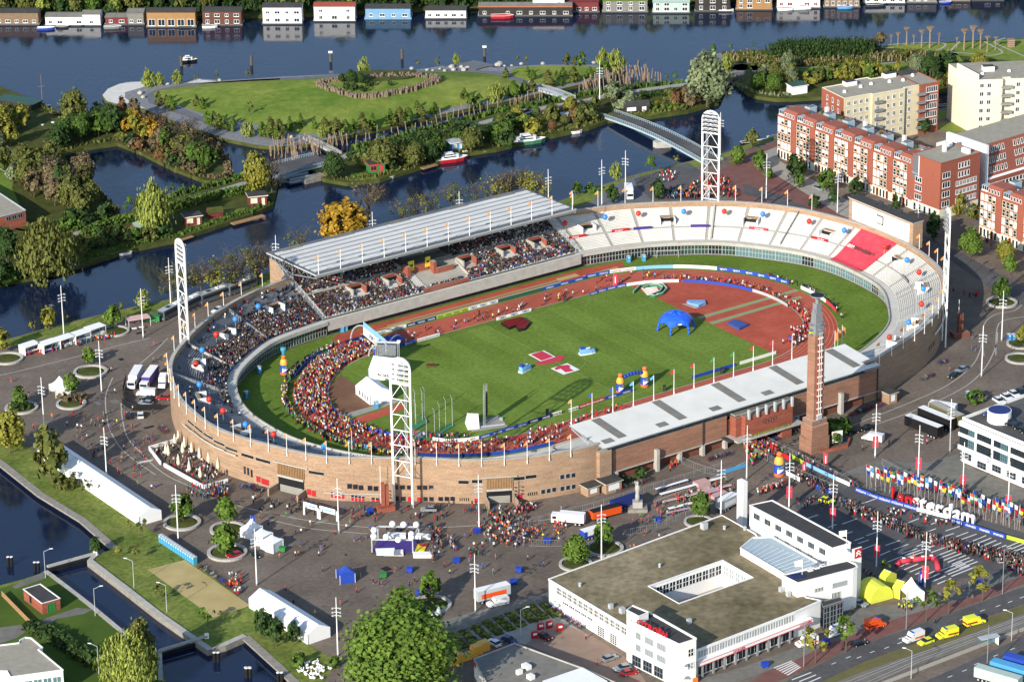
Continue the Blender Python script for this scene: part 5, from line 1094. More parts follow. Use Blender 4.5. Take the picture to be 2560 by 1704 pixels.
def red_block(origin,rz,nu,label,corner,off=0):
 r=thing('apartment_block',label,'apartment building',(*origin,0),rz); U=9.72; L=U*nu; D=16
 mass(r,'wall',[(0,0),(L,0),(L,D),(0,D)],3.4,15.2,'redbrick','gravelroof',.25)
 mass(r,'ground_floor',[(0,.05),(L,.05),(L,D-.2),(0,D-.2)],0,3.4,'cream','cream',0)
 for u in range(nu):
  x=u*U
  j=MB(); j.bx(x+7.6,x+U-.0,-.12,.0,3.0,15.25,'redbrick'); j.make('pier',r)
  for f in range(4):
   for c in range(4):
    k=R.random(); win(r,x+1.0+c*1.75,0,3.95+f*2.85,winmesh(1.25,2.15,1,2 if k<.6 else 1,'cream','glass',True,0 if k<.35 else (.95 if k>.75 else .5)))
  for c in range(4): j=MB(); j.bx(x+1.83+c*1.75,x+1.93+c*1.75,-.1,0,3.4,15.2,'redbrick'); j.make('rib',r)
  for c in range(5): win(r,x+.9+c*1.6,0.05,.15,winmesh(1.0,2.7,1,1,'white' if (c+u)%3 else 'orange','glass',False))
  j=MB(); P=[(0,15.25),(0,17.4),(.9,18.1),(6.2,18.1),(6.2,15.25)]; x0,x1=x+3.3,x+U
  A=[(x0,a-.05,b_) for a,b_ in P]; B_=[(x1,a-.05,b_) for a,b_ in P]
  for a in range(4): j.poly([A[a],B_[a],B_[a+1],A[a+1]][::-1] if 0 else [A[a],B_[a],B_[a+1],A[a+1]],'redbrick' if a in(0,3) else 'redroof')
  j.poly(A[::-1],'redbrick'); j.poly(B_,'redbrick'); j.make('attic',r)
  for c in range(4): win(r,x0+.9+c*1.35,-.06,15.7,winmesh(.75,1.35,1,1,'white','glass',False))
  j=MB(); j.bx(x+.25,x+3.1,.5,3,15.25,17.2,'glass'); j.bx(x+.2,x+3.15,.3,3.1,17.2,17.35,'zinc'); j.bx(x+.2,x+3.15,.3,.5,15.3,15.9,'white'); [j.bx(x+.25+c*.95,x+.35+c*.95,.42,.5,15.9,17.2,'white') for c in range(4)]; j.make('glazed_bay',r)
  j=MB(); j.prism([(x+4.5,8.3),(x+7.2,8.3),(x+7.2,11.5),(x+4.5,11.5)],15.25,17.8,'zinc','white'); [j.bx(x+4.6+q_*.9,x+5.2+q_*.9,8.5,11.2,17.82,17.88,'glass') for q_ in range(3)]; j.make('roof_light',r)
  if u%2: j=MB(); j.bx(x+1.2,x+2.3,11.8,12.9,15.3,18.4,'white'); j.make('chimney',r)
 for i in range(12): j=MB(); a=R.uniform(2,L-2); j.ball((a,R.uniform(12.5,14.5),15.6),R.uniform(.5,.95),'scrub',6,4,.8); j.make('roof_shrub',r)
 j=MB(); j.wall([(0,7),(L-4,7)],15.4,16.8,.08,'zinc'); j.make('screen',r)
 if corner:
  C=13.2; mass(r,'corner_block',[(L,-.15),(L+C,-.15),(L+C,17.6),(L,17.6)],3.4,19.3,'redbrick','gravelroof',.3,label='taller corner part with flat gravel roof')
  mass(r,'corner_base',[(L,-.1),(L+C,-.1),(L+C-.1,17.5),(L,17.5)],0,3.4,'cream','cream',0)
  for f in range(3): win(r,L+3.0,-.16,4.3+f*3.0,winmesh(3.0,1.8,3,1))
  j=MB(); j.bx(L-.02,L+2.9,-.18,-.13,11.4,19.3,'slate'); j.bx(L,L+3,-.5,-.1,13,13.2,'concrete'); j.bx(L+2.9,L+3.2,-.3,0,11.5,19.4,'white'); j.make('balcony_recess',r)
  e=L+C+.01
  for f in range(4): win(r,e,2.5,4.0+f*3.3,winmesh(3.3,2.0,3,1),pi/2)
  for f in range(2):
   for c in range(4): win(r,e,8.3+c*1.35,12.9+f*3.1,winmesh(.9,1.9),pi/2)
  for f in range(3):
   for c in range(6): win(r,e,7.6+c*1.6,4.2+f*2.9,winmesh(1.2,1.6,2,1),pi/2)
  for c in range(5): win(r,L+1.5+c*2.4,-.11,.2,winmesh(1.2,2.6,1,1,'white','glass',False))
  for a,b_,h in ((L+4,9,3),(L+8.5,13.5,1.6),(L+1.4,14,2.4)): j=MB(); j.bx(a,a+(1.1 if h!=1.6 else 3.2),b_,b_+1.1,19.3,19.3+h,'white'); j.make('roof_flue',r)
  j=MB(); j.poly([(L+.1,10,19.5),(L+.1,17,19.5),(L+.1,17,21),(L+.1,10,21)],'white'); j.make('roof_screen',r)
 return r
red_block((92.4,1124.6),radians(-53.6),7,'long red brick apartment block with white windows and red attic boxes facing the stadium',True)
red_block((151.6,1044.2),radians(-52.6),5,'red brick apartment block with red attic boxes cut by the right edge of the photo',False)
r=thing('apartment_block','cream rendered apartment block with red brick ends and balconies behind the long red block','apartment building',(116,1132.9,0),radians(27.4)); L=39
mass(r,'wall',[(0,0),(11,0),(11,-1),(24.5,-1),(24.5,0),(31,0),(31,14),(20,14),(20,16),(11,16),(11,14),(0,14)],0,18,'beige','gravelroof',.3,'cream')
mass(r,'end_block',[(31,-.6),(39,-.6),(39,16.5),(31,16.5)],0,18,'redbrick','gravelroof',.3); mass(r,'end_wall',[(-.4,.2),(0,.2),(0,13.8),(-.4,13.8)],0,18.1,'redbrick','redbrick',0)
for f in range(5):
 for x in (1.8,4.6,7,9.4,17.5,20,23,13.2,27.0): win(r,x,-1.01 if 11<x<24.5 else -.01,3+f*3.05,winmesh(1.1,1.5,2,1,'white','glass',True,0))
 win(r,36,-.62,2.8+f*3.05,winmesh(4.6,2.0,6,1,'white'),0)
 for x0,x1 in ((11.2,14.8),(29,32.6)): j=MB(); z=2.6+f*3.05; j.bx(x0,x1,-2.2,-.6,z,z+.18,'concrete'); j.bx(x0,x1,-2.25,-2.15,z+.18,z+1.1,'steel'); j.make('balcony',r)
 for y in (3,6.5,10): win(r,-.41,y,2.8+f*3.05,winmesh(.8,1.7),-pi/2)
for x,y in ((4,6),(12,8),(17,9),(24,8),(29,7),(35,10)): j=MB(); j.lathe([(.7,18.0),(.6,18.6),(.3,18.9)],'white',8,(x,y)); j.make('roof_light',r)
for x,y in ((8,11),(25,12)): j=MB(); j.bx(x,x+4.4,y,y+2.6,18,19.5,'white','roofdark'); j.make('roof_box',r)
j=MB(); j.bx(31.5,38,12,15.5,18.0,18.7,'roofdark'); j.make('roof_hatch',r)
r=thing('apartment_block','cream white apartment block with tall blank gable at the upper right edge','apartment building',(163.6,1144.8,0),radians(5)); 
j=MB(); j.prism([(0,0),(9,0),(9,2),(12,2),(12,0),(34,0),(34,20),(-6,20),(-4.5,13.5)],0,20.4,'cream','gravelroof'); j.prism([(-4.5,13.5),(0,0),(.5,0),(-4,13.6)],20.4,22.5,'cream','cream'); j.make('wall',r)
for f in range(6):
 for x in (1.6,4.2,14.5,17.5,21,24): win(r,x,-.01,2.2+f*3.05,winmesh(1.3,1.5,2,1))
 j=MB(); z=2.0+f*3.05; j.bx(8.4,12.4,-1.4,2.2,z,z+.18,'concrete'); j.bx(8.4,12.4,-1.45,-1.35,z+.18,z+1.1,'steel'); j.make('balcony',r)
j=MB(); j.bx(4,8,9,12,20.4,22.1,'white','roofdark'); j.make('roof_box',r)
for x,y in ((3,6),(13,8),(20,7)): j=MB(); j.lathe([(.7,20.4),(.6,21),(.3,21.2)],'white',8,(x,y)); j.make('roof_light',r)
r=thing('apartment_block','dark red block with sloping upper storeys and a tall white fire wall','apartment building',(157.5,1076.5,0),radians(38)); L=46
j=MB(); P=[(-.0,0),(0,8),(-2.2,8.6),(1.0,19),(17,19),(17,0)]; P=[(-1,0),(-1,7.6),(0,8),(2.8,18.6),(17,18.6),(17,0)]
A=[(0,a,b_) for a,b_ in P]; B_=[(L,a,b_) for a,b_ in P]
for i in range(5): j.poly([A[i],B_[i],B_[i+1],A[i+1]],['redbrick','white','redroof','gravelroof','redbrick'][i])
j.poly(A[::-1],'redbrick'); j.poly(B_,'redbrick'); j.make('wall',r)
j=MB(); j.prism([(-1.2,-1.4),(0,-1.4),(0,17.2),(-1.2,17.2)],0,20,'whitewall','white'); j.make('fire_wall',r)
for f in range(2):
 for c in range(26): win(r,1.4+c*1.65,-1.01,1.2+f*3.2,winmesh(1.3,1.6,1,1),0)
for f,(y,z) in enumerate(((.35,9.2),(1.2,12.4),(2.1,15.6))):
 for c in range(24):
  if c%8 in (6,7): continue
  w=link(winmesh(.95,1.9),'window',r,loc=(1.4+c*1.8,y-.12,z)); w.rotation_euler.x=-atan2(2.8,10.6)
A0=(122.3,865.6); r=thing('office_building','white modernist building with long glass bands and parked cars on its roof','building',(*A0,0),radians(-51)); 
mass(r,'roof_deck',[(0.4,.4),(46,.4),(46,44),(.4,44)],11.2,12.1,'whitewall','asphalt',0)
j=MB(); j.wall([(.6,1),(46,1),(46,44),(.6,44)],12.1,13,.35,'white',closed=True); j.make('parapet',r)
mass(r,'core',[(2,1.2),(45,1.2),(45,43),(2,43)],0,11.2,'slate','asphalt',0)
for z0,z1,o in ((3.6,4.9,0),(7.6,8.6,0),(10.6,11.9,0)): j=MB(); j.prism([(0,-o),(46,-o),(46,44),(0,44)],z0,z1,'whitewall','white',True); j.make('band',r)
j=MB(); j.bx(1.2,46,.5,1.2,0,3.6,'whitewall'); j.make('plinth_wall',r)
for z,h in ((4.95,2.6),(8.65,1.9)):
 for c in range(15): win(r,1.7+c*3.0,.32,z,winmesh(2.7,h,4,3,'darksteel','glassblue' if c%4==1 else 'glass',False))
 for c in range(8): win(r,.3,2.6+c*3.2,z,winmesh(2.8,h,4,3,'darksteel','glass',False),-pi/2)
 for c in range(6): j=MB(); j.bx(6+c*6.2,6.7+c*6.2,.15,.4,z-.05,z+h+.1,'white'); j.make('pillar',r)
for c in range(6): win(r,3.2+c*5.5,.48,1.2 if c!=1 else .4,winmesh(3.2,1.9,3,2,'steel','glass',False))
j=MB(); j.lathe([(3.3,12.1),(3.3,15.4)],'whitewall',20,(7.5,8)); j.lathe([(3.1,15.42),(3.1,15.44)],'navy',20,(7.5,8)); j.make('stair_drum',r)
r=show=thing('car_showroom','sprawling white modernist car showroom with mossy flat roof, courtyard and red roof lettering','building'); Z=7.2
O=[QW(32,440,712,Z),QW(32,1885,180,Z),QW(32,2160,335,Z),QW(33,320,690,Z),QW(33,520,865,Z),QW(33,640,890,Z),QW(33,425,985,Z),QW(32,1667,1305,Z),QW(32,1095,1105,Z)]
I=[QW(32,1270,770,Z),QW(32,1890,555,Z),QW(32,2145,698,Z),QW(32,1525,915,Z)]
j=MB(); I2=[(a,b_,Z) for a,b_ in I]; k=I2[::-1]; O3=[(a,b_,Z) for a,b_ in O]
O3=O3[::-1]; # ccw ordering for an upward normal
s0=min(range(len(O3)),key=lambda i:hypot(O3[i][0]-I2[0][0],O3[i][1]-I2[0][1])); O3=O3[s0:]+O3[:s0]
def area(P): return sum(P[i][0]*P[(i+1)%len(P)][1]-P[(i+1)%len(P)][0]*P[i][1] for i in range(len(P)))
if area(O3)<0: O3=[O3[0]]+O3[1:][::-1]
k=I2 if area(I2)<0 else [I2[0]]+I2[1:][::-1]
j.poly(O3+[O3[0]]+k+[k[0]],'mossroof'); j.make('roof',r)
j=MB(); n=len(O3)
for i in range(n):
 a,b_=O3[i],O3[(i+1)%n]; j.poly([(a[0],a[1],0),(b_[0],b_[1],0),b_,a],'whitewall')
j.wall([p[:2] for p in O3],Z-.3,Z+.22,.35,'white',closed=True); j.make('wall',r)
j=MB()
for i in range(4): a,b_=k[i],k[(i+1)%4]; j.poly([(a[0],a[1],0),(b_[0],b_[1],0),b_,a],'whitewall')
j.wall(I,Z-.1,Z+.2,.3,'white',closed=True); j.make('courtyard_wall',r)
j=MB(); j.prism(I,.03,.08,'pave'); j.make('courtyard_floor',r)
kk=k[:]
for i in range(4):
 a,b_=kk[i],kk[(i+1)%4]; L=hypot(b_[0]-a[0],b_[1]-a[1]); edge(r,a,b_,3.6,max(2,int(L/2.1)),winmesh(1.9,2.6,2,2,'white','blind' if i%2 else 'glass',False),.3,.3)
for x,y,s_ in ((1680,775,1.4),(1960,730,2),(1870,695,1.3),(1450,840,1.6)): j=MB(); j.ball((*QW(32,x,y+25),1.2),s_,'scrub',8,5); j.make('courtyard_shrub',r)
A=O[8];B_=O[0]
A,B_=O[0],O[8]
edge(r,A,B_,4.7,13,winmesh(2.5,1.9,4,2,'white','glass',False),3.5,.5)
edge(r,A,B_,2.9,5,winmesh(2.3,.7,3,1,'white','glass',False),6,14)
edge(r,A,B_,.2,2,winmesh(2.8,2.6,3,5,'white','glass',False),19.5,3,'garage_door')
A,B_=QW(32,1670,1305,Z),QW(33,425,985,Z)
edge(r,A,B_,4.9,12,winmesh(2.6,1.9,3,1,'white','blind',False),.5,.3); edge(r,A,B_,.3,12,winmesh(2.6,2.7,2,1,'white','glass',False),.5,.3,off=-.0)
rz,L=axes(A,B_); nx,ny=sin(rz),-cos(rz)
j=MB(); P=[(A[0],A[1]),(B_[0]+(B_[0]-A[0])/L*5,B_[1]+(B_[1]-A[1])/L*5)]; P=[P[0],P[1],(P[1][0]+nx*1.3,P[1][1]+ny*1.3),(P[0][0]+nx*1.3,P[0][1]+ny*1.3)]; j.prism(P,3.3,4.4,'whitewall','white',True); j.make('canopy',r)
j=MB(); P=[(a+nx*.02,b_+ny*.02) for a,b_ in P]; j.wall([(P[3][0],P[3][1]),(P[2][0],P[2][1])],3.32,3.5,.06,'pinkred'); j.wall([(P[3][0],P[3][1]),(P[2][0],P[2][1])],4.25,4.38,.06,'pinkred'); j.make('canopy_stripe',r)
for t_ in (.34,.93): 
 o=text_mesh('CITROËN',.75,.01,'red','lettering',r,.02,space=1.3); o.location=(P[3][0]+(P[2][0]-P[3][0])*t_+nx*.06,P[3][1]+(P[2][1]-P[3][1])*t_+ny*.06,3.62); o.rotation_euler=(pi/2,0,rz)
for i in range(9): t=(i+.3)/9; j=MB(); j.box(A[0]+(B_[0]-A[0])*t+nx*1.1,A[1]+(B_[1]-A[1])*t+ny*1.1,1.65,.45,.45,3.3,'steel',rz); j.make('column',r)
T=[QW(32,1105,1060,11.5),QW(32,1275,992,11.5),QW(32,1670,1215,11.5),QW(32,1525,1262,11.5)]
mass(r,'front_tower',T,0,11.5,'whitewall','roofdark',.5)
T2=[QW(32,1090,972,13.4),QW(32,1140,935,13.4),QW(32,1272,990,13.4),QW(32,1190,1024,13.4)]; mass(r,'stair_tower',T2,0,13.4,'whitewall','roofdark',.3)
a,b_=T[0],T[3]
for z in (8.0,4.8):
 for t0,w in ((.2,1.6),(.42,2.9),(.66,2.9)): rzz,L=axes(a,b_); win(r,a[0]+(b_[0]-a[0])*t0+sin(rzz)*.02,a[1]+(b_[1]-a[1])*t0-cos(rzz)*.02,z,winmesh(w,1.6,4,3,'steel','blind',False),rzz)
edge(r,a,b_,.4,3,winmesh(3.0,2.7,3,2,'steel','glass',False),1,5)
rzz,L=axes(a,b_); o=text_mesh('CITROËN',2.3,.12,'red','roof_lettering',r,.06,space=1.12); o.location=(a[0]+(b_[0]-a[0])*.47,a[1]+(b_[1]-a[1])*.47,11.7); o.rotation_euler=(pi/2,0,rzz)
a,b_=T[3],T[2]; edge(r,a,b_,7.6,1,winmesh(1.6,2.0,2,2,'white','glass',False),2.5,.6); edge(r,a,b_,4.2,1,winmesh(1.8,1.7,2,2,'white','blind',False),2.5,.6)
for z in (6.2,2.9): j=MB(); j.prism([(T[3][0]-1.6,T[3][1]-.4),(T[3][0]+1.2,T[3][1]-1.2),(T[3][0]+1.8,T[3][1]+.4)],z,z+.15,'white',None,True); j.make('balcony',r)
mass(r,'rear_wing',[QW(33,48,98,13),QW(33,235,58,13),QW(33,890,412,13),QW(33,735,457,13)],0,13,'whitewall','roofdark',.3)
a,b_=QW(33,48,98,13),QW(33,735,457,13)
edge(r,a,b_,10.2,7,winmesh(2.3,1.5,4,1,'steel','glass',False),.8,1.5); edge(r,a,b_,7.6,6,winmesh(2.0,1.0,3,1,'white','blind',False),4,1.5)
G=[QW(33,-30,455,8.9),QW(33,75,368,8.9),QW(33,235,362,8.9),QW(33,640,590,8.9),QW(33,350,680,8.9)]; mass(r,'skylight_hall',G,6.5,8.9,'whitewall','zinc',.35,'white')
for i in range(14): t=i/13; a0=(G[0][0]+(G[4][0]-G[0][0])*t,G[0][1]+(G[4][1]-G[0][1])*t); b0=(G[1][0]+(G[3][0]-G[1][0])*t,G[1][1]+(G[3][1]-G[1][1])*t); j=MB(); j.bar((*a0,9.0),(*b0,9.0),.09,.1,'white'); j.make('glazing_bar',r)
FW=[QW(33,318,682,11),QW(33,500,640,11),QW(33,860,560,11),QW(33,930,590,11),QW(33,945,615,11),QW(33,910,630,11),QW(33,450,748,11)]
mass(r,'front_wing',FW,0,11,'whitewall','roofdark',.35)
a,b_=FW[6],FW[5]; rzz,L=axes(a,b_)
edge(r,a,b_,7.3,1,winmesh(2.6,1.2,6,1,'white','glass',False),4,8); edge(r,a,b_,7.3,1,winmesh(4.2,1.2,1,1,'blind','blind',False),9.5,1); edge(r,a,b_,4.4,1,winmesh(2.6,1.6,6,1,'white','glass',False),8.5,2)
for x,y in ((550,640),(605,620),(660,600),(720,580)): j=MB(); p=QW(33,x,y,11); j.box(*p,11.2,1.4,1.1,.3,'white',rzz); j.make('roof_light',r)
for i in range(4): j=MB(); p=QW(33,400+i*28,690-i*3,11); j.box(*p,11.15,1.0,2.2,.12,'navy',rzz,'navy'); j.make('solar_panel',r)
j=MB(); a,b_=QW(33,740,455,13.6),QW(33,980,520,13.6); P=[QW(33,770,470,13.4),QW(33,975,440,13.4)]; j.wall([QW(33,905,470,13.6),QW(33,978,448,13.6)],0,13.9,.4,'whitewall'); j.wall([QW(33,840,485,11.5),QW(33,905,470,13.6)],0,12.5,.4,'whitewall'); j.make('fin_wall',r)
a,b_=QW(33,905,470,13.6),QW(33,978,448,13.6); rzz,L=axes(a,b_); sg=thing('emblem_sign','red sign with two white chevrons on the showroom fin wall','sign',(a[0]+(b_[0]-a[0])*.6+sin(rzz)*.25,a[1]+(b_[1]-a[1])*.6-cos(rzz)*.25,11.2),rzz); j=MB(); j.bx(-1.1,1.1,-.06,.04,0,2.6,'red'); j.make('panel',sg)
for z in (.6,1.3): j=MB(); j.bar((-.7,-.1,z),(0,-.1,z+.75),.1,.28,'white'); j.bar((.7,-.1,z),(0,-.1,z+.75),.1,.28,'white'); j.make('chevron',sg)
E0=[QW(33,645,900,6.3),QW(33,800,860,6.3),QW(33,830,890,6.3),QW(33,660,945,6.3)]; mass(r,'entrance',E0,0,6.3,'glass','roofdark',.2,'steel'); a,b_=E0[3],E0[2]; edge(r,a,b_,.2,3,winmesh(1.8,5.8,2,4,'steel','glass',False),.1,.1)
p=QW(32,2050,255,0); j=MB(); j.box(*p,6.4,2.5,1.5,12.8,'whitewall',radians(-54)); j.make('chimney',r)
for rc,x,y,s_ in ((32,1735,290,1.5),(32,1905,295,.8),(32,2075,300,.9),(32,1365,610,.7),(32,700,770,.8),(32,957,952,1.0),(32,1052,990,1.2),(32,1610,1078,1.0),(33,310,812,1.0),(33,370,850,1.0)):
 j=MB(); p=QW(rc,x,y,Z); 
 if s_>=1: j.box(*p,Z+s_*.6,s_,s_,s_*1.2,'lightsteel',.6)
 else: j.lathe([(s_*.45,Z),(s_*.5,Z+.7),(s_*.6,Z+.9),(s_*.2,Z+1.1)],'lightsteel',8,p)
 j.make('roof_vent',r)
def flag2(rc,x,y,z,lb):
 q=thing('flagpole',lb,'flagpole',(*QW(rc,x,y,z),z)); j=MB(); j.tube((0,0,0),(0,0,8),.09,.06,'white',6); j.make('pole',q); j=MB(); j.poly([(-.05,0,7.9),(-1.9,.3,7.5),(-1.8,.3,5.9),(-.05,0,6.3)],'tent'); j.make('flag',q)
flag2(33,482,790,7.2,'white flag on a pole before the showroom wing roof'); flag2(33,850,540,11,'white flag on a pole above the showroom rear wing')
r=thing('workshop','low grey roofed workshop with white fascia and red sign at the bottom edge','building'); Z=4.6
P=[QW(31,1885,1378,Z),QW(32,155,1250,Z),QW(32,760,1470,Z),QW(32,1050,1600,Z),QW(32,500,1750,Z),QW(31,2000,1600,Z)]; mass(r,'wall',P,0,Z,'whitewall','roofgrey',.3,'concrete')
j=MB(); P2=[QW(32,390,1568,4.9),QW(32,720,1455,4.9),QW(32,930,1570,4.9),QW(32,600,1680,4.9)]; j.prism(P2,4.62,5.3,'tent'); j.make('white_roof',r)
for x,y,w in ((255,1455,2.2),(195,1500,1),(290,1540,1.6)): j=MB(); j.box(*QW(32,x,y,Z),Z+.6,w,1.4,1.1,'white',-.9); j.make('roof_unit',r)
A,B_=QW(31,1887,1385,Z),QW(31,2000,1510,Z); j=MB(); rzz,L=axes(A,B_); j.wall([(A[0]-.15,A[1]-.1),(B_[0]-.15,B_[1]-.1)],3.2,4.4,.1,'pinkred'); j.make('fascia_sign',r)
r=thing('brick_hut','small red brick pump hut with dark flat roof and green door on the lock bank','hut'); Z=3.0
P=[QW(30,195,795,Z),QW(30,350,915,Z),QW(30,500,872,Z),QW(30,335,752,Z)]; mass(r,'wall',P,0,Z,'brickred','roofdark',.18,'white'); edge(r,P[0],P[1],.8,1,winmesh(.9,1.7,1,1,'darksteel','black',False),1.5,4); edge(r,P[1],P[2],.05,1,winmesh(2.0,2.3,2,1,'green','green',False),.9,.9,'door')
r=thing('villa','white house with dark parapet roof and curved bay in the bottom left corner','house'); Z=6.2
P=[QW(30,525,1470,Z),QW(30,320,1300,Z),QW(30,355,1285,Z),QW(30,260,1205,Z),QW(30,210,1200,Z),QW(30,165,1225,Z),QW(30,160,1245,Z),QW(30,-200,1290,Z),QW(30,-200,1480,Z),QW(30,60,1480,Z),QW(30,90,1530,Z)]; mass(r,'wall',P,0,Z,'whitewall','gravelroof',.3,'white'); edge(r,P[10],P[0],3.2,5,winmesh(2.0,1.6,2,1,'white','glassblue',False),.6,.4)
r=thing('school_building','brick building with pale flat roof at the left edge by the sports field','building'); Z=5.2
P=[QW(10,213,355,Z),QW(10,0,215,Z),QW(10,-300,60,Z),QW(10,-400,500,Z),QW(10,0,410,Z)]; mass(r,'wall',P,0,Z,'brickred','gravelroof',.3,'lightsteel'); edge(r,P[4],P[0],3.3,3,winmesh(1.7,1.4,2,1,'steel','glass',False),2,1)
# ================= roads, paths, island =================
def qs(name,rc,L,m,z=.04): return sheet(name,[Q(rc,x,y) for x,y in L],m,z)
qs('cobbles',33,[(-900,1700),(0,1440),(400,1290),(700,1150),(900,960),(1500,900),(2335,560),(2335,700),(1900,860),(1300,1030),(700,1250),(400,1400),(100,1510),(-700,1760)],'cobble',.035)
qs('cycle_path',33,[(-600,1800),(60,1568),(160,1490),(400,1400),(700,1250),(1300,1030),(1900,850),(2335,680),(2335,750),(1900,915),(1350,1115),(860,1290),(600,1420),(420,1500),(100,1640),(-300,1830)],'redpave',.06)
qs('road',33,[(0,1800),(420,1520),(870,1305),(1350,1128),(2000,895),(2900,560),(2900,720),(1800,1105),(1400,1255),(1000,1395),(640,1568),(300,1760)],'asphalt',.05)
mat('verge','#6e6741',.95,col2='#5c5a35',scale=.3); qs('median_verge',33,[(300,1762),(640,1570),(1000,1398),(1400,1258),(2900,725),(2900,790),(1500,1305),(1000,1475),(760,1568),(500,1700)],'verge',.06)
mat('tramway','#6d675e',.95,col2='#7c766c',scale=.4); qs('tram_track',33,[(500,1702),(760,1570),(1000,1477),(1500,1307),(2900,792),(2900,930),(1400,1440),(1100,1568),(900,1700)],'tramway',.05)
qs('road',33,[(1100,1900),(1500,1568),(2335,1190),(2900,960),(2900,1170),(2335,1360),(1950,1568),(1500,1900)],'asphalt',.05)
j=MB()
for o in (0,22,60,82): j.strip([QW(33,620+o*1.9,1660+o*.6),QW(33,1400+o*.9,1352+o*.5),QW(33,2500,960+o*.6)],.12,.07,'lightsteel')
j.make('rail',kind='structure')
j=MB()
def dash(rc,x0,y0,x1,y1,w=.3): j.strip([QW(rc,x0,y0),QW(rc,x1,y1)],w,.075,'linepaint')
for x,y in ((730,1420),(850,1370),(940,1370),(1050,1325),(1170,1290),(1280,1250),(1290,1210),(1800,1052),(1970,980),(2100,942),(2200,908),(2300,870),(2080,1355),(1920,1425),(2220,1300),(1820,1480),(1700,1530)): dash(33,x,y,x+38,y-15,.25)
for k in range(6): dash(33,250+k*22,1452+k*12,400+k*14,1392+k*10,.45)
for k in range(3): dash(33,400+k*60,1550+k*15,560+k*40,1488+k*20,.4)
for a in ((530,205,620,175),(820,252,940,208),(800,350,905,315),(920,390,1000,362),(950,415,1040,385),(985,465,1110,415),(1110,523,1220,475),(1195,570,1320,520),(1180,430,1300,388),(1245,467,1370,420),(1020,350,1130,310),(700,280,770,255),(975,85,1105,40),(1170,185,1290,138),(1330,258,1460,205),(1560,255,1660,215),(1680,310,1800,270),(1590,400,1680,360),(1770,357,1870,320),(1815,380,1940,335),(1500,330,1600,290),(-140+1400,-90,-140+1540,-140),(1640,365,1750,330)): dash(33,*a,w=.35)
for x,y,sx,sy,n,lx,ly in ((1290,612,46,20,8,115,-48),(1315,500,26,14,3,130,-45),(1600,520,33,17,7,150,-58),(1640,640,30,16,4,180,-72),(1880,405,42,20,8,140,-58),(2190,445,36,16,5,150,-62),(1440,438,60,26,3,120,-45)):
 for k in range(n): dash(33,x+sx*k,y+sy*k,x+sx*k+lx,y+sy*k+ly,.42)
for k in range(9): dash(20,1145+k*14,1100-k*3,1165+k*14,1078-k*2,.3)
j.make('road_marking',kind='structure')
qs('cobbles',23,[(800,1180),(1090,1075),(1560,1085),(1790,1010),(1800,1080),(2060,1200),(2600,1420),(2600,1700),(1400,1240),(1000,1220)],'cobble',.035)
qs('parking_lot',33,[(380,60),(700,-90),(900,-90),(1500,60),(2700,440),(2700,560),(2335,640),(1850,700),(1500,780),(1180,640),(560,250)],'asphalt',.045)
qs('forecourt',32,[(-400,1180),(430,830),(330,900),(780,1180),(1140,1400),(1000,1568),(900,1700),(600,1300),(260,1255)],'pave',.03); _M['forec']=mat('forecourt','#8a7466',.92,col2='#97806f',scale=.3)
qs('forecourt',32,[(250,1250),(520,1070),(800,1180),(1140,1400),(1250,1568),(1000,1600),(700,1440)],'forecourt',.05)
qs('cobble_path',31,[(1500,1110),(1640,1050),(2335,860),(2700,760),(2760,830),(2560,860),(2335,960),(1800,1160),(1620,1230)],'cobble',.035)
for k,(x,y) in enumerate(((1665,1200),(1760,1165),(1860,1130),(1955,1090),(2050,1055),(2145,1020),(2240,985),(2330,960),(2430,940),(2540,900))):
 P=[QW(31,x-10,y-20),QW(31,x+60,y-35),QW(31,x+185,y+75),QW(31,x+110,y+95)]; r=thing('flower_bed','green planted bed strip, %s from the huge tree towards the showroom'%ORD[k],'flower bed'); j=MB(); j.prism(P,.02,.25,'scrub'); j.make('soil',r); j=MB()
 for _ in range(26): j.ball((*rpick(P),.3),R.uniform(.35,.7),'grass2' if _%3 else 'scrub',5,3,.8)
 o=j.make('plants',r); o['kind']='stuff'
j=MB()
for rc,L in ((10,[(610,555),(1170,395),(1550,275),(1950,155),(2130,100)]),(1,[(740,1330),(900,1275),(1250,1195),(1400,1145),(1880,1045),(2335,915)]),(2,[(0,1000),(140,965),(420,895),(700,850),(1000,785),(1480,718),(1640,700)])): j.strip(spline([QW(rc,x,y) for x,y in L],5),3.4,.05,'pave')
j.make('path',kind='structure')
j=MB(); j.strip([QW(2,x,y) for x,y in ((330,950),(560,890),(760,850),(900,900))],3.5,.06,'redpave'); j.strip([QW(2,x,y) for x,y in ((1000,800),(1200,785),(1400,775))],1.2,.06,'wood'); j.make('path',kind='structure')
qs('sports_field',0,[(-300,1700),(-300,1200),(0,1330),(120,1460),(100,1568),(160,1700),(60,1800)],'pitch',.05)
j=MB(); j.strip([QW(0,-100,1350),QW(0,120,1480)],.3,.09,'white'); j.make('pitch_line',kind='structure')
qs('far_square',3,[(-350,1520),(0,1290),(270,1180),(290,1330),(900,1700),(1600,2080),(1560,2200),(600,1900),(-100,1650)],'redpave',.03)
qs('pavement',3,[(40,1320),(270,1225),(300,1345),(1000,1750),(1500,2000),(1400,2030),(800,1790),(300,1480)],'pave',.05)
qs('far_street',13,[(-10,130),(300,230),(700,400),(1500,560),(1800,700),(2335,1000),(2335,1150),(2050,1000),(1750,790),(1500,640),(700,440),(0,215)],'asphalt',.045)
qs('play_court',12,[(1150,90),(1600,-45),(1700,20),(1760,260),(1300,265),(1180,160)],'asphalt',.05)
qs('footway',12,[(720,320),(1040,120),(1190,60),(1230,120),(1180,170),(1300,265),(1000,300)],'slate',.04)
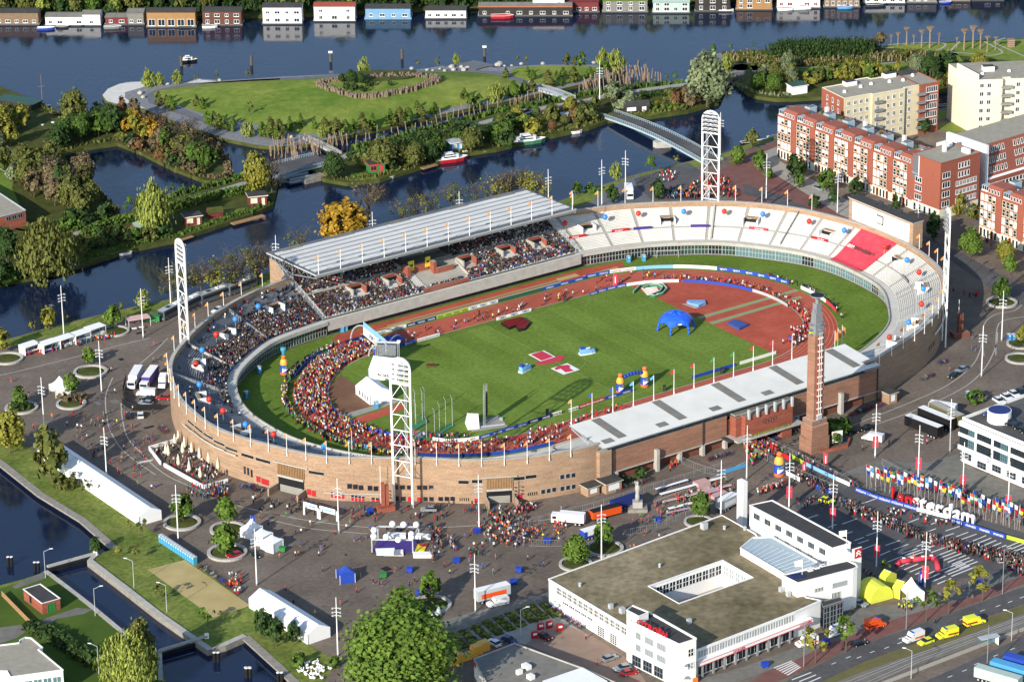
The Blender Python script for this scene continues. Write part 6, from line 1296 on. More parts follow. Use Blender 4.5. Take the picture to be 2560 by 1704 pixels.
qs('garden_lawn',3,[(1590,1060),(1790,1010),(1850,1090),(1740,1110)],'hillgrass',.05); qs('garden_lawn',3,[(1600,930),(1790,900),(1790,980),(1600,1000)],'hillgrass',.05)
mat('whitestone','#c4c0b6',.9,col2='#d4d0c8',scale=.4)
for L in ([(860,1440),(985,1440),(1090,1490),(850,1512)],[(1750,1240),(1830,1180),(1790,1270)]): qs('garden_lawn',1,L,'grass2',.05)
for L in ([(1190,890),(1290,880),(1450,920),(1300,970),(1180,960)],[(480,1040),(700,1000),(700,1060),(480,1090)]): qs('garden_lawn',2,L,'grass2',.05)
for L in ([(1850,360),(2050,330),(2060,350),(1700,450),(1640,480),(1560,480)],[(1250,560),(1420,520),(1420,560),(1260,600)],[(660,520),(1160,395),(1160,410),(720,540)],[(1420,290),(1900,160),(2100,130),(2100,150),(1430,330)]): qs('garden_lawn',10,L,'grass2',.045)
qs('stone_terrace',0,[(856,795),(900,742),(1000,700),(1100,686),(1200,682),(1290,700),(1170,735),(1045,770),(1040,815),(1100,858),(1210,903),(1050,888),(890,842)],'whitestone',.05)
qs('stone_terrace',0,[(1560,692),(1660,662),(1800,680),(1700,690)],'whitestone',.05)
qs('slate_plaza',1,[(1710,548),(1880,512),(2060,548),(1900,590)],'slate',.4); qs('slate_path',1,[(-450,700),(0,668),(700,625),(1350,592),(1700,575),(2130,600),(2335,640),(2335,720),(2230,700),(2100,640),(1400,605),(0,690)],'slate',.05)
qs('slate_path',0,[(1300,750),(1560,700),(1840,678),(2335,655),(2335,668),(1840,692),(1560,722),(1310,760),(1290,812),(1330,850),(1560,920),(1900,1060),(2335,1100),(2335,1140),(1800,1060),(1400,920),(1240,860),(1220,790)],'slate',.05)
HG=[Q(0,x,y) for x,y in ((1310,760),(1560,722),(1840,692),(2335,668))]+[Q(1,x,y) for x,y in ((300,668),(900,640),(1400,605),(1900,605),(2120,640),(2200,670),(2270,700),(2235,780),(1800,875),(1560,935),(1200,1045),(900,1095),(500,1120),(200,1070))]+[Q(0,x,y) for x,y in ((2300,1075),(2000,1010),(1700,950),(1500,880),(1330,850),(1288,810))]
HP=px(HG); hc=QW(1,1050,745)
j=MB(); N=14; G=[]; HP=spline(HP,3,True); nn=len(HP)
for k in range(N+1):
 t=k/N; G.append([(hc[0]+(p[0]-hc[0])*t,hc[1]+(p[1]-hc[1])*t,.06+3.6*max(0,1-t**1.6)) for p in HP])
for k in range(1,N):
 for i in range(nn): q=(i+1)%nn; j.poly([G[k][i],G[k+1][i],G[k+1][q],G[k][q]],'hillgrass')
j.poly(G[1],'hillgrass'); o=j.make('grass_hill',None,True,kind='structure')
HZ=2.4
qs('island_lawn',2,[(120,590),(200,560),(500,550),(860,560),(880,600),(800,650),(640,690),(540,720),(330,700),(200,650),(140,640)],'hillgrass',.06)
qs('crater_planting',1,[(790,690),(1000,668),(1400,665),(1460,700),(1300,740),(950,770),(830,740)],'scrub',3.75)
mat('basalt','#8c7a68',.9,col2='#6b5c50',scale=1.5)
j=MB(); ring=spline([QW(1,x,y,HZ) for x,y in ((590,720),(640,745),(720,775),(800,800),(900,820),(1000,822),(1120,808),(1250,785),(1380,755),(1500,720),(1590,690),(1540,665),(1440,652),(1300,655),(1150,660),(1010,670),(900,690),(760,695),(680,700))],10,True)
for i,(x,y) in enumerate(ring):
 for k in range(3):
  a,b_=x+R.uniform(-1,1),y+R.uniform(-1.5,1.5); h=R.uniform(1.3,2.3); j.tube((a,b_,HZ-.7),(a+R.uniform(-.1,.1),b_,HZ+h),.38,.33,'basalt',6)
j.make('basalt_pillars',label='ring of upright stone pillars round the planted hollow on the island hill',cat='stone pillars',kind='stuff')
mat('stake','#9c8670',.9,col2='#84705c',scale=2)
def stake():
 j=MB(); j.tube((0,0,-1),(0,0,4),.2,.17,'stake',6); return j.make('wooden_stake',label='weathered wooden stake standing in the water',cat='stake')
sk0=None; SP=[]
for rc,P,n in ((1,[(175,1280),(250,1230),(480,1215),(600,1240),(610,1290),(480,1330),(340,1365),(200,1320)],46),(1,[(640,1215),(900,1180),(900,1215),(640,1260)],10),(2,[(600,790),(750,720),(900,690),(1050,650),(1100,640),(1100,700),(950,760),(700,790)],48),(2,[(1060,640),(1200,600),(1400,640),(1400,690),(1230,710),(1060,720)],34)):
 Pw=[QW(rc,x,y,WL) for x,y in P]
 for _ in range(n): SP.append((rpick(Pw),'wooden stake leaning in the cluster in the water %s'%('south west of the island' if rc==1 else 'east of the island'),'wooden stakes %s of the island'%('south west' if rc==1 else 'east')))
Pl=spline([QW(1,x,y,WL) for x,y in ((980,1180),(1200,1140),(1450,1090),(1620,1020),(1800,960),(2000,935),(2335,870))]+[QW(2,x,y,WL) for x,y in ((150,890),(270,860),(380,830))],4)
for p in Pl: SP.append(((p[0],p[1]-R.uniform(0,3)),'wooden stake in the narrow channel beside the island shore','wooden stakes along the island channel'))
s0=stake()
for i,(p,lb,gp) in enumerate(SP):
 o=s0 if i==0 else s0.copy()
 if i: COL.objects.link(o)
 o.location=(*p,WL); o.rotation_euler=(R.uniform(-.12,.12),R.uniform(-.2,.12),0); o.scale=(1,1,R.uniform(.8,1.5)); o['label']=lb; o['group']=gp
s1=None; mat('marker','#5a5348',.9)
for rc,x,y,c,lb in ((0,1513,550,0,'beside the moored work boat'),(0,2098,545,0,'beyond the left part of the island'),(1,690,515,1,'with a white board, beyond the crater'),(1,1285,490,0,'beyond the middle of the island'),(1,1973,470,1,'with a white board, beyond the slate point')):
 r=thing('mooring_post','thick grey mooring post standing in the lake '+lb,'mooring post',(*QW(rc,x,y,WL),WL)); j=MB(); j.tube((0,0,-1),(0,0,3.8),.55,.5,'marker',8); j.make('post',r)
 if c: j=MB(); j.box(0,-.5,3.9,1.5,.2,.8,'white'); j.make('board',r)
mat('boulder','#b9b3a8',.9,col2='#98938a',scale=.8)
bo=None
for rc,x,y,s_ in ((1,1365,580,1.5),(1,1495,590,1.2),(1,1540,592,.9),(1,1600,580,1),(1,1700,565,1.8),(1,1715,590,1.7),(1,1800,590,1.8),(1,1830,572,1.5),(1,1780,565,1.4),(1,2090,550,2.2),(1,2280,540,1.3),(1,1640,597,1.2),(1,360,1150,1.5),(1,2140,555,.9),(2,30,545,2.2),(2,210,540,1.3),(2,390,538,1.4),(2,815,530,1.3),(2,130,552,.9),(0,1170,785,1.8),(0,1195,818,1.5),(0,1400,708,1.2),(0,1350,716,.7),(0,1830,675,1.2),(2,285,690,1.1)):
 if not bo:
  j=MB(); j.ball((0,0,.45),1,'boulder',8,5,.65); 
  j.v=[(a*R.uniform(.8,1.15),b_*R.uniform(.8,1.15),c*R.uniform(.85,1.1)) for a,b_,c in j.v]; bo=j.make('boulder',label='pale boulder lying on the edge of the island',cat='boulder',group='pale boulders on the island'); o=bo
 else: o=bo.copy(); COL.objects.link(o)
 o.location=(*QW(rc,x,y),0); s_*=.62; o.scale=(s_*R.uniform(.9,1.3),s_,s_); o.rotation_euler.z=R.uniform(0,3)
def bridge(label,A,B_,w,z0,arch,deck,m='lightsteel',rail=1.1,pier=None,n=14):
 r=thing('bridge',label,'bridge'); rz,L=axes(A,B_); nx,ny=-sin(rz)*w/2,cos(rz)*w/2; P=[(A[0]+(B_[0]-A[0])*i/n,A[1]+(B_[1]-A[1])*i/n,z0+arch*sin(pi*i/n)) for i in range(n+1)]
 j=MB()
 for p,q in zip(P,P[1:]):
  j.poly([(p[0]-nx,p[1]-ny,p[2]),(q[0]-nx,q[1]-ny,q[2]),(q[0]+nx,q[1]+ny,q[2]),(p[0]+nx,p[1]+ny,p[2])],deck)
  for s_ in (-1,1): j.poly([(p[0]+s_*nx,p[1]+s_*ny,p[2]-.7),(q[0]+s_*nx,q[1]+s_*ny,q[2]-.7),(q[0]+s_*nx,q[1]+s_*ny,q[2]),(p[0]+s_*nx,p[1]+s_*ny,p[2])],m)
  j.poly([(p[0]-nx,p[1]-ny,p[2]-.7),(q[0]-nx,q[1]-ny,q[2]-.7),(q[0]+nx,q[1]+ny,q[2]-.7),(p[0]+nx,p[1]+ny,p[2]-.7)][::-1],m)
 j.make('deck',r)
 for s_ in (-1,1):
  j=MB()
  for p,q in zip(P,P[1:]):
   for h in (.4,.75,rail): j.bar((p[0]+s_*nx,p[1]+s_*ny,p[2]+h),(q[0]+s_*nx,q[1]+s_*ny,q[2]+h),.07,.07 if h<rail else .14,m)
   for k in range(3): t=k/3; x,y,z=[p[a]+(q[a]-p[a])*t for a in range(3)]; j.bar((x+s_*nx,y+s_*ny,z),(x+s_*nx,y+s_*ny,z+rail),.08,.08,m)
  j.make('railing',r)
 for t in pier or []:
  j=MB(); x,y,z=P[int(t*n)]; c,s__=cos(rz),sin(rz); K=[(-1,-w*.75),(1,-w*.75),(3.2,0),(1,w*.6),(-1,w*.6),(-3,0)]; Q0=[(x+a*c-b_*s__,y+a*s__+b_*c) for a,b_ in K]; j.prism(Q0,-2,z-1,'concrete'); j.make('pier',r)
 return r
bridge('long grey steel footbridge arching over the canal beside the stadium',QW(2,925,955),QW(2,1830,1370),6.5,.3,1.6,'asphalt','zinc',pier=(.6,),n=18)
bridge('small pale footbridge joining the island to the dyke',QW(2,340,740),QW(2,640,840),3.2,.3,.5,'zinc','lightsteel')
bridge('narrow wooden plank bridge from the island to the dyke path',QW(1,480,1155),QW(1,760,1290),2.2,.2,.3,'kerb','kerb',.1)
bridge('road bridge linking the two parts of the dyke with blue grey railings',QW(10,2100,95),QW(1,640,1330),11,.3,.4,'asphalt','zinc')
bridge('old rail bridge beam over the passage between the dyke parts',QW(1,330,1510),QW(1,520,1470),3,.2,0,'rubber','zinc',.9)
bridge('dark footbridge between the dyke and the eastern park',QW(2,1850,690),QW(2,2150,640),4,.3,.4,'asphalt','darksteel')
for (rc,x,y),(x2,y2),lb in (((1,200,1500),(330,1480),'left'),((1,460,1500),(620,1460),'right')):
 j=MB(); a,b_=QW(rc,x,y),QW(rc,x2,y2); j.wall([a,b_],-2.5,.6,3,'stone'); j.make('bridge_abutment',label='old stone bridge abutment on the %s side of the dyke passage'%lb,cat='bridge abutment')
for (x0,y0),(x1,y1),lb in (((395,620),(795,515),'white topped upper lock gate across the lock mouth'),((1320,1325),(1725,1205),'grey beam of the lower lock gate near the willow')):
 r=thing('lock_gate',lb,'lock gate'); a,b_=QW(30,x0,y0),QW(30,x1,y1); j=MB(); j.wall([a,b_],-2.4,-.2,.5,'black'); j.make('gate',r); j=MB(); j.bar((*a,.55),(*b_,.75),.8,.5,'kerb'); j.make('beam',r); j=MB(); j.box(*b_,.7,1.0,.6,1.5,'white',.3); j.make('end_block',r)
r0=None
for rc,x,y in ((30,85,600),(30,308,645),(30,1806,1400),(30,2067,1525),(31,5,1530),(31,268,1568)):
 def dolphin():
  r=thing('mooring_dolphin','x','mooring post'); j=MB()
  for a in (-.45,.45): j.tube((a,0,-1),(a,0,2.6),.42,.42,'black',8)
  j.make('post',r); j=MB(); [j.lathe([(.43,2.6),(.4,2.72)],'white',8,(a,0)) for a in (-.45,.45)]; j.make('cap',r); return r
 first_or_dup(PROTO,'dol',dolphin,(*QW(rc,x,y,WL),WL),0,'black double mooring post with white caps in the near canal','black mooring posts of the lock')
j=MB(); j.wall([QW(30,x,y) for x,y in ((15,850),(240,1080),(400,1190),(520,1220))],0,1.5,.06,'wood'); j.make('garden_fence',label='thin wooden fence running beside the brick pump hut',cat='fence')
qs('paved_path',30,[(100,770),(360,650),(385,700),(130,790)],'cobble',.05); qs('paved_path',30,[(340,1050),(640,950),(780,960),(700,1000),(480,1040),(380,1120)],'cobble',.05); qs('paved_path',30,[(-50,1120),(250,1080),(270,1110),(140,1200),(-50,1260)],'cobble',.05)
# ================= trees =================
def leafmat(key,col,sc=1):
 m=mat(key,col,.8,attr=True,var=.0,spec=.1); n=m.node_tree; b=n.nodes['Principled BSDF']
 a=[x for x in n.nodes if x.type=='ATTRIBUTE'][0]; mx=n.nodes.new('ShaderNodeMix'); mx.data_type='RGBA'; mx.blend_type='MULTIPLY'; mx.inputs[0].default_value=1; c=hx(col); mx.inputs[7].default_value=(*c,1)
 n.links.new(a.outputs[0],mx.inputs[6]); n.links.new(mx.outputs[2],b.inputs['Base Color'])
 b.inputs['Subsurface Weight'].default_value=0; return m
for k,c in dict(mid='#4c6329',dark='#364a26',olive='#5c6030',yel='#7a7832',gold='#967628',grey='#707a58',brown='#685c44',young='#586f2c',willow='#828c42',rust='#6c5034').items(): leafmat('leaf_'+k,c)
LR=random.Random(11)
def crown(shape,n,s,seed=1):
 r=random.Random(seed); j=MB(); m=_M['leaf_mid']
 cl=[]
 K=max(8,n//18)
 for _ in range(K):
  while 1:
   x,y,z=r.uniform(-1,1),r.uniform(-1,1),r.uniform(-1,1); d=x*x+y*y+z*z
   if d<1 and d>.12: break
  if r.random()<.7: q=d**.5; f=r.uniform(.75,.98)/q; x*=f;y*=f;z*=f
  cl.append((x,y,z))
 for i in range(n):
  c=cl[i%K]; g=lambda w:r.gauss(0,w)
  if n>2000: q=1+.17*sin(4.1*c[0]+seed)*cos(3.7*c[1]+seed)+.13*sin(6*c[2]+5*c[0]); c=(c[0]*q,c[1]*q,c[2]*q)
  x,y,z=c[0]+g(.13),c[1]+g(.13),c[2]+g(.13)
  if shape=='cone': zz=(z+1)/2; w=.2*max(.02,1.05-zz)**.8+.02; px_,py_,pz=x*w,y*w,.03+.97*zz
  elif shape=='leafy': px_,py_,pz=x*.33*(1-.18*z),y*.33*(1-.18*z),.6+z*.39
  elif shape=='bush': px_,py_,pz=x*.6,y*.6,.45+z*.5
  elif shape=='tall': px_,py_,pz=x*.2,y*.2,.55+z*.44
  elif shape=='willow': rr=1-.35*max(0,z); px_,py_,pz=x*.4*rr,y*.4*rr,.5+z*.48
  elif shape=='bare': px_,py_,pz=x*.4,y*.4,.62+z*.36
  elif shape=='young': px_,py_,pz=x*.2,y*.2,.66+z*.32
  nrm=Vector((x,y,z*.8+.35)).normalized()+Vector((g(.45),g(.45),g(.45))); nrm.normalize(); t=nrm.cross(Vector((g(1),g(1),g(1)))).normalized(); b_=nrm.cross(t); sz=s*r.uniform(.6,1.3)
  if shape=='willow': t=Vector((g(.15),g(.15),-1)).normalized(); b_=nrm.cross(t); b_.normalize(); t=t*1.9; b_=b_*.6
  P=Vector((px_,py_,pz)); v=r.uniform(.65,1.35); h=r.uniform(-.08,.08); j.col=(v*(1+h),v,v*(1-h*.5)); j.poly([P-t*sz-b_*sz*.8,P+t*sz*.9-b_*sz,P+t*sz+b_*sz*.7,P-t*sz*.8+b_*sz],m)
 return j.mesh('crown')
def trunk(kind,seed):
 r=random.Random(seed); j=MB(); h={'cone':.5,'leafy':.6,'bush':.3,'tall':.7,'willow':.6,'bare':.6,'young':.75}[kind]; w={'bare':.025,'young':.013,'cone':.012}.get(kind,.022)
 j.tube((0,0,0),(0,0,h),w,w*.6,'bark',6)
 for i in range(22 if kind=='bare' else 4):
  z=r.uniform(h*.5,h) if kind!='bare' else r.uniform(.2,.6); a=r.uniform(0,6.28); l=r.uniform(.12,.28) if kind!='bare' else r.uniform(.25,.42); e=(cos(a)*l*.8,sin(a)*l*.8,z+l); j.tube((0,0,z),e,w*.4,w*.12,'bark',4)
  if kind=='bare':
   for _ in range(4): b2=r.uniform(0,6.28); j.tube(e if _%2 else (e[0]*.6,e[1]*.6,z+l*.6),(e[0]+cos(b2)*.1,e[1]+sin(b2)*.1,z+l+r.uniform(.02,.12)),w*.15,w*.06,'bark',3)
 return j.mesh('trunk')
CR={}
SPEC=dict(cone=(420,.036),leafy=(620,.05),bush=(300,.1),tall=(520,.045),willow=(900,.036),bare=(330,.02),young=(150,.035))
for k,(n,s) in SPEC.items(): CR[k]=[(crown(k,n,s,i*7+3),trunk(k,i)) for i in range(3)]
CR['huge']=[(crown('leafy',14000,.0125,5),trunk('leafy',2))]; CR['hwillow']=[(crown('willow',6500,.016,9),trunk('willow',2))]
CR['mid']=[(crown('leafy',2600,.027,4),trunk('leafy',1)),(crown('leafy',2600,.027,8),trunk('leafy',2))]; CR['mwillow']=[(crown('willow',3000,.022,6),trunk('willow',1))]
def tree_at(p,H,kind,leaf,label,group=None,cat='tree',z=0,wid=1):
 cm,tm=LR.choice(CR[kind]); nm={'cone':'conifer','young':'sapling','bush':'shrub'}.get(kind,'tree') if cat=='tree' else cat.replace(' ','_'); r=thing(nm,label,cat if nm in('tree','conifer') or cat!='tree' else nm,(p[0],p[1],z),LR.uniform(0,6.28),group,(H*wid,H*wid,H))
 c=link(cm,'crown',r); c.material_slots[0].link='OBJECT'; c.material_slots[0].material=_M['leaf_'+leaf]; link(tm,'trunk',r); return r
def mpp(y): return 6.15+(y-50)*.00188
def tr(rc,x,y,h,kind,leaf,label,group=None,z=0,cat='tree',wid=1):
 n=Q(rc,x,y); return tree_at(W(n[0],n[1],z),h/3.336/mpp(n[1]),kind,leaf,label,group,cat,z,wid)
IG='young cone shaped trees along the island shore'; IL='young cone shaped tree on the island shore'
for rc,L in ((0,((1325,880,110),(1390,890,95),(1425,925,130),(1640,890,90),(1690,910,100),(1735,1040,120),(1785,1060,130),(1830,1080,120),(1880,1080,110),(1940,1095,115),(2190,1140,120),(2260,1150,150),(2310,1160,100))),(1,((120,1135,110),(190,1145,160),(265,1160,160),(350,1090,110),(440,1065,110),(555,1085,90),(640,1075,100),(735,1130,150),(810,1120,125),(880,1110,110),(955,1100,150),(1040,1075,120),(1185,1045,130),(1265,1040,150),(1335,1020,130),(1445,990,120),(1410,920,80),(1560,950,90),(1870,900,120),(1925,885,110),(2215,810,140),(2150,650,80),(2305,780,100),(1805,840,100),(1555,960,100))),(2,((80,650,80),(150,810,140),(235,780,100),(300,770,110),(440,730,150),(305,670,90),(265,630,70),(505,660,70),(650,690,130),(780,655,100),(560,640,80),(595,540,95),(655,545,70),(712,545,120),(900,625,130),(975,600,120),(550,720,60)))):
 for x,y,h in L: tr(rc,x,y,h,'cone',LR.choice(('young','young','mid','olive')),IL,IG,wid=2.1)
IW='young willows on the island'
for rc,x,y,h,lb in ((0,1240,722,145,'first willow on the pale stone beach of the island'),(0,1328,712,105,'second willow on the pale stone beach'),(0,1480,700,110,'third willow near the pale stone beach'),(0,1640,690,85,'thin young tree by the island water edge, left'),(0,1805,680,95,'thin young tree by the boulder'),(0,2072,680,110,'lone thin tree on the far edge of the grass hill'),(0,2070,1145,130,'drooping willow on the near island shore'),(1,970,608,125,'round willow behind the crater'),(1,1420,575,85,'thin tree left of the boulders'),(1,1583,580,115,'thin tree among the boulders'),(1,1735,530,80,'willow behind the boulders'),(1,625,1150,110,'drooping willow by the plank bridge'),(1,2050,850,140,'willow on the island path'),(0,2090,975,130,'slim tree on the grass slope'),(2,180,545,85,'first young tree on the lake edge right'),(2,255,550,100,'second young tree on the lake edge right'),(2,15,840,150,'willow beside the island channel'),(2,890,560,145,'big willow at the east tip of the island, left'),(2,1005,600,180,'big willow at the east tip of the island, right')):
 tr(rc,x,y,h,'willow' if 'willow' in lb else 'young','willow' if 'willow' in lb else 'olive',lb,IW)
for x,y,h in ((780,690,75),(865,705,120),(945,700,90),(880,750,60),(1010,720,60),(1190,710,40),(960,760,50),(820,735,50)): tr(1,x,y,h,'mid' if h>70 else 'bush','dark','dark bushy shrub growing in the island crater','shrubs in the crater',z=3.6)
for rc,x,y,h in ((10,925,390,115),(10,1045,385,105),(10,1090,360,145),(10,1423,250,130),(10,1540,245,115),(10,1705,185,90),(10,1860,140,70),(1,1100,1180,110),(1,1365,1150,120),(1,1700,1050,110),(1,1540,1080,90),(1,2165,1010,120),(1,2300,930,110),(2,1425,690,80),(2,1492,690,100),(2,1180,735,70),(2,1330,705,70),(2,360,890,90)): tr(rc,x,y,h,'young','mid','slim young tree planted along the dyke path','young trees along the dyke path',wid=1.2)
BIG=[(31,1300,1800,860,'huge','young','huge round green tree at the bottom edge in front of the square',1.35),(30,1085,1640,470,'hwillow','willow','big weeping willow beside the lower lock gate',1.1),(30,1180,1500,450,'mid','olive','tree with browning top behind the weeping willow',.7),(11,800,640,360,'mid','gold','golden yellow round tree behind the north roof',1.45),(11,1010,440,340,'bare','brown','half bare brownish tree behind the golden one',1.1),(2,1760,890,430,'mid','grey','large grey green willow by the canal bend',1.05),(10,1285,540,400,'mwillow','willow','tall feathery willow on the dyke beside the green roofed cottage',.85),(1,80,1640,360,'mid','yel','yellow green tree at the dyke end',.8),(1,200,1620,330,'bare','brown','leafless tree beside the yellow green one',.8),(1,720,1500,230,'mid','dark','dark evergreen by the old bridge',1),(1,670,1450,110,'leafy','yel','small yellow tree beside the dark evergreen',1),(1,1120,1400,230,'mid','olive','spreading tree above the green and red cabin',1.5),(1,1390,1400,200,'mid','olive','bushy tree between cabin and blue shed',1),(1,1530,1350,170,'mid','dark','dark tree beside the blue shed',1),(1,1860,1270,200,'mid','olive','tree right of the blue shed',1.1),(1,2170,1210,130,'bush','dark','rounded bush before the white motor yacht',1),(10,400,900,430,'mwillow','olive','huge spreading willow overhanging the canal on the left',1.4),(10,60,800,300,'mid','dark','dark conifer at the left edge of the canal',.9),(10,20,960,200,'bush','dark','leafy bank bush at the far left canal edge',1),(20,430,1250,470,'leafy','olive','slender ragged tree leaning over the long white tent',.7),(20,85,1010,360,'mid','yel','autumn yellow green tree on the left lawn edge',.9),(20,750,275,150,'leafy','young','small bright tree in the oval planter by the trucks',1),(20,595,520,170,'leafy','young','small bright tree behind the white pagoda',1),(20,165,620,170,'leafy','mid','small tree in the far left planter',1),(30,1530,235,230,'leafy','mid','round green tree in the planter at the long tent end',1),(30,1890,260,225,'leafy','young','green tree in the rear planter by the three pagodas',1),(30,1885,520,260,'leafy','young','green tree in the front planter by the three pagodas',1),(31,1520,900,240,'leafy','young','green tree in the planter behind the huge tree',1),(31,1290,1120,330,'leafy','young','pointed green tree beside the huge tree',.85),(32,665,590,240,'mid','young','round green tree at the corner of the flat brown roof',1.1),(32,900,440,220,'leafy','young','green tree behind the white lamp post and planter',1),(32,1710,210,215,'leafy','mid','green tree behind the brown roof corner',1),(10,945,1340,190,'leafy','young','bright green tree at the end of the market stalls',1),(10,410,1350,190,'leafy','yel','thin yellowing tree on the grass bank',.9),(10,275,1380,120,'young','yel','tiny sapling on the grass bank',1),(10,562,1300,100,'young','yel','sapling right of the first lamp post',1),(10,1195,1160,140,'willow','willow','small willow on the grass bank by the pink stall',1),(10,1015,1230,130,'young','olive','sapling behind the bright green tree',1),(10,20,1540,200,'leafy','yel','yellow green tree cut by the left edge above the planter',1),(33,850,1320,310,'young','young','slim tree in front of the curved wing by the rescue trucks',1.5),(33,595,1410,320,'young','yel','slim yellowing tree on the pavement before the showroom',1.4),(33,1520,1060,270,'young','young','slim tree beside the medics and white pagoda',1.4),(33,1705,1000,290,'young','yel','thin open tree on the pavement near the balloon seller',1.5),(33,1990,890,300,'young','yel','thin open tree on the pavement near the crossing crowd',1.6),(33,1180,700,160,'young','young','small tree by the parking lot corner',1.2),(13,435,95,210,'leafy','dark','dark round street tree before the red block, first',1),(13,460,170,130,'leafy','mid','small street tree beside the first dark one',1),(13,690,200,200,'leafy','mid','round street tree before the red block, second',1),(13,745,310,130,'leafy','dark','dark tree left of the scoreboard lamp post',1),(13,590,350,120,'leafy','dark','dark low tree just behind the far rim',1.2),(13,930,250,160,'leafy','dark','dark street tree left of the scoreboard',1.1),(13,1262,350,130,'cone','dark','small pine behind the scoreboard',1.6),(13,1580,600,210,'tall','dark','tall tree in the shade right of the scoreboard',1.3),(13,1885,750,240,'mid','young','bright street tree right of the floodlight mast',1),(13,2180,800,190,'mid','yel','street tree at the corner of the right block',1),(13,2215,890,160,'leafy','young','small street tree below the corner tree',1),(13,2145,1115,190,'mid','mid','round tree in the ringed planter right of the stadium',1),(13,1910,440,140,'leafy','olive','small tree at the alley mouth of the red block',1.1),(13,1770,380,180,'willow','yel','yellow climbing tree beside the cream corner base',1),(13,130,0,150,'leafy','mid','small street tree left of the red block',1),(13,200,95,100,'leafy','mid','young street tree before the long red block',1),(12,975,300,150,'leafy','dark','dark tree beside the far box truck, left',1),(12,1350,270,170,'leafy','dark','dark tree beside the far box truck, right',1),(12,680,230,110,'leafy','mid','small tree on the bank right of the north roof',1),(12,800,200,80,'bush','mid','bush on the bank by the water',1),(2,2020,1380,160,'leafy','young','tree on the bank by the footbridge landing',.9),(2,1990,1380,90,'leafy','olive','lower tree by the footbridge landing',1),(2,1300,1470,190,'young','mid','slim tree behind the play court',1.3),(2,1000,1490,130,'willow','willow','small round willow on the far bank',.9),(2,1505,1370,80,'young','yel','tiny tree at the bridge foot',1.5),(2,2135,1240,160,'leafy','olive','small tree beside the moored rowing boats',1),(2,2205,1430,130,'leafy','young','street tree on the brick quay',1),(2,2270,1500,100,'leafy','young','lower street tree on the brick quay',1),(2,1810,460,100,'cone','mid','dark cone tree at the park point',1.7),(2,1960,440,80,'young','mid','slim tree on the park shore',1.2),(2,2150,415,70,'young','mid','second slim tree on the park shore',1.2),(2,1925,600,150,'willow','willow','small drooping willow on the park point',.9),(30,800,505,150,'leafy','dark','dark small tree on the quay corner by the upper lock gate',.9),(30,985,535,120,'young','yel','yellowing sapling on the lock lawn',1.3),(30,1130,560,150,'young','olive','sapling in the middle of the lock lawn',1.2),(30,1350,900,170,'young','olive','sapling beside the sand court corner',1.8),(30,1735,1110,180,'young','young','sapling below the sand court',1.5),(30,1855,1090,130,'young','olive','thin sapling right of the one below the sand court',1),(31,130,1190,240,'leafy','dark','dark young tree before the second tent, left',.8),(31,240,1270,230,'leafy','dark','dark young tree before the second tent, middle',.8),(31,385,1260,190,'leafy','dark','dark young tree before the second tent, right',.8),(31,440,1440,120,'bush','mid','leafy bush on the lawn near the white geese',.9),(31,735,1440,90,'bush','mid','small shrub at the quay corner',1),(30,1085,300,90,'young','yel','sapling near the end of the long tent, left',1.5),(30,1190,370,170,'young','olive','sapling near the end of the long tent, right',1.3),(20,545,1310,150,'bush','olive','grassy round bush before the long tent',1),(20,710,1360,130,'young','olive','sapling before the long tent, left',1.5),(20,850,1360,110,'young','olive','sapling before the long tent, right',1.6),(23,1930,590,110,'bush','mid','leafy climbing bush by the car park ramp',1),(23,2315,90,130,'leafy','yel','yellow tree in the right edge planter',1),(22,1210,1210,90,'bush','dark','dark shrub beside the downpipe of the south wall',1),(22,1090,1250,60,'bush','dark','round shrub at the lodge of the south wall',1),(3,1500,1120,130,'leafy','dark','dark tree in the courtyard behind the red block',1.2),(3,1550,690,260,'cone','dark','tall dark cypress by the canal behind the beige block',1.9),(3,1430,620,160,'mid','grey','grey green tree left of the dark cypress',1),(3,1690,640,210,'mid','dark','broad dark tree right of the cypress',1.1),(3,1960,560,110,'mid','yel','yellow green round tree before the white block',1.7),(3,1140,380,110,'leafy','brown','brownish round tree above the reed wood',1.2),(3,1080,380,70,'leafy','rust','rusty small tree above the reed wood',1)]
for rc,x,y,h,k,lf,lb,wd in BIG: tr(rc,x,y,h,k,lf,lb,wid=wd)
for x,y in ((520,560),(570,590),(600,570),(650,575),(690,560)): tr(20,x,y,65,'bush','brown','dry brown ornamental shrub in the planter by the white pagoda','dry shrubs in the pagoda planter',wid=.9)
for x,y in ((110,640),(230,640),(170,655)): tr(20,x,y,70,'bush','dark','dark clipped shrub in the far left planter','shrubs in the far left planter')
BG='thin leaved trees on the canal bank behind the stadium'
for rc,x,y,h in ((10,1440,1050,230),(10,1560,1010,260),(10,1680,1000,240),(10,1800,980,250),(10,1920,960,260),(10,2030,940,300),(10,2150,900,250),(11,100,850,240),(11,430,680,200),(11,1280,400,160),(11,1420,370,180),(11,1540,330,160),(11,1700,290,200),(11,1900,260,170),(11,2050,230,190),(11,2180,190,180),(11,2290,170,190),(12,60,190,180),(12,180,180,200),(12,290,200,210),(12,370,220,200)):
 tr(rc,x,y+70,h+40,'bare',LR.choice(('olive','olive','brown','yel')),'half bare tree with thin olive foliage on the canal bank behind the stadium',BG,wid=1.15)
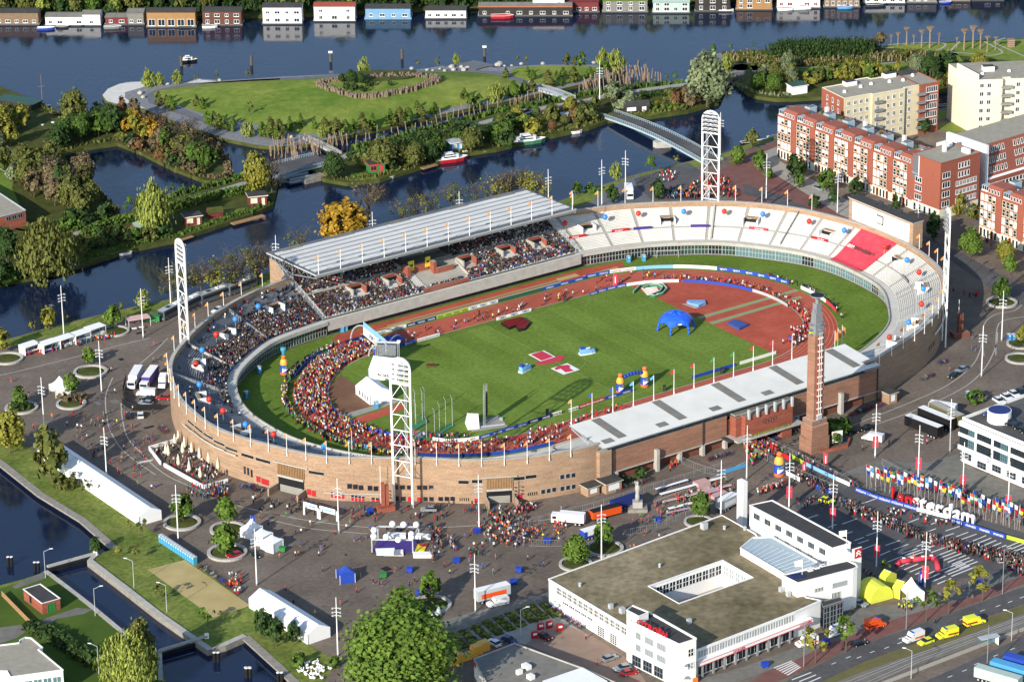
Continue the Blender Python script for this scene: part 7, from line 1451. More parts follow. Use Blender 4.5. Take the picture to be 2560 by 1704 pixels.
def wood(rc,P,n,hs,kinds,leaves,label,group,z=0,joined=False):
 Pw=[QW(rc,x,y) for x,y in P]; k=0; pts=[]
 for t in range(n*30):
  p=rpick(Pw,LR)
  if all(hypot(p[0]-q[0],p[1]-q[1])>hs[0]*.42 for q in pts): pts.append(p)
  if len(pts)>=n: break
 if joined: return join_wood(pts,hs,kinds,leaves,label,z)
 for p in pts: tree_at(p,LR.uniform(*hs),LR.choice(kinds),LR.choice(leaves),label,group,'shrub' if hs[1]<4.5 else 'tree',z)
D=('dark','dark','olive','mid')
import numpy as np
def join_wood(pts,hs,kinds,leaves,label,z=0,name='wooded_bank'):
 V=[];FC=[];MI=[];CC=[];k=0;mats=[]
 for p in pts:
  H=LR.uniform(*hs); a=LR.uniform(0,6.28); kd=LR.choice(kinds); lf=LR.choice(leaves)
  for me,mt in zip(LR.choice(CR[kd]),(_M['leaf_'+lf],_M['bark'])):
   n=len(me.vertices); co=np.empty(n*3); me.vertices.foreach_get('co',co); co=co.reshape(-1,3)*H; c,s=cos(a),sin(a)
   V.append(np.stack([co[:,0]*c-co[:,1]*s+p[0],co[:,0]*s+co[:,1]*c+p[1],co[:,2]+z],1))
   if mt not in mats: mats.append(mt)
   q=mats.index(mt); at=me.color_attributes.get('Col')
   if at: b_=np.empty(len(me.loops)*4); at.data.foreach_get('color',b_); CC.append(b_)
   else: CC.append(np.ones(len(me.loops)*4))
   for f in me.polygons: FC.append([x+k for x in f.vertices]); MI.append(q)
   k+=n
 me=bpy.data.meshes.new(name); me.from_pydata(np.concatenate(V).tolist(),[],FC); [me.materials.append(m) for m in mats]; me.polygons.foreach_set('material_index',MI)
 at=me.color_attributes.new('Col','FLOAT_COLOR','CORNER'); at.data.foreach_set('color',np.concatenate(CC)); me.update()
 return link(me,name,label=label,cat='wood',kind='stuff')
wood(0,[(990,1170),(1050,1150),(1250,1200),(1500,1350),(1800,1500),(1750,1500),(1440,1380),(1200,1290)],30,(2.5,4.2),('bush',),('dark','olive','rust','brown'),'low bank shrub on the wooded spit','bank shrubs of the wooded spit',joined=True)
wood(0,[(1000,1110),(1100,1060),(1300,1130),(1400,1220),(1200,1180)],12,(5.5,8),('leafy','leafy'),('gold','gold','yel'),'golden autumn tree on the wooded spit','golden autumn trees on the wooded spit')
wood(0,[(1250,1190),(1480,1200),(1700,1330),(1850,1450),(1600,1400),(1350,1280)],20,(5,9),('leafy','tall','bare'),('olive','yel','brown','mid'),'olive tree on the wooded spit','olive trees on the wooded spit')
wood(0,[(990,1030),(1180,1010),(1420,1100),(1680,1230),(1500,1200),(1200,1100)],6,(8,10),('bare','tall'),('brown','rust'),'tall thin birch on the wooded spit','birches on the wooded spit')
wood(0,[(480,1260),(700,1190),(960,1150),(960,1040),(760,1010),(560,1130)],16,(6,10),('mid','leafy'),('dark','dark','mid'),'dense dark green tree by the basin','dark trees by the basin')
tr(0,620,1080,330,'mid','olive','tall tree standing on the peninsula point near the moored sloop',wid=.9)
wood(0,[(-60,1050),(120,1000),(250,1180),(100,1280),(-60,1250)],9,(7,11),('leafy','mid'),('olive','yel','grey'),'mixed tree by the boat yard on the left','trees by the left boat yard')
wood(0,[(-60,1400),(150,1330),(150,1420),(200,1568),(120,1560),(-60,1440)],6,(6,9),('leafy',),('grey','olive'),'grey green tree by the sports field','trees by the sports field')
wood(10,[(120,60),(300,0),(560,60),(720,160),(800,330),(720,430),(560,430),(380,330),(300,260),(150,150)],30,(7,12),('mid','leafy','leafy','bare'),('dark','olive','olive','brown'),'mixed tree in the grove on the left peninsula','grove on the left peninsula')
wood(10,[(580,440),(900,400),(760,470),(640,540),(300,560),(450,500)],14,(2.5,5),('bush',),D,'bush under the grove by the dyke path','bushes under the grove')
wood(10,[(660,640),(900,560),(1150,560),(1350,520),(1450,490),(1450,560),(1200,610),(1000,660),(850,700),(700,760)],26,(2.8,5),('bush','leafy'),D,'bush on the dyke bank above the canal','bushes on the western dyke bank',joined=True)
wood(10,[(0,900),(200,850),(320,850),(180,930),(30,960)],9,(2.5,4),('bush',),('mid','dark'),'leafy bush at the canal edge on the far left','bushes on the far left canal edge')
j=MB()
def hedge(name,label,rc,L,w,h,n,leaf):
 r=thing(name,label,'hedge'); P=spline([QW(rc,x,y) for x,y in L],4); j=MB(); m=_M['leaf_'+leaf]
 for _ in range(n):
  x,y,a=along(P,LR.uniform(0,plen(P))); x+=LR.uniform(-w,w)/2*-sin(a); y+=LR.uniform(-w,w)/2*cos(a); z=LR.uniform(.1,h); s=LR.uniform(.25,.5); nv=Vector((LR.gauss(0,1),LR.gauss(0,1),abs(LR.gauss(0,1))+.2)).normalized(); t=nv.cross(Vector((LR.gauss(0,1),1,0))).normalized(); b_=nv.cross(t); P0=Vector((x,y,z)); v=LR.uniform(.7,1.3); j.col=(v,v,v); j.poly([P0-t*s-b_*s,P0+t*s-b_*s,P0+t*s+b_*s,P0-t*s+b_*s],m)
 o=j.make('foliage',r); o['kind']='stuff'; j=MB(); j.wall(P,0,h*.75,w*.6,'scrub'); j.make('core',r)
hedge('hedge','long clipped green hedge along the dyke path',10,[(700,570),(900,490),(1180,430),(1420,350),(1600,310),(1880,240),(2160,190)],3.4,2.6,3800,'mid')
hedge('hedge','dark overgrown hedge behind the canal cottages',1,[(860,1340),(1000,1290),(1400,1180),(1700,1130),(1800,1060)],5,2.6,2600,'dark')
hedge('hedge','low green hedge beside the eastern cottages',2,[(1200,810),(1400,790),(1560,770)],3,1.8,1000,'dark')
hedge('hedge','tall dark hedge screening the white house in the corner',30,[(250,1130),(520,1260),(700,1380),(860,1440)],5,2.4,2600,'dark')
wood(1,[(870,1380),(1000,1330),(1150,1330),(1350,1300),(1550,1270),(1700,1200),(1900,1120),(2335,1000),(2335,1150),(2050,1200),(1700,1260),(1500,1350),(1200,1430)],30,(3,7),('bush','leafy','mid'),D,'bushy tree on the middle dyke gardens','garden trees of the middle dyke',joined=True)
wood(2,[(0,960),(150,960),(500,940),(760,900),(850,950),(780,1030),(450,1110),(200,1160),(100,1200),(0,1200)],30,(3,7.5),('leafy','mid','bush','bush'),('dark','olive','yel','rust','mid'),'autumn coloured tree in the dyke gardens','garden trees east of the yacht',joined=True)
wood(2,[(930,830),(1050,790),(1080,900),(960,900)],6,(4,8),('leafy','bush'),('dark','grey','yel'),'tree at the footbridge end on the dyke','trees at the footbridge end')
wood(2,[(1180,900),(1250,880),(1600,890),(1700,900),(1560,920),(1400,930)],16,(1.6,3),('bush',),('mid','yel','olive'),'low shrub on the eastern dyke bank','low shrubs of the eastern dyke',joined=True)
wood(2,[(1440,870),(1700,800),(1700,860),(1500,900)],9,(4,6.5),('leafy','bush'),('rust','brown','olive'),'rusty bush beside the large grey willow','rusty bushes beside the grey willow')
wood(3,[(0,760),(80,680),(250,600),(430,570),(460,640),(440,740),(260,800),(60,790)],20,(4,8),('mid','leafy','mwillow'),('grey','olive','mid','grey'),'grey green willow on the park bank','willows on the park bank')
wood(3,[(520,680),(700,600),(1000,600),(1250,600),(1400,580),(1200,640),(900,680),(600,720)],26,(3.5,6),('leafy','bush'),('olive','mid','yel'),'bushy tree behind the beige block roof','trees behind the beige block',joined=True)
wood(3,[(1600,690),(1780,640),(1790,730),(1640,740)],9,(2,4),('bush',),('olive','rust','yel'),'reedy bush on the canal behind the blocks','reedy bushes behind the blocks',joined=True)
r=link(None,'reed_wood',None,kind=None); bpy.data.objects.remove(r)
def mass_wood(name,label,rc,P,n,h,leaf,z0=0,thin=.35):
 Pw=[QW(rc,x,y) for x,y in P]; j=MB(); m=_M['leaf_'+leaf]
 for _ in range(n):
  x,y=rpick(Pw,LR); hh=LR.uniform(*h); v0=LR.uniform(.6,1.2)
  for k in range(7):
   t=k/6; s=(1-.7*t)*thin*LR.uniform(.8,1.3)+.1; P0=Vector((x+LR.gauss(0,.3),y+LR.gauss(0,.3),z0+hh*t)); nv=Vector((LR.gauss(0,1),LR.gauss(0,1),.5)).normalized(); a=nv.cross(Vector((0,0,1))).normalized(); b_=nv.cross(a); v=v0*LR.uniform(.8,1.2); j.col=(v,v,v); j.poly([P0-a*s-b_*s*1.6,P0+a*s-b_*s*1.6,P0+a*s*.6+b_*s*1.6,P0-a*s*.6+b_*s*1.6],m)
 return j.make(name,label=label,cat='vegetation',kind='stuff')
def reeds(L,n,leaf,label):
 P=px(L,WL); j=MB(); m=_M['leaf_'+leaf]
 for _ in range(n):
  x,y,a=along(P,LR.uniform(0,plen(P))); x+=LR.gauss(0,.8); y+=LR.gauss(0,.8); h=LR.uniform(1,2.6); s=LR.uniform(.3,.7); b_=LR.uniform(0,3); v=LR.uniform(.6,1.3); j.col=(v,v,v); dx,dy=cos(b_)*s,sin(b_)*s; j.poly([(x-dx,y-dy,WL),(x+dx,y+dy,WL),(x+dx*.5+LR.gauss(0,.3),y+dy*.5,WL+h),(x-dx*.6,y-dy*.6,WL+h*.9)],m)
 j.make('bank_reeds',label=label,cat='reeds',kind='stuff')
reeds([(87,261),(132,288),(219,300),(294,318),(294,357),(210,369),(144,387),(168,432),(222,468),(240,486),(270,519),(287,538)],900,'olive','reeds and brambles along the banks of the left peninsula')
reeds([(294,357),(354,381),(432,420),(510,450),(549,456),(572,441),(560,400),(510,345)],900,'brown','tawny reeds fringing the wooded spit')
reeds([(0,708),(90,690),(210,660),(300,630),(375,612),(435,600),(525,570),(630,534),(683,510)],800,'mid','reeds along the canal bank of the western dyke')
reeds([(806,446),(869,457),(950,448),(1040,420),(1100,402),(1175,381),(1240,372),(1375,339),(1471,318),(1519,300),(1600,294),(1720,276),(1797,255)],1300,'olive','reeds along the canal bank of the eastern dyke')
reeds([(351,525),(450,489),(570,459),(640,430)],400,'mid','reeds on the basin side of the dyke'); reeds([(878,378),(1040,336),(1190,300),(1240,284),(1360,262),(1480,237),(1570,225),(1705,213)],900,'mid','reeds on the island side of the dyke'); reeds([(1735,160),(1812,184),(1862,228),(1890,240),(1941,247),(1971,247)],500,'grey','reeds round the park point')
mass_wood('young_wood','dense dark young wood of thin trees in the park',3,[(180,470),(350,420),(600,410),(1000,410),(1120,430),(1100,470),(900,500),(600,490),(300,500)],1500,(3.2,5.6),'dark')
mass_wood('young_wood','sparser young wood with stakes below the dense one',3,[(-120,470),(50,440),(180,480),(600,500),(1100,470),(1400,430),(1700,460),(1340,490),(900,540),(500,560),(100,560)],900,(.8,1.8),'olive')
qs('park_lawn',3,[(-200,560),(0,530),(300,570),(700,550),(1340,525),(1500,470),(1770,440),(1850,540),(1300,610),(700,600),(300,590),(-50,590)],'hillgrass',.05); qs('park_lawn',3,[(1150,390),(1250,375),(1650,365),(2335,325),(2700,300),(2700,560),(2335,520),(1850,470),(1500,430)],'hillgrass',.05)
qs('gravel_shore',2,[(1650,505),(1720,475),(1880,440),(1900,520),(2335,560),(2500,600),(2400,640),(2100,640),(1900,612),(1700,530)],'gravel',.05)
j=MB()
for L in ([(0,520),(200,545),(330,565),(700,560),(1000,540),(1340,520)],[(1150,388),(1250,372),(1450,362),(1650,362),(1680,378),(1640,410),(1560,428),(1480,425)],[(1150,388),(1160,400),(1250,402)],[(1800,350),(1730,420),(1750,440),(1900,450),(2050,465),(2140,450),(2150,430),(2090,395),(2000,350)],[(2180,320),(2100,345),(2100,365),(2200,410),(2335,470),(2500,530)]): j.strip(spline([QW(3,x,y) for x,y in L],4),.8,.1,'kerb')
j.make('park_path',kind='structure')
mat('nest','#8a7058',.9)
def deadtree():
 r=thing('dead_tree','x','dead tree'); j=MB(); j.tube((0,0,0),(0,0,5.4),.25,.15,'stake',6); j.make('trunk',r); j=MB(); [j.tube((0,0,4+i*.3),(.9*cos(i*2.2),.9*sin(i*2.2),5.6+i*.1),.14,.08,'stake',4) for i in range(4)]; j.make('limbs',r); j=MB(); j.lathe([(1.0,5.5),(1.1,5.8)],'nest',8); j.make('platform',r); return r
for i,(x,y,h) in enumerate(((1225,378,.7),(1283,385,.9),(1355,380,1.2),(1415,380,.7),(1480,400,1.2),(1548,405,1.45),(1625,375,.8),(1775,400,.7),(1835,420,1.4),(1908,405,1.5),(1970,410,1.3),(2027,440,1.1),(2095,420,.9))): first_or_dup(PROTO,'dead',deadtree,QW(3,x,y),i,'bare upright trunk with a nest like platform in the park','bare trunks in the park',h)
r=thing('pavilion','small stacked timber cube on the park lawn by the lake','pavilion',QW(3,2225,388)); j=MB(); [j.bx(-1.3,1.3,-1.2,1.2,i*.75,i*.75+.6,'stake') for i in range(4)]; j.make('timber',r)
j=MB(); Pw=[QW(3,x,y) for x,y in ((-200,480),(0,430),(150,500),(600,520),(1000,470),(1700,430),(1780,450),(1300,520),(900,520),(500,560),(100,545))]
for _ in range(230): x,y=rpick(Pw,LR); j.tube((x,y,0),(x+.1,y,LR.uniform(1,2.2)),.22,.18,'stake',5)
j.make('timber_posts',label='many short timber posts standing among the young park trees',cat='posts',kind='stuff')
PT=[]
for k in range(2):
 for x in range(-80,2700,44): PT.append(W(x+LR.uniform(-15,15),38-(x/2560)*64-k*11+LR.uniform(-4,4)))
join_wood(PT,(6,12),('leafy','leafy','willow'),('dark','dark','olive','mid','olive','willow'),'dense green wood on the far bank behind the houseboats')
mass_wood('bank_undergrowth','dark undergrowth covering the far bank behind the houseboats',0,[(-300,140),(1200,125),(2400,110),(5800,0),(9000,-100),(9000,-330),(-300,-100)],2600,(2.5,5),'dark',thin=1.0)
# ================= boats, houseboats, cottages =================
mat('hbwood','#7a6550',.85,var=.2,scale=1); mat('hbgrey','#77756f',.85,var=.2,scale=1); mat('hbred','#6c3030',.8,var=.1); mat('hbblue','#6f96b5',.7,var=.1); mat('hbgreen','#a9bbb0',.75,var=.08); mat('hborange','#97744a',.8,var=.1); mat('hbdark','#34302d',.85,var=.2); mat('hbbrown','#5f3f34',.85,var=.1); mat('rooftile','#9a4a3c',.8,var=.1); mat('hull','#3a3d3f',.7,var=.1)
HB=[(0,-40,322,213,95,'hbwood','roofdark','low brown timber houseboat with grey roof at the left edge',5,0),(0,382,700,220,130,'white','roofgrey','long low white houseboat, its lower left part',4,0),(0,690,838,220,110,'white','roofgrey','taller white right end of the long houseboat',1,0),(0,880,1062,212,135,'hbred','roofgrey','small houseboat with dark red and white front',2,0),(0,1066,1200,212,96,'hbgrey','roofgrey','dark grey houseboat joined to the red one',2,0),(0,1228,1632,232,92,'hborange','roofdark','modern houseboat with orange timber and tall glass front',5,0),(0,1692,2015,218,84,'hbbrown','roofdark','brown shingled houseboat with white lower storey',4,1),(1,126,448,206,52,'white','roofdark','two storey white houseboat with dark roof',4,1),(1,552,892,184,44,'white','rooftile','two storey white houseboat with red tiled roof',3,1),(1,980,1355,160,60,'hbblue','roofdark','pale blue houseboat shaped like a ship',4,0),(1,1482,1818,162,76,'white','roofdark','low white houseboat with dark roof and small windows',5,0),(1,1925,2700,140,45,'hbdark','roofgrey','long black houseboat with orange roof edge',8,0),(2,308,570,122,-15,'white','white','white ship like houseboat with upper deck',3,1),(2,592,855,108,5,'hbred','hbred','dark red houseboat with people on its roof terrace',4,0),(2,892,1262,108,-5,'hbgrey','hillgrass','weathered timber houseboat with grass roof',4,1),(2,1310,1612,114,10,'hbgreen','hbgreen','pale green houseboat with stepped upper storey',4,1),(2,1662,1952,102,-30,'hbdark','hbdark','dark timber houseboat with tall white windows',3,1),(2,2005,2300,88,-20,'hborange','hborange','orange and brown houseboat',4,1),(3,275,632,72,-45,'whitewall','white','white houseboat with dark red window panels',5,1),(3,668,962,66,-45,'hbwood','roofdark','houseboat with brick coloured bands and timber',6,1),(3,1000,1340,36,-50,'white','white','white houseboat cut by the top edge',5,0),(3,1362,1605,30,-60,'hbgrey','roofdark','grey houseboat cut by the top edge',4,0),(3,1700,1880,18,-60,'hbwood','roofdark','brown houseboat cut by the top edge',3,0),(3,1905,2160,10,-70,'hbdark','roofdark','dark houseboat near the top right corner',3,0)]
for rc,x0,x1,y,t,wm,rm,lb,nw,two in HB:
 A=QW(rc,x0,y,WL); B_=QW(rc,x1,y,WL); rz,L=axes(A,B_); H=(y-t)/3.336/6.15; D=6.5; r=thing('houseboat',lb,'houseboat',(*A,WL),rz)
 j=MB(); j.bx(-.4,L+.4,-.5,D+.3,-.8,.55,'hull' if wm!='hbblue' else 'hbblue','concrete'); j.make('hull',r)
 j=MB(); j.bx(0,L,0,D,.55,H-.45,wm); j.make('wall',r)
 j=MB(); m=D/2
 for a,b_ in (((-.25,H-.5),(m,H+.25)),((m,H+.25),(D+.2,H-.5))): j.poly([(-.25,a[0],a[1]),(L+.25,a[0],a[1]),(L+.25,b_[0],b_[1]),(-.25,b_[0],b_[1])],rm); j.poly([(-.25,a[0],a[1]-.15),(L+.25,a[0],a[1]-.15),(L+.25,b_[0],b_[1]-.15),(-.25,b_[0],b_[1]-.15)][::-1],rm)
 for x in (0.02,L-.02): j.poly([(x,0,H-.5),(x,D,H-.5),(x,m,H+.1)],wm)
 if 'orange roof' in lb: j.bx(-.3,L+.3,-.3,-.22,H-.7,H-.5,'orange')
 j.make('roof',r)
 for f in range(2 if two else 1):
  for i in range(nw):
   if R.random()<.12: continue
   h=1.1 if f or not two else 1.4; w=min(2.0,L/nw*.55) if i%2 else min(1.3,L/nw*.4); z=.55+(H-1)*(.5 if f else 0)+.55
   if 'tall glass' in lb: h,w=2.6,min(2.6,L/nw*.8); z=.8
   link(winmesh(w,min(h,H-1.4) if not two else h,2,1,'white','glass' if 'red window' not in lb else 'hbred',True),'window',r,loc=(L*(i+.5)/nw,-.01,z))
def boat(L=6,hull='white',top='white',cabin=0,mast=0,w=None):
 r=thing('boat','x','boat'); w=w or L*.32; j=MB(); P=[(-L/2,-w*.42),(L*.1,-w/2),(L*.36,-w*.32),(L/2,0),(L*.36,w*.32),(L*.1,w/2),(-L/2,w*.42)]; h=.14*L*.6+.35; Q0=[(x*.94,y*.8) for x,y in P]; k=len(j.v); n=len(P); j.v+=[(x,y,-.3) for x,y in Q0]+[(x,y,h) for x,y in P]
 for i in range(n): q=(i+1)%n; j.face([k+i,k+q,k+n+q,k+n+i],hull)
 j.face([k+n+i for i in range(n)],top); j.make('hull',r)
 if cabin:
  j=MB(); j.prism([(-L*.32,-w*.34),(L*.18,-w*.34),(L*.24,0),(L*.18,w*.34),(-L*.32,w*.34)],h,h+cabin,'white'); j.bx(-L*.2,L*.05,-w*.3,w*.3,h+cabin,h+cabin*1.7,'white'); j.make('cabin',r); j=MB(); j.bx(-L*.26,L*.12,-w*.345,-w*.34,h+cabin*.4,h+cabin*.8,'glass'); j.bx(-L*.19,L*.04,-w*.305,-w*.3,h+cabin*1.1,h+cabin*1.5,'glass'); j.make('window',r)
 if mast: j=MB(); j.tube((L*.1,0,h),(L*.1,0,h+mast),.09,.05,'wood',5); j.bar((L*.1-1.2,0,h+mast*.62),(L*.1+1.2,0,h+mast*.62),.08,.08,'wood'); j.make('mast',r)
 if hull!='white' or top!='white': j=MB(); j.wall([(x*1.0,y*1.0) for x,y in P],h,h+.12,.1,'white',closed=True); j.make('gunwale',r)
 return r
for rc,x,y,L,a,hl,tp,cb,ms,lb in ((0,385,248,7,.1,'boardblue','white',0,0,'blue and white boat before the two left houseboats'),(0,520,232,5,0,'hull','black',0,0,'dark low boat before the long white houseboat'),(0,940,238,7,.1,'hbgrey','steel',0,0,'grey covered boat before the red houseboat'),(0,1555,230,6,0,'hull','darkwood',0,0,'dark sloop before the orange houseboat'),(0,1750,232,6,.1,'white','navy',0,0,'white boat with blue cover before the brown houseboat'),(0,1575,515,6.5,.2,'black','yellow',.9,0,'small work boat with yellow clad crew out on the lake'),(0,340,905,7,.3,'black','white',0,12,'black sloop with tall mast moored on the left'),(0,440,1050,4.5,2.4,'blue','white',.5,0,'blue and white motor boat in the boat yard'),(0,350,1070,4.5,2.6,'white','white',.5,0,'white boat in the boat yard'),(0,265,1275,8,.2,'navy','boardblue',0,0,'blue covered barge at the left bank of the basin'),(0,420,1350,5,2.6,'white','white',1,0,'white cabin boat by the basin grove'),(0,510,1405,8,2.5,'navy','steel',.5,0,'dark blue cruiser moored by the basin grove'),(0,540,1245,4,.2,'white','white',0,0,'white dinghy on the basin bank'),(10,865,345,5,2.5,'white','glassblue',.5,0,'small white boat below the left grove'),(10,850,430,6,.4,'white','white',0,0,'white rowing boat pulled up by the dyke'),(10,600,838,7,.3,'white','white',.4,0,'white motor boat under the spreading willow'),(10,1048,722,4.5,.4,'white','wood',0,0,'small open white boat on the canal'),(10,830,762,8,.25,'hull','lightsteel',0,0,'grey raft moored below the dark bushes'),(1,1697,1345,12,.35,'red','white',1.1,0,'red and white motor yacht moored by the blue shed'),(1,1820,1292,6.5,.4,'white','white',.4,0,'small white boat behind the red yacht'),(1,2080,1232,7,.2,'white','kerb',0,0,'cream open boat by the wooden jetty'),(1,1150,1495,7,.4,'lightsteel','steel',0,0,'grey boat with outboard before the green cabin'),(1,2120,150,9,0,'red','red',0,0,'bright red lifeboat before the black houseboat'),(2,268,1195,13,.3,'netgreen','white',1.2,0,'white motor yacht with green hull in the canal'),(2,640,1112,7,.25,'white','pinkred',0,0,'small boat with pink cover in the canal'),(2,2120,1200,7,.3,'black','darkwood',0,0,'dark rowing boat moored by the quay'),(2,2250,1180,6,.4,'white','white',0,0,'white boat moored by the quay'),(2,2330,1152,6,.4,'kerb','kerb',0,0,'cream boat moored behind the white one'),(2,380,132,7,0,'white','white',0,0,'red striped white boat hull beside the ship houseboat'),(2,1920,98,6,0,'white','pinkred',0,0,'white boat with red trim before the dark houseboat'),(3,350,85,7,.1,'white','kerb',0,0,'white sloop before the white houseboat, left'),(3,495,75,8,.1,'white','white',.6,0,'white covered boat before the white houseboat, right'),(3,845,72,6.5,.1,'lightblue','blue',0,0,'boat with blue cover before the timber houseboat'),(3,1100,52,8,.1,'hull','black',0,0,'dark boat before the white houseboat at the top'),(3,1680,30,5,.1,'blue','blue',0,0,'blue covered boat near the top right'),(3,1690,900,8,.1,'black','darkwood',0,0,'dark boat in the canal behind the beige block')):
 r=boat(L,hl,tp,cb,ms); r.location=(*QW(rc,x,y,WL),WL); r.rotation_euler.z=a; r['label']=lb
def cottage(rc,x,y,w,d,h,a,wm,rm,tr_,lb,gab=0):
 r=thing('cottage',lb,'cabin',QW(rc,x,y),a); j=MB(); j.bx(-w/2,w/2,-d/2,d/2,0,h,wm); j.make('wall',r); j=MB()
 if gab: 
  for s_ in (-1,1): j.poly([(-w/2-.3,s_*(d/2+.4),h-.3),(w/2+.3,s_*(d/2+.4),h-.3),(w/2+.3,0,h+gab),(-w/2-.3,0,h+gab)],rm)
  for x_ in (-w/2,w/2): j.poly([(x_,-d/2,h),(x_,d/2,h),(x_,0,h+gab-.2)],wm)
 else: j.bx(-w/2-.4,w/2+.4,-d/2-.4,d/2+.4,h,h+.3,tr_,rm)
 j.make('roof',r); link(winmesh(w*.36,h*.5,2,1,tr_,tr_ if wm!='green' else 'glass'),'window',r,loc=(-w*.24,-d/2-.01,h*.35)); link(winmesh(w*.16,h*.75,1,1,tr_,tr_,False),'door',r,loc=(w*.28,-d/2-.01,.1))
 return r
for a in ((1,1065,1425,5.5,4.5,3,.3,'green','roofdark','pinkred','green cabin with red and white shutters by the canal'),(1,1725,1240,4.5,4,2.7,.5,'lightblue','lightsteel','white','blue striped shed behind the red yacht'),(10,2145,295,6,4.5,3.2,.25,'hbred','roofdark','cream','dark red cabin with white shutters at the dyke end'),(10,1605,460,5.5,4,2.9,.35,'hbred','roofdark','cream','dark red cabin with cream window wall'),(10,1790,405,4.8,4,2.4,.3,'hbred','scrub','hbred','small red shed with mossy green roof',1.0),(10,1165,545,6,6,1.8,.9,'hbbrown','hbgreen','hbbrown','cottage with steep green roof beside the feathery willow',2.8),(2,610,1010,4.8,3.6,2.5,.2,'tealgreen','hbgreen','white','small green shed by the pink boat'),(2,1165,920,9,5,2.5,.2,'hbdark','roofdark','white','dark low cottage among garden trees east of the footbridge',1.2),(0,160,880,16,6,2,-.5,'hbdark','tealgreen','hbdark','dark boathouse with green roof at the left lake edge'),(3,440,770,6,5,3,.4,'whitewall','tealgreen','white','white cottage on the park bank before the red block')): cottage(*a)
for rc,L,lb in ((10,((1935,455),(2200,385)),'wooden jetty before the red cabin'),(10,((1455,600),(1600,555)),'wooden jetty below the feathery willow'),(1,((1950,1250),(2025,1235)),'small jetty by the cream boat'),(1,((1450,1395),(1570,1360)),'stone landing left of the red yacht'),(0,((0,780),(300,890)),'long jetty at the left lake edge'),(0,((140,960),(470,930)),'jetty in the left boat yard')):
 j=MB(); j.wall([QW(rc,*p) for p in L],-.6,-.3,2.2,'wood'); j.make('jetty',label=lb,cat='jetty')
# ================= vehicles =================
mat('carwhite','#dcdcda',.35,var=.02,spec=.5); mat('carblack','#17181b',.3,var=.05,spec=.5); mat('carsilver','#9fa4a8',.35,var=.03,metal=.4,spec=.5); mat('carred','#a01c1e',.35,var=.03,spec=.5); mat('carblue','#2a3c66',.35,var=.03,spec=.5); mat('cargrey','#5f666b',.4,var=.05,spec=.5); mat('caryellow','#dfe034',.4,var=.03); mat('carorange','#d9531e',.4,var=.03); mat('cardred','#5a1518',.35,var=.05)
def wheels(r,xs,w,rad=.34):
 for x in xs:
  for s_ in (-1,1):
   j=MB(); j.tube((x,s_*(w/2-.2),rad),(x,s_*(w/2+.01),rad),rad,rad,'rubber',10); j.tube((x,s_*(w/2+.01),rad),(x,s_*(w/2+.02),rad),rad*.55,rad*.5,'lightsteel',8); j.make('wheel',r)
def shell(prof,w,m,win_,r,tum=.12):
 j=MB(); 
 for P,m_,t in ((prof,m,0),):
  A=[(x,-w/2,z) for x,z in P];B_=[(x,w/2,z) for x,z in P]; j.poly(A,m_); j.poly(B_[::-1],m_)
  for i in range(len(P)): q=(i+1)%len(P); j.poly([A[q],A[i],B_[i],B_[q]],m_)
 j.make('body',r); j=MB(); P=win_; ww=[w/2-(.04 if z<P[0][1]+.1 else tum) for x,z in P]; A=[(x,-a,z) for (x,z),a in zip(P,ww)];B_=[(x,a,z) for (x,z),a in zip(P,ww)]; j.poly(A,'glass'); j.poly(B_[::-1],'glass'); n=len(P)
 for i in range(n-1): j.poly([A[i+1],A[i],B_[i],B_[i+1]],'glass' if i!=n//2-1 else m)
 j.make('windows',r)
def lights(r,xf,xr,w,z=.7):
 for s_ in (-1,1): j=MB(); j.box(xf,s_*w*.36,z,.06,.3,.16,'white'); j.make('headlight',r); j=MB(); j.box(xr,s_*w*.38,z,.06,.22,.2,'red'); j.make('tail_light',r)
def car(m,kind='hatch'):
 r=thing('parked_car','x','car'); 
 L=4.3; shell([(-2.1,.3),(-2.15,.85),(-1.9,.95),(.9,.95),(1.9,.78),(2.12,.6),(2.1,.3)],1.75,m,[(-1.95,.95),(-1.45,1.42),(.15,1.45),(.95,.95)],r); wheels(r,(-1.3,1.3),1.75,.32); lights(r,2.1,-2.15,1.75); return r
def van(m,m2=None,L=5.6,h=2.4):
 r=thing('parked_van','x','van'); f=L/2; shell([(-f,.35),(-f,h),(f-1.9,h),(f-1.35,1.35),(f-.4,1.1),(f,.85),(f,.35)],2.0,m,[(f-2.4,1.36),(f-2.35,h-.25),(f-1.95,h-.2),(f-1.3,1.36)],r,.0-.01); wheels(r,(-f+1,f-1),2,.36); lights(r,f+.01,-f-.01,2)
 if m2: j=MB(); j.bx(-f+.1,f-2.5,-1.02,1.02,.8,1.25,m2); j.bx(-f-.02,-f,-1,1,.8,1.3,m2); j.bx(f-1.3,f-.4,-.8,.8,1.13,1.18,m2); j.make('stripe',r); j=MB(); j.bx(f-2.4,f-2.1,-.7,.7,h,h+.18,'blue'); j.make('light_bar',r)
 return r
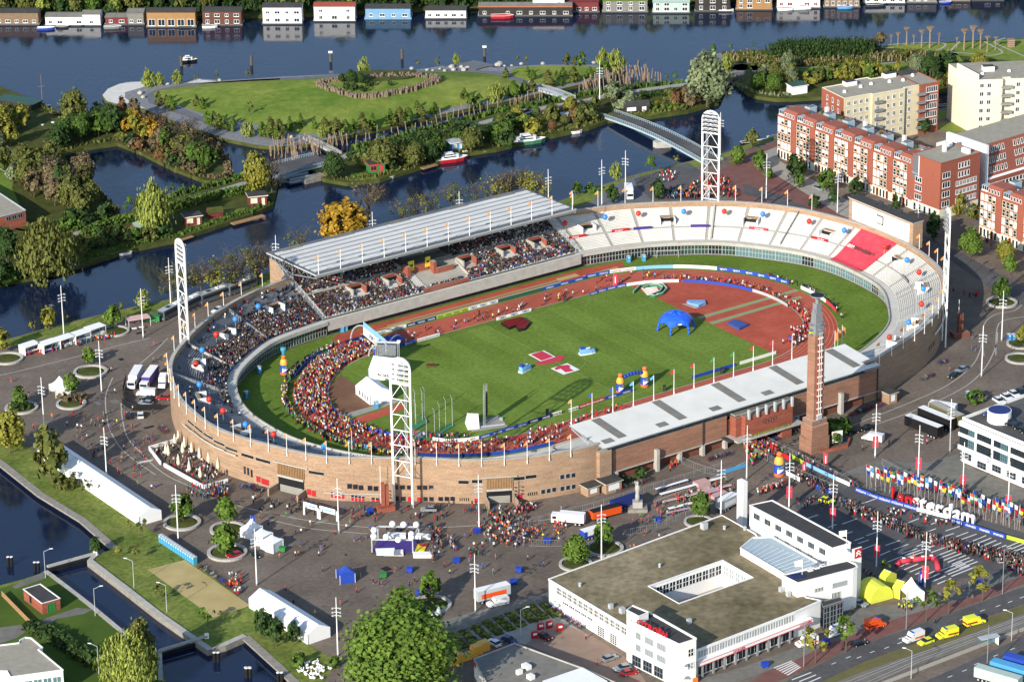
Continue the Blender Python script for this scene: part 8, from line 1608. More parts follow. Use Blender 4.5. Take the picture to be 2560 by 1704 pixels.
def truck(m,cab='white',L=9,top='white',cabL=2.2,h=3.6,lab=None):
 r=thing('parked_truck','x','truck'); f=L/2; j=MB(); j.bx(-f,f-cabL-.2,-1.25,1.25,1.0,h,m,top); j.make('box_body',r)
 if cabL: j=MB(); j.prism([(f-cabL,-1.15),(f-.1,-1.15),(f,-.9),(f,.9),(f-.1,1.15),(f-cabL,1.15)],.5,2.7,cab); j.make('cab',r); j=MB(); j.bx(f+.0,f+.02,-1,1,1.5,2.4,'glass'); j.bx(f-cabL+.5,f-.4,-1.17,1.17,1.6,2.4,'glass'); j.make('windows',r)
 j=MB(); j.bx(-f,f-.3,-.5,.5,.5,1.0,'darksteel'); j.make('chassis',r); wheels(r,(-f+1.2,-f+2.3,f-1.2) if cabL else (-f+1.2,-f+2.3,-f+3.4),2.4,.48)
 if lab: j=MB(); j.bx(-f+1,f-cabL-1.4,-1.27,-1.255,1.5,2.8,lab); j.make('side_panel',r)
 return r
def coach():
 r=thing('coach','x','coach'); j=MB(); j.prism([(-6,-1.25),(5.8,-1.25),(6,-1),(6,1),(5.8,1.25),(-6,1.25)],.4,3.4,'cargrey','lightsteel'); j.make('body',r); j=MB(); j.bx(-5.6,5.5,-1.27,1.27,1.7,2.8,'glass'); j.bx(5.98,6.02,-1,1,1.2,2.9,'glass'); j.make('windows',r); j=MB(); j.bx(-4,-1,-.7,.7,3.4,3.65,'white'); j.bx(1.5,3,-.6,.6,3.4,3.6,'darksteel'); j.make('roof_unit',r); wheels(r,(-3.6,4),2.5,.5); return r
def put(key,build,rc,x0,y0,x1,y1,lb,gp=None,z=0):
 A=QW(rc,x0,y0,z);B_=QW(rc,x1,y1,z); first_or_dup(PROTO,key,build,((A[0]+B_[0])/2,(A[1]+B_[1])/2,z),atan2(B_[1]-A[1],B_[0]-A[0]),lb,gp)
C=lambda m: (lambda: car(m))
for k,m,rc,x0,y0,x1,y1,lb in (('cs','carsilver',21,1575,1490,1440,1490,'silver estate car parked by the near brick wall'),('ck','carblack',20,1070,740,1075,680,'dark car left of the white one by the truck yard fence'),('cw','carwhite',20,1175,740,1170,670,'white car by the truck yard fence'),('ck','carblack',20,1270,575,1180,565,'black car inside the truck yard'),('cs','carsilver',20,1260,610,1175,600,'silver car inside the truck yard'),('cr','carred',20,1420,560,1310,560,'red car under the rim in the truck yard'),('ck','carblack',23,1790,350,1705,400,'black car parked right of the stadium'),('cs','carsilver',23,1850,310,1775,345,'silver car behind the black one right of the stadium'),('ck','carblack',23,1080,800,960,830,'black car with red lights behind the white van'),('ck','carblack',23,950,830,860,850,'black car by the hedge and sign board'),('cdr','cardred',32,350,1180,460,1230,'dark red car at the red fuel pumps'),('cbl','carblue',32,60,1215,165,1250,'dark blue car at the planted beds'),('cs','carsilver',32,900,1400,1000,1365,'silver hatchback on the forecourt'),('cs','carsilver',32,1120,1450,985,1480,'silver estate car at the forecourt edge'),('cr','carred',32,1050,1515,1175,1490,'red hatchback at the forecourt edge'),('ck','carblack',33,880,1280,1035,1240,'black estate car on the road before the showroom'),('cy','caryellow',33,1580,1225,1450,1270,'yellow emergency car between the ambulances'),('cs','carsilver',33,925,915,1010,940,'silver car beside the large yellow tent'),('cs','carsilver',13,590,170,660,195,'silver car parked before the red block'),('cy','caryellow',33,650,60,735,80,'yellow car among spectators beside the parking lot'),('cw','carwhite',10,1860,1175,1770,1220,'white car below the left rim by the coaches'),('cw','carwhite',31,2115,1290,1985,1220,'white hatchback beside the yellow bins'),('ck','carblack',30,2100,470,2160,570,'black car parked beside the front pagoda tent'),('cr','carred',30,2010,510,1900,540,'red car beside the planter of the front tree')):
 put(k,C(m),rc,x0,y0,x1,y1,lb)
ZR=12.1
for i,(x0,y0,k,m) in enumerate(((2080,560,'cw','carwhite'),(2145,530,'cw','carwhite'),(2205,505,'cw','carwhite'),(2275,485,'ck','carblack'),(2330,460,'ck','carblack'))): put(k,C(m),23,x0,y0,x0+95,y0+55,'%s car from the left in the far row on the car park roof'%ORD[i],'cars on the car park roof',ZR)
for i,(x0,y0,k,m) in enumerate(((2000,680,'cbl','carblue'),(2080,705,'cdr','cardred'),(2140,735,'ck','carblack'),(2190,765,'ck','carblack'),(2260,795,'ck','carblack'),(2320,830,'ck','carblack'))): put(k,C(m),23,x0+95,y0+35,x0,y0+5,'%s car from the left in the near row on the car park roof'%ORD[i],'cars on the car park roof',ZR)
V=lambda *a,**k: (lambda: van(*a,**k))
for k,b_,rc,x0,y0,x1,y1,lb in (('vw',V('carwhite',L=6.2),23,1165,920,985,885,'white delivery van parked by the lamp post with red banner'),('va',V('carwhite','carorange'),33,1500,1190,1325,1250,'white and orange ambulance on the road'),('vy',V('caryellow','carred'),33,1790,1165,1595,1215,'yellow ambulance in the middle of the row'),('vy',V('caryellow','carred'),33,1840,1105,2000,1065,'yellow ambulance at the right end of the row'),('vo',V('carorange','carred',L=5.5,h=2.6),33,1025,1130,1165,1090,'red and orange rescue van on the cobbles'),('va',V('carwhite','carorange'),33,610,1240,435,1280,'orange and white ambulance beside the slim tree'),('vw2',V('carwhite','cargrey'),33,840,1140,685,1205,'white rescue van behind the slim tree'),('vs',V('carwhite',L=5.6,h=2.2),20,1290,530,1150,525,'white van with windows in the truck yard'),('vs',V('carwhite',L=5.6,h=2.2),31,2165,910,2000,945,'white pick up van before the grey trailer'),('vc',V('tent',L=6.2,h=2.9),20,1370,400,1345,490,'white camper van in the truck yard'),('vg',V('green',L=5,h=2),10,1310,1280,1235,1275,'green van behind the pinkish stall')): put(k,b_,rc,x0,y0,x1,y1,lb)
T=lambda *a,**k: (lambda: truck(*a,**k))
for b_,rc,x0,y0,x1,y1,lb in ((T('white',L=11),20,1170,350,1085,500,'long white truck in the fenced yard left of the stadium'),(T('purple',L=12,top='white'),20,1290,370,1200,495,'truck with purple side and white roof in the fenced yard'),(T('white','white',L=9,cabL=2,h=3.3),32,745,260,460,235,'white refuse truck behind the wire fence'),(T('white',L=8),12,1100,200,1120,280,'white box truck on the far bank road'),(T('lightsteel',L=9.5,top='white',cabL=0,h=3.8,lab='carorange'),31,1905,915,2175,850,'grey trailer with orange lettering on the square'),(T('black',L=12.5,top='white',cabL=0,h=3.9,lab='white'),23,1600,880,1390,800,'black trailer with white roof and white side panel, front one'),(T('black',L=12.5,top='white',cabL=0,h=3.9),23,1710,820,1490,730,'black trailer with white roof, second one'),(T('verge',L=12.5,top='kerb',cabL=0,h=3.9),23,1790,790,1580,690,'trailer with greyish canvas roof, third one'),(T('white',L=8,top='white',cabL=0,h=3.2),23,1750,690,1560,660,'white trailer behind the black ones'),(T('lightsteel',L=9,cabL=2.2,h=3.6,lab='white'),32,1870,150,2030,70,'grey truck beside the white chimney'),(T('carorange',L=9,top='black',cabL=0,h=3),32,815,225,1010,175,'orange open topped container with white letters'),(T('navy',L=9,top='navy',cabL=0,h=3),32,1000,140,1165,85,'dark blue container behind the statue'),(T('boardblue','white',L=5.5,cabL=0,h=2.8,lab='white'),32,730,385,850,350,'blue trailer with rounded white emblem panel')):
 r=b_(); A=QW(rc,x0,y0);B_=QW(rc,x1,y1); r.location=((A[0]+B_[0])/2,(A[1]+B_[1])/2,0); r.rotation_euler.z=atan2(B_[1]-A[1],B_[0]-A[0]); r['label']=lb
for x0,y0,x1,y1,lb in ((1510,1190,1375,1260,'coach with its nose at the front of the row by the canal'),(1640,1140,1520,1200,'coach half hidden behind the floodlight mast'),(1915,1050,1660,1140,'third coach, in front of the canal trees'),(2095,990,1925,1055,'rearmost coach beside the stadium canopy')): put('coach',coach,10,x0,y0,x1,y1,lb)
for i,(x,y,h) in enumerate(((2060,1540,3),(2190,1490,3),(2300,1440,3))): r=truck(('hbgreen','lightblue','boardblue')[i],L=12,top=('hbgreen','lightblue','boardblue')[i],cabL=0); r.location=(*QW(33,x+60,y+50),0); r.rotation_euler.z=-.62; r['label']=('pale green','light blue','deep blue')[i]+' container trailer in the bottom right corner'
r=thing('statue','stone statue of a figure on a tall pedestal beside the refreshment rows','statue',QW(32,1180,130)); j=MB(); j.bx(-2.6,2.6,-2.2,2.2,0,.9,'stone'); j.bx(-1.3,1.3,-1.1,1.1,.9,2.6,'kerb'); j.make('pedestal',r); j=MB(); j.lathe([(.7,2.6),(.62,4),(.5,5),(.75,6.2),(.6,7),(.22,7.3),(.36,7.6),(.32,8.1),(.05,8.3)],'kerb',10); j.bar((.4,0,6.6),(.9,0,5.6),.25,.25,'kerb'); j.bar((-.4,0,6.7),(-.7,0,8.4),.25,.25,'kerb'); j.make('figure',r,True)
r=thing('brick_pylon','twin brick pylon on a stepped base before the near floodlight mast','pylon',QW(21,1145,1480),.3); j=MB(); j.bx(-2.4,2.4,-1.6,1.6,0,1.3,'brickred','brickred'); j.make('base',r); j=MB(); j.bx(-1,-.1,-.5,.5,1.3,8,'brickred'); j.bx(.15,1,-.4,.6,1.3,7.2,'brickred'); j.make('shaft',r)
r=thing('brick_pylon','brick pylon on a stepped base at the foot of the right floodlight mast','pylon',QW(13,1800,1400),.3); j=MB(); j.bx(-2.6,2.6,-1.6,1.6,0,1.4,'brickdark','brickred'); j.make('base',r); j=MB(); j.bx(-.8,.8,-.5,.5,1.4,7.5,'brickdark'); j.make('shaft',r)
for rc,x,y,h,lb in ((21,1110,1450,12,'by the near brick pylon'),(13,1785,1380,11,'by the right brick pylon'),(21,868,1010,7,'inside the left rim')): r=thing('flagpole','bare white pole '+lb,'flagpole',QW(rc,x,y)); j=MB(); j.tube((0,0,0),(0,0,h),.11,.07,'white',6); j.make('pole',r)
r=thing('sign_board','white event sign board with red band before a rounded hedge','sign board',QW(23,775,945),.35); j=MB(); j.bx(-1.6,1.6,-.1,.1,1,4.4,'white'); j.make('panel',r); j=MB(); j.bx(-1.4,-.2,-.12,-.1,3.4,4.1,'pinkred'); j.bx(-1.5,1.5,-.12,-.1,2.3,2.5,'darkred'); j.bx(-1.3,.8,-.12,-.1,1.4,1.7,'slate'); j.make('print',r)
for x,y,s_ in ((700,930,200),(745,860,170),(810,830,150),(835,850,130)): tr(23,x,y,s_*.8,'bush','mid','rounded hedge behind the event sign board','hedge behind the sign board')
j=MB(); j.wall([QW(23,x,y) for x,y in ((630,1010),(740,990),(860,960),(880,900))],0,.9,.5,'brickred'); j.make('planter_wall',label='low brick planter wall beside the tower',cat='low wall')
r=thing('cafe_terrace_wall','white low wall enclosing the crowded cafe terrace by the left rim','low wall')
for L in (((1245,980),(1340,1105)),((1370,1120),(1700,1305)),((1700,1305),(1900,1250)),((1245,980),(1480,910))): j=MB(); j.wall([QW(20,*p) for p in L],0,1.1,.35,'whitewall'); j.make('wall_section',r)
def parasol():
 r=thing('parasol','x','parasol'); j=MB(); j.tube((0,0,0),(0,0,1.3),.06,.06,'wood',6); j.make('pole',r); j=MB(); j.lathe([(.38,1.0),(.55,1.5),(.3,3.2),(.06,4.2)],'cream',8); j.make('canopy',r); return r
for i,(x,y) in enumerate(((1385,1040),(1405,1050),(1490,930),(1540,985),(1525,1030),(1600,1030),(1665,1075),(1490,1130),(1580,1180),(1740,1115),(1820,1165),(1672,1235),(1460,960))): first_or_dup(PROTO,'para',parasol,QW(20,x,y),i,'closed cream parasol on the crowded cafe terrace','closed parasols of the cafe terrace')
st=thing('event_stage','purple carpeted event stage inside a square truss frame with white balloons','stage'); Z0=4.2
cs=[QW(31,x,y) for x,y in ((1050,500),(1385,500),(1430,420),(1085,410))]; cs=[QW(31,1035,500),QW(31,1375,505),QW(31,1425,395),QW(31,1085,390)]
j=MB(); j.prism(cs,.05,.6,'darksteel','purple'); j.make('deck',st)
j=MB(); 
for i in range(4): a,b_=cs[i],cs[(i+1)%4]; j.bar((*a,.5),(*a,Z0),.3,.3,'lightsteel'); j.bar((*a,Z0),(*b_,Z0),.35,.35,'lightsteel')
j.make('truss',st)
for i,(x,y) in enumerate(((1048,352),(1152,358),(1253,380),(1363,362),(1050,302),(1362,335),(1205,250),(1298,255),(1403,255))): j=MB(); a=QW(31,x,y,Z0+1); j.ball((0,0,0),.85,'tent',12,8); j.make('balloon',label='%s round white balloon on the event stage frame'%ORD[i],cat='balloon',group='white balloons of the event stage',loc=(*a,Z0+1))
for L,m,h,lb in (([(1135,490),(1295,490),(1295,518),(1135,516)],'white',1,'white counter before the purple stage'),([(1375,505),(1540,505),(1545,535),(1380,535)],'white',.9,'long white counter right of the purple stage'),([(1065,520),(1225,515),(1215,570),(1075,570)],'tent',2.3,'white canopy stall before the purple stage'),([(1165,345),(1320,350),(1315,375),(1160,370)],'white',1,'white bar at the back of the purple stage'),([(1400,345),(1530,360),(1525,385),(1395,375)],'white',.9,'white bench right behind the purple stage')): 
 j=MB(); j.prism([QW(31,x,y) for x,y in L],.02 if h<2 else 2.0,h,m); j.make('counter' if h<2 else 'stall_roof',label=lb,cat='counter')
j=MB(); j.prism([QW(31,x,y) for x,y in ((1380,480),(1470,480),(1500,425),(1395,425))],.05,.35,'yellow'); j.prism([QW(31,x,y) for x,y in ((1420,428),(1500,425),(1490,450),(1440,445))],.36,.4,'red'); j.make('inflatable_mat',label='yellow and red flat inflatable beside the purple stage',cat='inflatable')
r=thing('start_frame','white inflatable frame with two lettered banners near the doors of the stadium','banner frame')
for x0,y0,x1,y1 in ((465,130,580,160),(600,165,730,195)): j=MB(); j.wall([QW(31,x0,y0+20),QW(31,x1,y1+25)],1.6,3.1,.25,'tent'); j.make('banner',r); j=MB(); a,b_=QW(31,x0,y0+20),QW(31,x1,y1+25); j.wall([(a[0]+.5,a[1]-.4),(b_[0]-.5,b_[1]+.1)],2.2,2.6,.1,'lightblue'); j.make('lettering',r)
for x,y in ((470,170),(585,200),(600,210),(745,225)): j=MB(); a=QW(31,x,y); j.tube((*a,0),(*a,2.8),.3,.25,'tent',8); j.make('leg',r)
for rc,x,y,c,lb in ((31,1018,160,'blue','by the brick pylon'),(31,1740,570,'blue','right of the stage crowd'),(31,1350,650,'blue','alone in the square before the stage'),(31,2260,650,'blue','left of the flat brown roof'),(31,2215,750,'blue','behind the grey trailer'),(31,1432,845,'blue','beside the planter behind the huge tree'),(31,1128,695,'green','green, before the white canopy stall'),(31,288,478,'green','green, beside the pagoda tents'),(32,430,405,'blue','inside the runners pen'),(32,1345,235,'blue','beside the wire fence and blue tables'),(33,175,1440,'blue','near the zebra crossing'),(33,685,1250,'blue','between the rescue vehicles'),(33,1970,755,'blue','under the thin tree'),(31,1912,325,'blue','at the foot of a lamp post')):
 j=MB(); j.prism([(-.75,-.55),(.75,-.55),(.85,.65),(-.85,.65)],.15,1.15,c); j.prism([(-.85,-.65),(.85,-.65),(.9,.7),(-.9,.7)],1.15,1.28,c); [j.tube((a,-.6,.15),(a,-.7,.15),.14,.14,'rubber',6) for a in (-.6,.6)]; j.make('waste_container',label='wheeled %s waste container '%c+lb,cat='waste container',loc=QW(rc,x,y),rz=R.uniform(-.5,.5))
for i,(x,y) in enumerate(((1475,1040),(1490,1030),(1540,1070),(1590,1010),(1420,1060))): j=MB(); j.lathe([(.75,0),(.65,1.2),(.35,2.2),(.05,2.5)],'lightsteel',8); j.make('grey_cover',label='grey wrapped conical sculpture beside the planter wall behind the huge tree',cat='sculpture',group='grey wrapped sculptures by the planter',loc=QW(31,x,y))
for i,(x,y,s_) in enumerate(((1700,1420,2.6),(1750,1395,2.6),(1815,1375,1.4),(1865,1350,1.4),(1905,1330,3),(1965,1300,3))): j=MB(); j.bx(-1.3,1.3,-1,1,0,s_*.8,'bottleyellow'); j.make('yellow_skip',label='%s yellow container from the left beside the workshop'%ORD[i],cat='skip',group='yellow containers beside the workshop',loc=QW(31,x,y),rz=.6)
for rc,x,y,lb in ((32,372,1130,'first'),(32,445,1115,'second'),(32,533,1140,'third'),(32,322,1200,'fourth')): r=thing('fuel_pump','%s red fuel pump of the small station'%lb,'fuel pump',QW(rc,x,y),.4); j=MB(); j.bx(-.8,.8,-.35,.35,0,1.8,'red'); j.make('cabinet',r); j=MB(); j.bx(-.5,.5,-.37,-.35,.9,1.5,'white'); j.make('display',r)
r=thing('boom_lift','orange boom lift reaching up the front of the showroom tower','boom lift',QW(32,1640,1560),1.8); j=MB(); j.bx(-1.2,1.2,-1,1,.3,1.4,'orange'); j.make('chassis',r); j=MB(); j.bar((0,0,1.2),(1.6,1.5,8),.25,.35,'wood'); j.bar((1.6,1.5,8),(1.6,3.4,9.2),.2,.25,'orange'); j.make('boom',r); j=MB(); j.bx(1,2.3,3.2,4.2,9,10,'orange'); j.make('basket',r); wheels(r,(-.8,.8),2)
for t_,c,x,y,s_ in (('I','red',1243,1395,5),('am','red',1365,1445,5.2),('sterdam','tent',1665,1535,5.7)):
 A=QW(23,1200,1385);B_=QW(23,1860,1585); rz=atan2(B_[1]-A[1],B_[0]-A[0]); p=QW(23,x,y); o=text_mesh(t_,s_,.45,c,'giant_letters',None,.06,(*p,.3),(pi/2,0,rz),'CENTER',1.05); o['label']='giant %s letters standing behind the finish street barrier'%({'I':'red single','am':'red pair of','sterdam':'white row of'}[t_]); o['category']='letters'
def barrier(name,lb,rc,L,m,h=1.1,text=None,tc='white',n=4,w=.12):
 P=[QW(rc,x,y) for x,y in L]; r=board(P,m,lb,text,tc,n,h,.05,name); return r
barrier('barrier','blue lettered barrier along the finish street below the giant letters',23,[(930,1325),(1130,1400),(1440,1490)],'boardblue',1.3,'mizuno','white',5)
barrier('barrier','white barrier below the white giant letters',23,[(1440,1490),(1720,1560)],'tent',1.1)
barrier('barrier','blue barrier continuing right of the white letters',33,[(1720,230),(2180,375)],'boardblue',1.2,'menzis','white',4)
barrier('barrier','green and yellow barrier at the crossing',33,[(2190,375),(2335,415)],'lime')
barrier('barrier','lime green barrier by the tower foot',23,[(400,1050),(500,1105)],'lime'); barrier('barrier','pale blue barrier below the tower foot',23,[(510,1110),(650,1180),(770,1235)],'skyblue',1.1); barrier('barrier','white barrier after the pale blue one',23,[(770,1235),(880,1285)],'tent')
barrier('barrier','white barrier from the big bottle to the parking lot',23,[(335,1180),(465,1245)],'tent',1.2); barrier('barrier','blue barrier at the parking lot corner',23,[(590,1300),(750,1360)],'boardblue',1.1)
barrier('barrier','light blue lettered barrier behind the runners tables',22,[(1880,1185),(2080,1125)],'lightblue',1.1); barrier('barrier','red banner by the stadium entrance',23,[(215,960),(290,1010)],'red',1.3); barrier('barrier','second red banner near the big bottle',23,[(320,1040),(380,1070)],'red',1.3)
for rc,x,y,c,lb in ((23,680,1125,'pinkred','by the tower square'),(23,500,1195,'pinkred','inside the finish lane'),(12,995,990,'pinkred','on the inner track edge'),(33,1475,770,'blue','beside the white pagoda'),(30,2110,300,'blue','behind the three pagoda tents'),(22,2250,900,'red','at the entrance')): j=MB(); j.bx(-.55,.55,-.05,.05,.3,4.2,c); j.bx(-.12,.12,-.07,-.05,1.2,3.4,'white'); j.bar((-.55,0,0),(-.55,0,4.3),.07,.07,'lightsteel'); j.make('banner_flag',label='upright %s banner flag '%('pink red' if c=='pinkred' else c)+lb,cat='banner flag',loc=QW(rc,x,y),rz=R.uniform(-.3,.3))
r=thing('inflatable_arch','low red inflatable arch lying across the parking lot','inflatable arch'); j=MB(); P=[(*QW(33,x,y),z) for x,y,z in ((1270,605,.3),(1300,590,1.0),(1400,580,1.1),(1560,560,1.1),(1600,570,1.0),(1620,640,.3))]; j.path(P,.7,'pinkred',8); j.make('tube',r,True); j=MB(); [j.box(*QW(33,x,y),1.9,.8,.3,.3,'white') for x,y in ((1330,588),(1400,584),(1490,574),(1560,566))]; j.make('print',r)
mat('wire','#8b9092',.6,var=.1)
for i,(rc,L,lb) in enumerate(((32,[(100,330),(450,215),(800,130),(1300,-30),(1900,-210)],'long wire fence behind the refreshment rows'),(32,[(190,400),(320,445),(560,440)],'wire fence before the yellow cart'),(32,[(1060,360),(1250,320),(1500,230),(1660,170)],'wire fence between blue tables and flat roof'),(22,[(1560,1100),(1720,1170),(1860,1200)],'wire fence by the south stand columns'),(22,[(2200,1000),(2335,1110)],'wire fence along the finish lane, left'),(23,[(200,930),(450,1060),(750,1200),(900,1290)],'wire fence along the finish lane, upper'),(23,[(60,1000),(240,1100),(600,1260),(740,1320)],'wire fence along the finish lane, lower'),(23,[(1150,1110),(1300,1190),(1800,1390),(2335,1600)],'wire fence behind the national flags'),(20,[(1050,400),(1020,540),(1060,600)],'dark fence at the left of the truck yard'),(20,[(1020,600),(1100,660),(1350,650)],'dark fence at the front of the truck yard'))):
 P=[QW(rc,x,y) for x,y in L]; r=thing('wire_fence',lb,'fence'); n=int(plen(P)/3.4); rr=range(n); dark='dark' in lb
 for k in rr:
  a=along(P,plen(P)*k/n); b_=along(P,plen(P)*(k+.97)/n); j=MB(); m='darksteel' if dark else 'wire'; j.bar((a[0],a[1],0),(a[0],a[1],2),.07,.07,m); j.bar((a[0],a[1],2),(b_[0],b_[1],2),.06,.06,m); j.bar((a[0],a[1],.2),(b_[0],b_[1],.2),.06,.06,m)
  if dark: j.poly([(a[0],a[1],.2),(b_[0],b_[1],.2),(b_[0],b_[1],2),(a[0],a[1],2)],'black')
  else: [j.bar((a[0]+(b_[0]-a[0])*q/6,a[1]+(b_[1]-a[1])*q/6,.2),(a[0]+(b_[0]-a[0])*q/6,a[1]+(b_[1]-a[1])*q/6,2),.03,.03,m) for q in range(1,6)]
  j.make('fence_panel',r)
mat('cups','#c9a9a2',.8,col2='#b98a84',scale=5)
for i,(x0,y0,x1,y1) in enumerate(((1370,1370,1880,1230),(1400,1430,1960,1290),(1440,1490,1640,1440),(1690,1380,1880,1330),(1330,1330,1600,1250),(1420,1530,1620,1485))):
 a,b_=QW(22,x0,y0),QW(22,x1,y1); r=thing('trestle_table','%s long table row with cups for runners inside the fence'%ORD[i],'table'); j=MB(); j.wall([a,b_],.7,.82,1.0,'tent' if i<3 else 'boardblue','cups' if i%2 else 'tent'); j.make('tabletop',r); j=MB(); [j.bar((a[0]+(b_[0]-a[0])*t,a[1]+(b_[1]-a[1])*t,0),(a[0]+(b_[0]-a[0])*t,a[1]+(b_[1]-a[1])*t,.7),.5,.1,'steel') for t in (.02,.25,.5,.75,.98)]; j.make('legs',r)
for x0,y0,x1,y1 in ((1640,1270,1740,1240),(1680,1330,1780,1300),(1780,1380,1900,1340)): j=MB(); j.prism([QW(22,x0,y0),QW(22,x1,y1),QW(22,x1+50,y1+30),QW(22,x0+50,y0+30)],.05,1.0,'cups'); j.make('cup_stack',label='pinkish pallet stack of cups by the runners tables',cat='pallet stack',group='pallet stacks by the runners tables')
r=thing('tram_shelter','grey glass tram shelter on the platform by the striped railing','shelter',QW(33,2040,1270),.4); j=MB(); j.bx(-2.6,2.6,-1,1,2.6,2.75,'lightsteel'); j.make('roof',r); j=MB(); j.bx(-2.4,2.4,.8,.85,.3,2.5,'glassblue'); j.bx(2.3,2.35,-.8,.8,.2,2.4,'white'); j.make('glazing',r)
r=thing('railing','long railing of upright slats along the tram platform','railing'); P=[QW(33,1150,1600),QW(33,2000,1270),QW(33,2500,1080)]; L=plen(P); nn=150
sm=MB(); sm.bx(-.12,.12,-.03,.03,.1,1.15,'kerb'); sm=sm.mesh('slat')
for i in range(nn): x,y,a=along(P,L*i/nn); link(sm,'slat',r,loc=(x,y,0),rz=a)
j=MB(); j.wall(P,1.15,1.22,.08,'steel'); j.make('rail_top',r)
FL=(('red','white','blue'),('white','red'),('blue','yellow'),('green','white','red'),('white','boardblue'),('black','red','yellow'),('orange','white','green'),('lightblue','white'),('red','white'),('blue','white','red'))
P=[QW(23,x,y) for x,y in ((1010,1300),(1170,1330),(1350,1370),(1500,1410),(1700,1470),(1900,1540),(2100,1590),(2335,1660))]; L=plen(P); fm={}
for i in range(56):
 x,y,a=along(P,L*i/56); k=i*7%len(FL); cs_=FL[k]; lx,ly=R.uniform(-.8,.8),R.uniform(-.5,.5); r=thing('national_flag','tilted %s striped flag in the row behind the giant letters'%' and '.join(c.replace('boardblue','dark blue').replace('lightblue','pale blue') for c in cs_),'flag',(x+R.uniform(-.8,.8),y+R.uniform(-.8,.8),0),group='national flags behind the giant letters'); h=R.uniform(6,7.6); j=MB(); j.bar((0,0,0),(lx,ly,h),.07,.07,'lightsteel'); j.make('pole',r)
 j=MB(); n=len(cs_); w=.95
 for q,c in enumerate(cs_):
  z1=h-2.6*q/n; z0=h-2.6*(q+1)/n; fx=lambda z: lx*z/h; j.poly([(fx(z0),ly*z0/h,z0),(fx(z0)+w*.8,.25+ly*z0/h,z0-.7),(fx(z1)+w,.2+ly*z1/h,z1-.6),(fx(z1),ly*z1/h,z1)],c)
 j.make('cloth',r)
# ================= people =================
def skinned(vs,es,rad):
 me=bpy.data.meshes.new('person'); me.from_pydata(vs,es,[]); o=bpy.data.objects.new('t',me); COL.objects.link(o); m=o.modifiers.new('s','SKIN'); m.use_smooth_shade=True
 for i,d in enumerate(me.skin_vertices[0].data): d.radius=rad[i] if isinstance(rad[i],tuple) else (rad[i],rad[i]); d.use_root=(i==0)
 dg=bpy.context.evaluated_depsgraph_get(); r=bpy.data.meshes.new_from_object(o.evaluated_get(dg)); bpy.data.objects.remove(o); r.name='person'; return r
def body(st,arm):
 V=[(0,0,.95),(0,0,1.15),(0,.01,1.4),(0,0,1.5),(0,-.02,1.62),(0,-.02,1.75),(.1,0,.88),(.11,-st*.5,.48),(.11,-st*.25,.07),(.11,-st*.25-.14,.04),(-.1,0,.88),(-.11,st*.25,.5),(-.11,st*.75,.1+abs(st)*.2),(-.11,st*.75-.12,.04+abs(st)*.2),(.2,0,1.4),(.26,arm,1.12),(.24,arm-.18-abs(arm)*.3,.92+abs(arm)*.5),(-.2,0,1.4),(-.26,-arm,1.12),(-.24,-arm-.14-abs(arm)*.3,.92+abs(arm)*.5)]
 E_=[(0,1),(1,2),(2,3),(3,4),(4,5),(0,6),(6,7),(7,8),(8,9),(0,10),(10,11),(11,12),(12,13),(2,14),(14,15),(15,16),(2,17),(17,18),(18,19)]
 r=[(.16,.11),(.15,.1),(.18,.11),.055,.1,.085,.09,.065,.045,.035,.09,.065,.045,.035,.06,.045,.035,.06,.045,.035]; me=skinned(V,E_,r)
 for m in ('hair','cloth','cloth','skin'): me.materials.append(_M[m])
 for f in me.polygons:
  x,y,z=f.center; f.material_index=0 if (z>1.66 and y>-.07) else 3 if (z>1.47 or (abs(x)>.2 and z<1.12) or (z<.45 and st>.25)) else 2 if z>.92 else 1
 return me
mat('skin','#b98563',.6,var=.1); mat('hair','#3a2a20',.8,var=.2)
CL={'red':'#c42a2c','white':'#dedbd4','black':'#202226','blue':'#2b50a8','orange':'#e07028','yellow':'#dccb3c','green':'#3a8a4a','pink':'#d0608a','grey':'#6c6f73','pale blue':'#7fb0d8','navy':'#232c4a'}
for k,c in CL.items(): mat('wear_'+k,c,.8,var=.06)
BM=[body(0,0),body(.3,.12),body(.55,.25),body(-.4,-.2),body(0,.3)]
PR=random.Random(21)
def person(p,shirt,trs,pose,lb,gp,z=0,rz=None):
 o=link(BM[pose],'person',None,lb,'person',gp,None,(*p,z),PR.uniform(0,6.28) if rz is None else rz); s=PR.uniform(.95,1.06); o.scale=(s,s,s)
 for i,m in ((1,trs),(2,shirt)): o.material_slots[i].link='OBJECT'; o.material_slots[i].material=_M['wear_'+m]
def group(rc,P,n,cols,lb,gp,pose=(0,1,3)):
 Pw=[QW(rc,x,y) for x,y in P]
 for _ in range(n): c=PR.choice(cols); person(rpick(Pw,PR),c,PR.choice(('black','navy','blue','grey','black')),PR.choice(pose),('person in a %s top '%c)+lb,gp)
MIX=('red','white','black','blue','orange','grey','navy','black','pale blue','green','grey','black')
group(31,[(1480,260),(1620,300),(1620,480),(1560,580),(1490,540),(1540,420)],42,MIX,'in the crowd right of the purple stage','crowd beside the purple stage')
group(31,[(1110,270),(1400,280),(1440,335),(1150,335)],14,MIX,'behind the purple stage','crowd behind the purple stage')
group(31,[(1950,300),(2335,220),(2335,460),(2100,440),(1960,400)],46,('red','red','white','orange','black','white','blue','grey'),'before the pen entrance on the square','crowd before the runners pen',(0,1,2,3))
group(32,[(0,300),(420,250),(600,260),(600,400),(330,420),(60,400)],46,('red','red','red','white','orange','yellow','black','white'),'among the runners in the fenced pen','runners in the fenced pen',(0,1,2,3))
group(32,[(1140,150),(1500,60),(1660,0),(1640,150),(1300,260),(1140,250)],26,('red','red','red','blue','green','white'),'by the blue tables in the pen','helpers at the blue tables',(0,1))
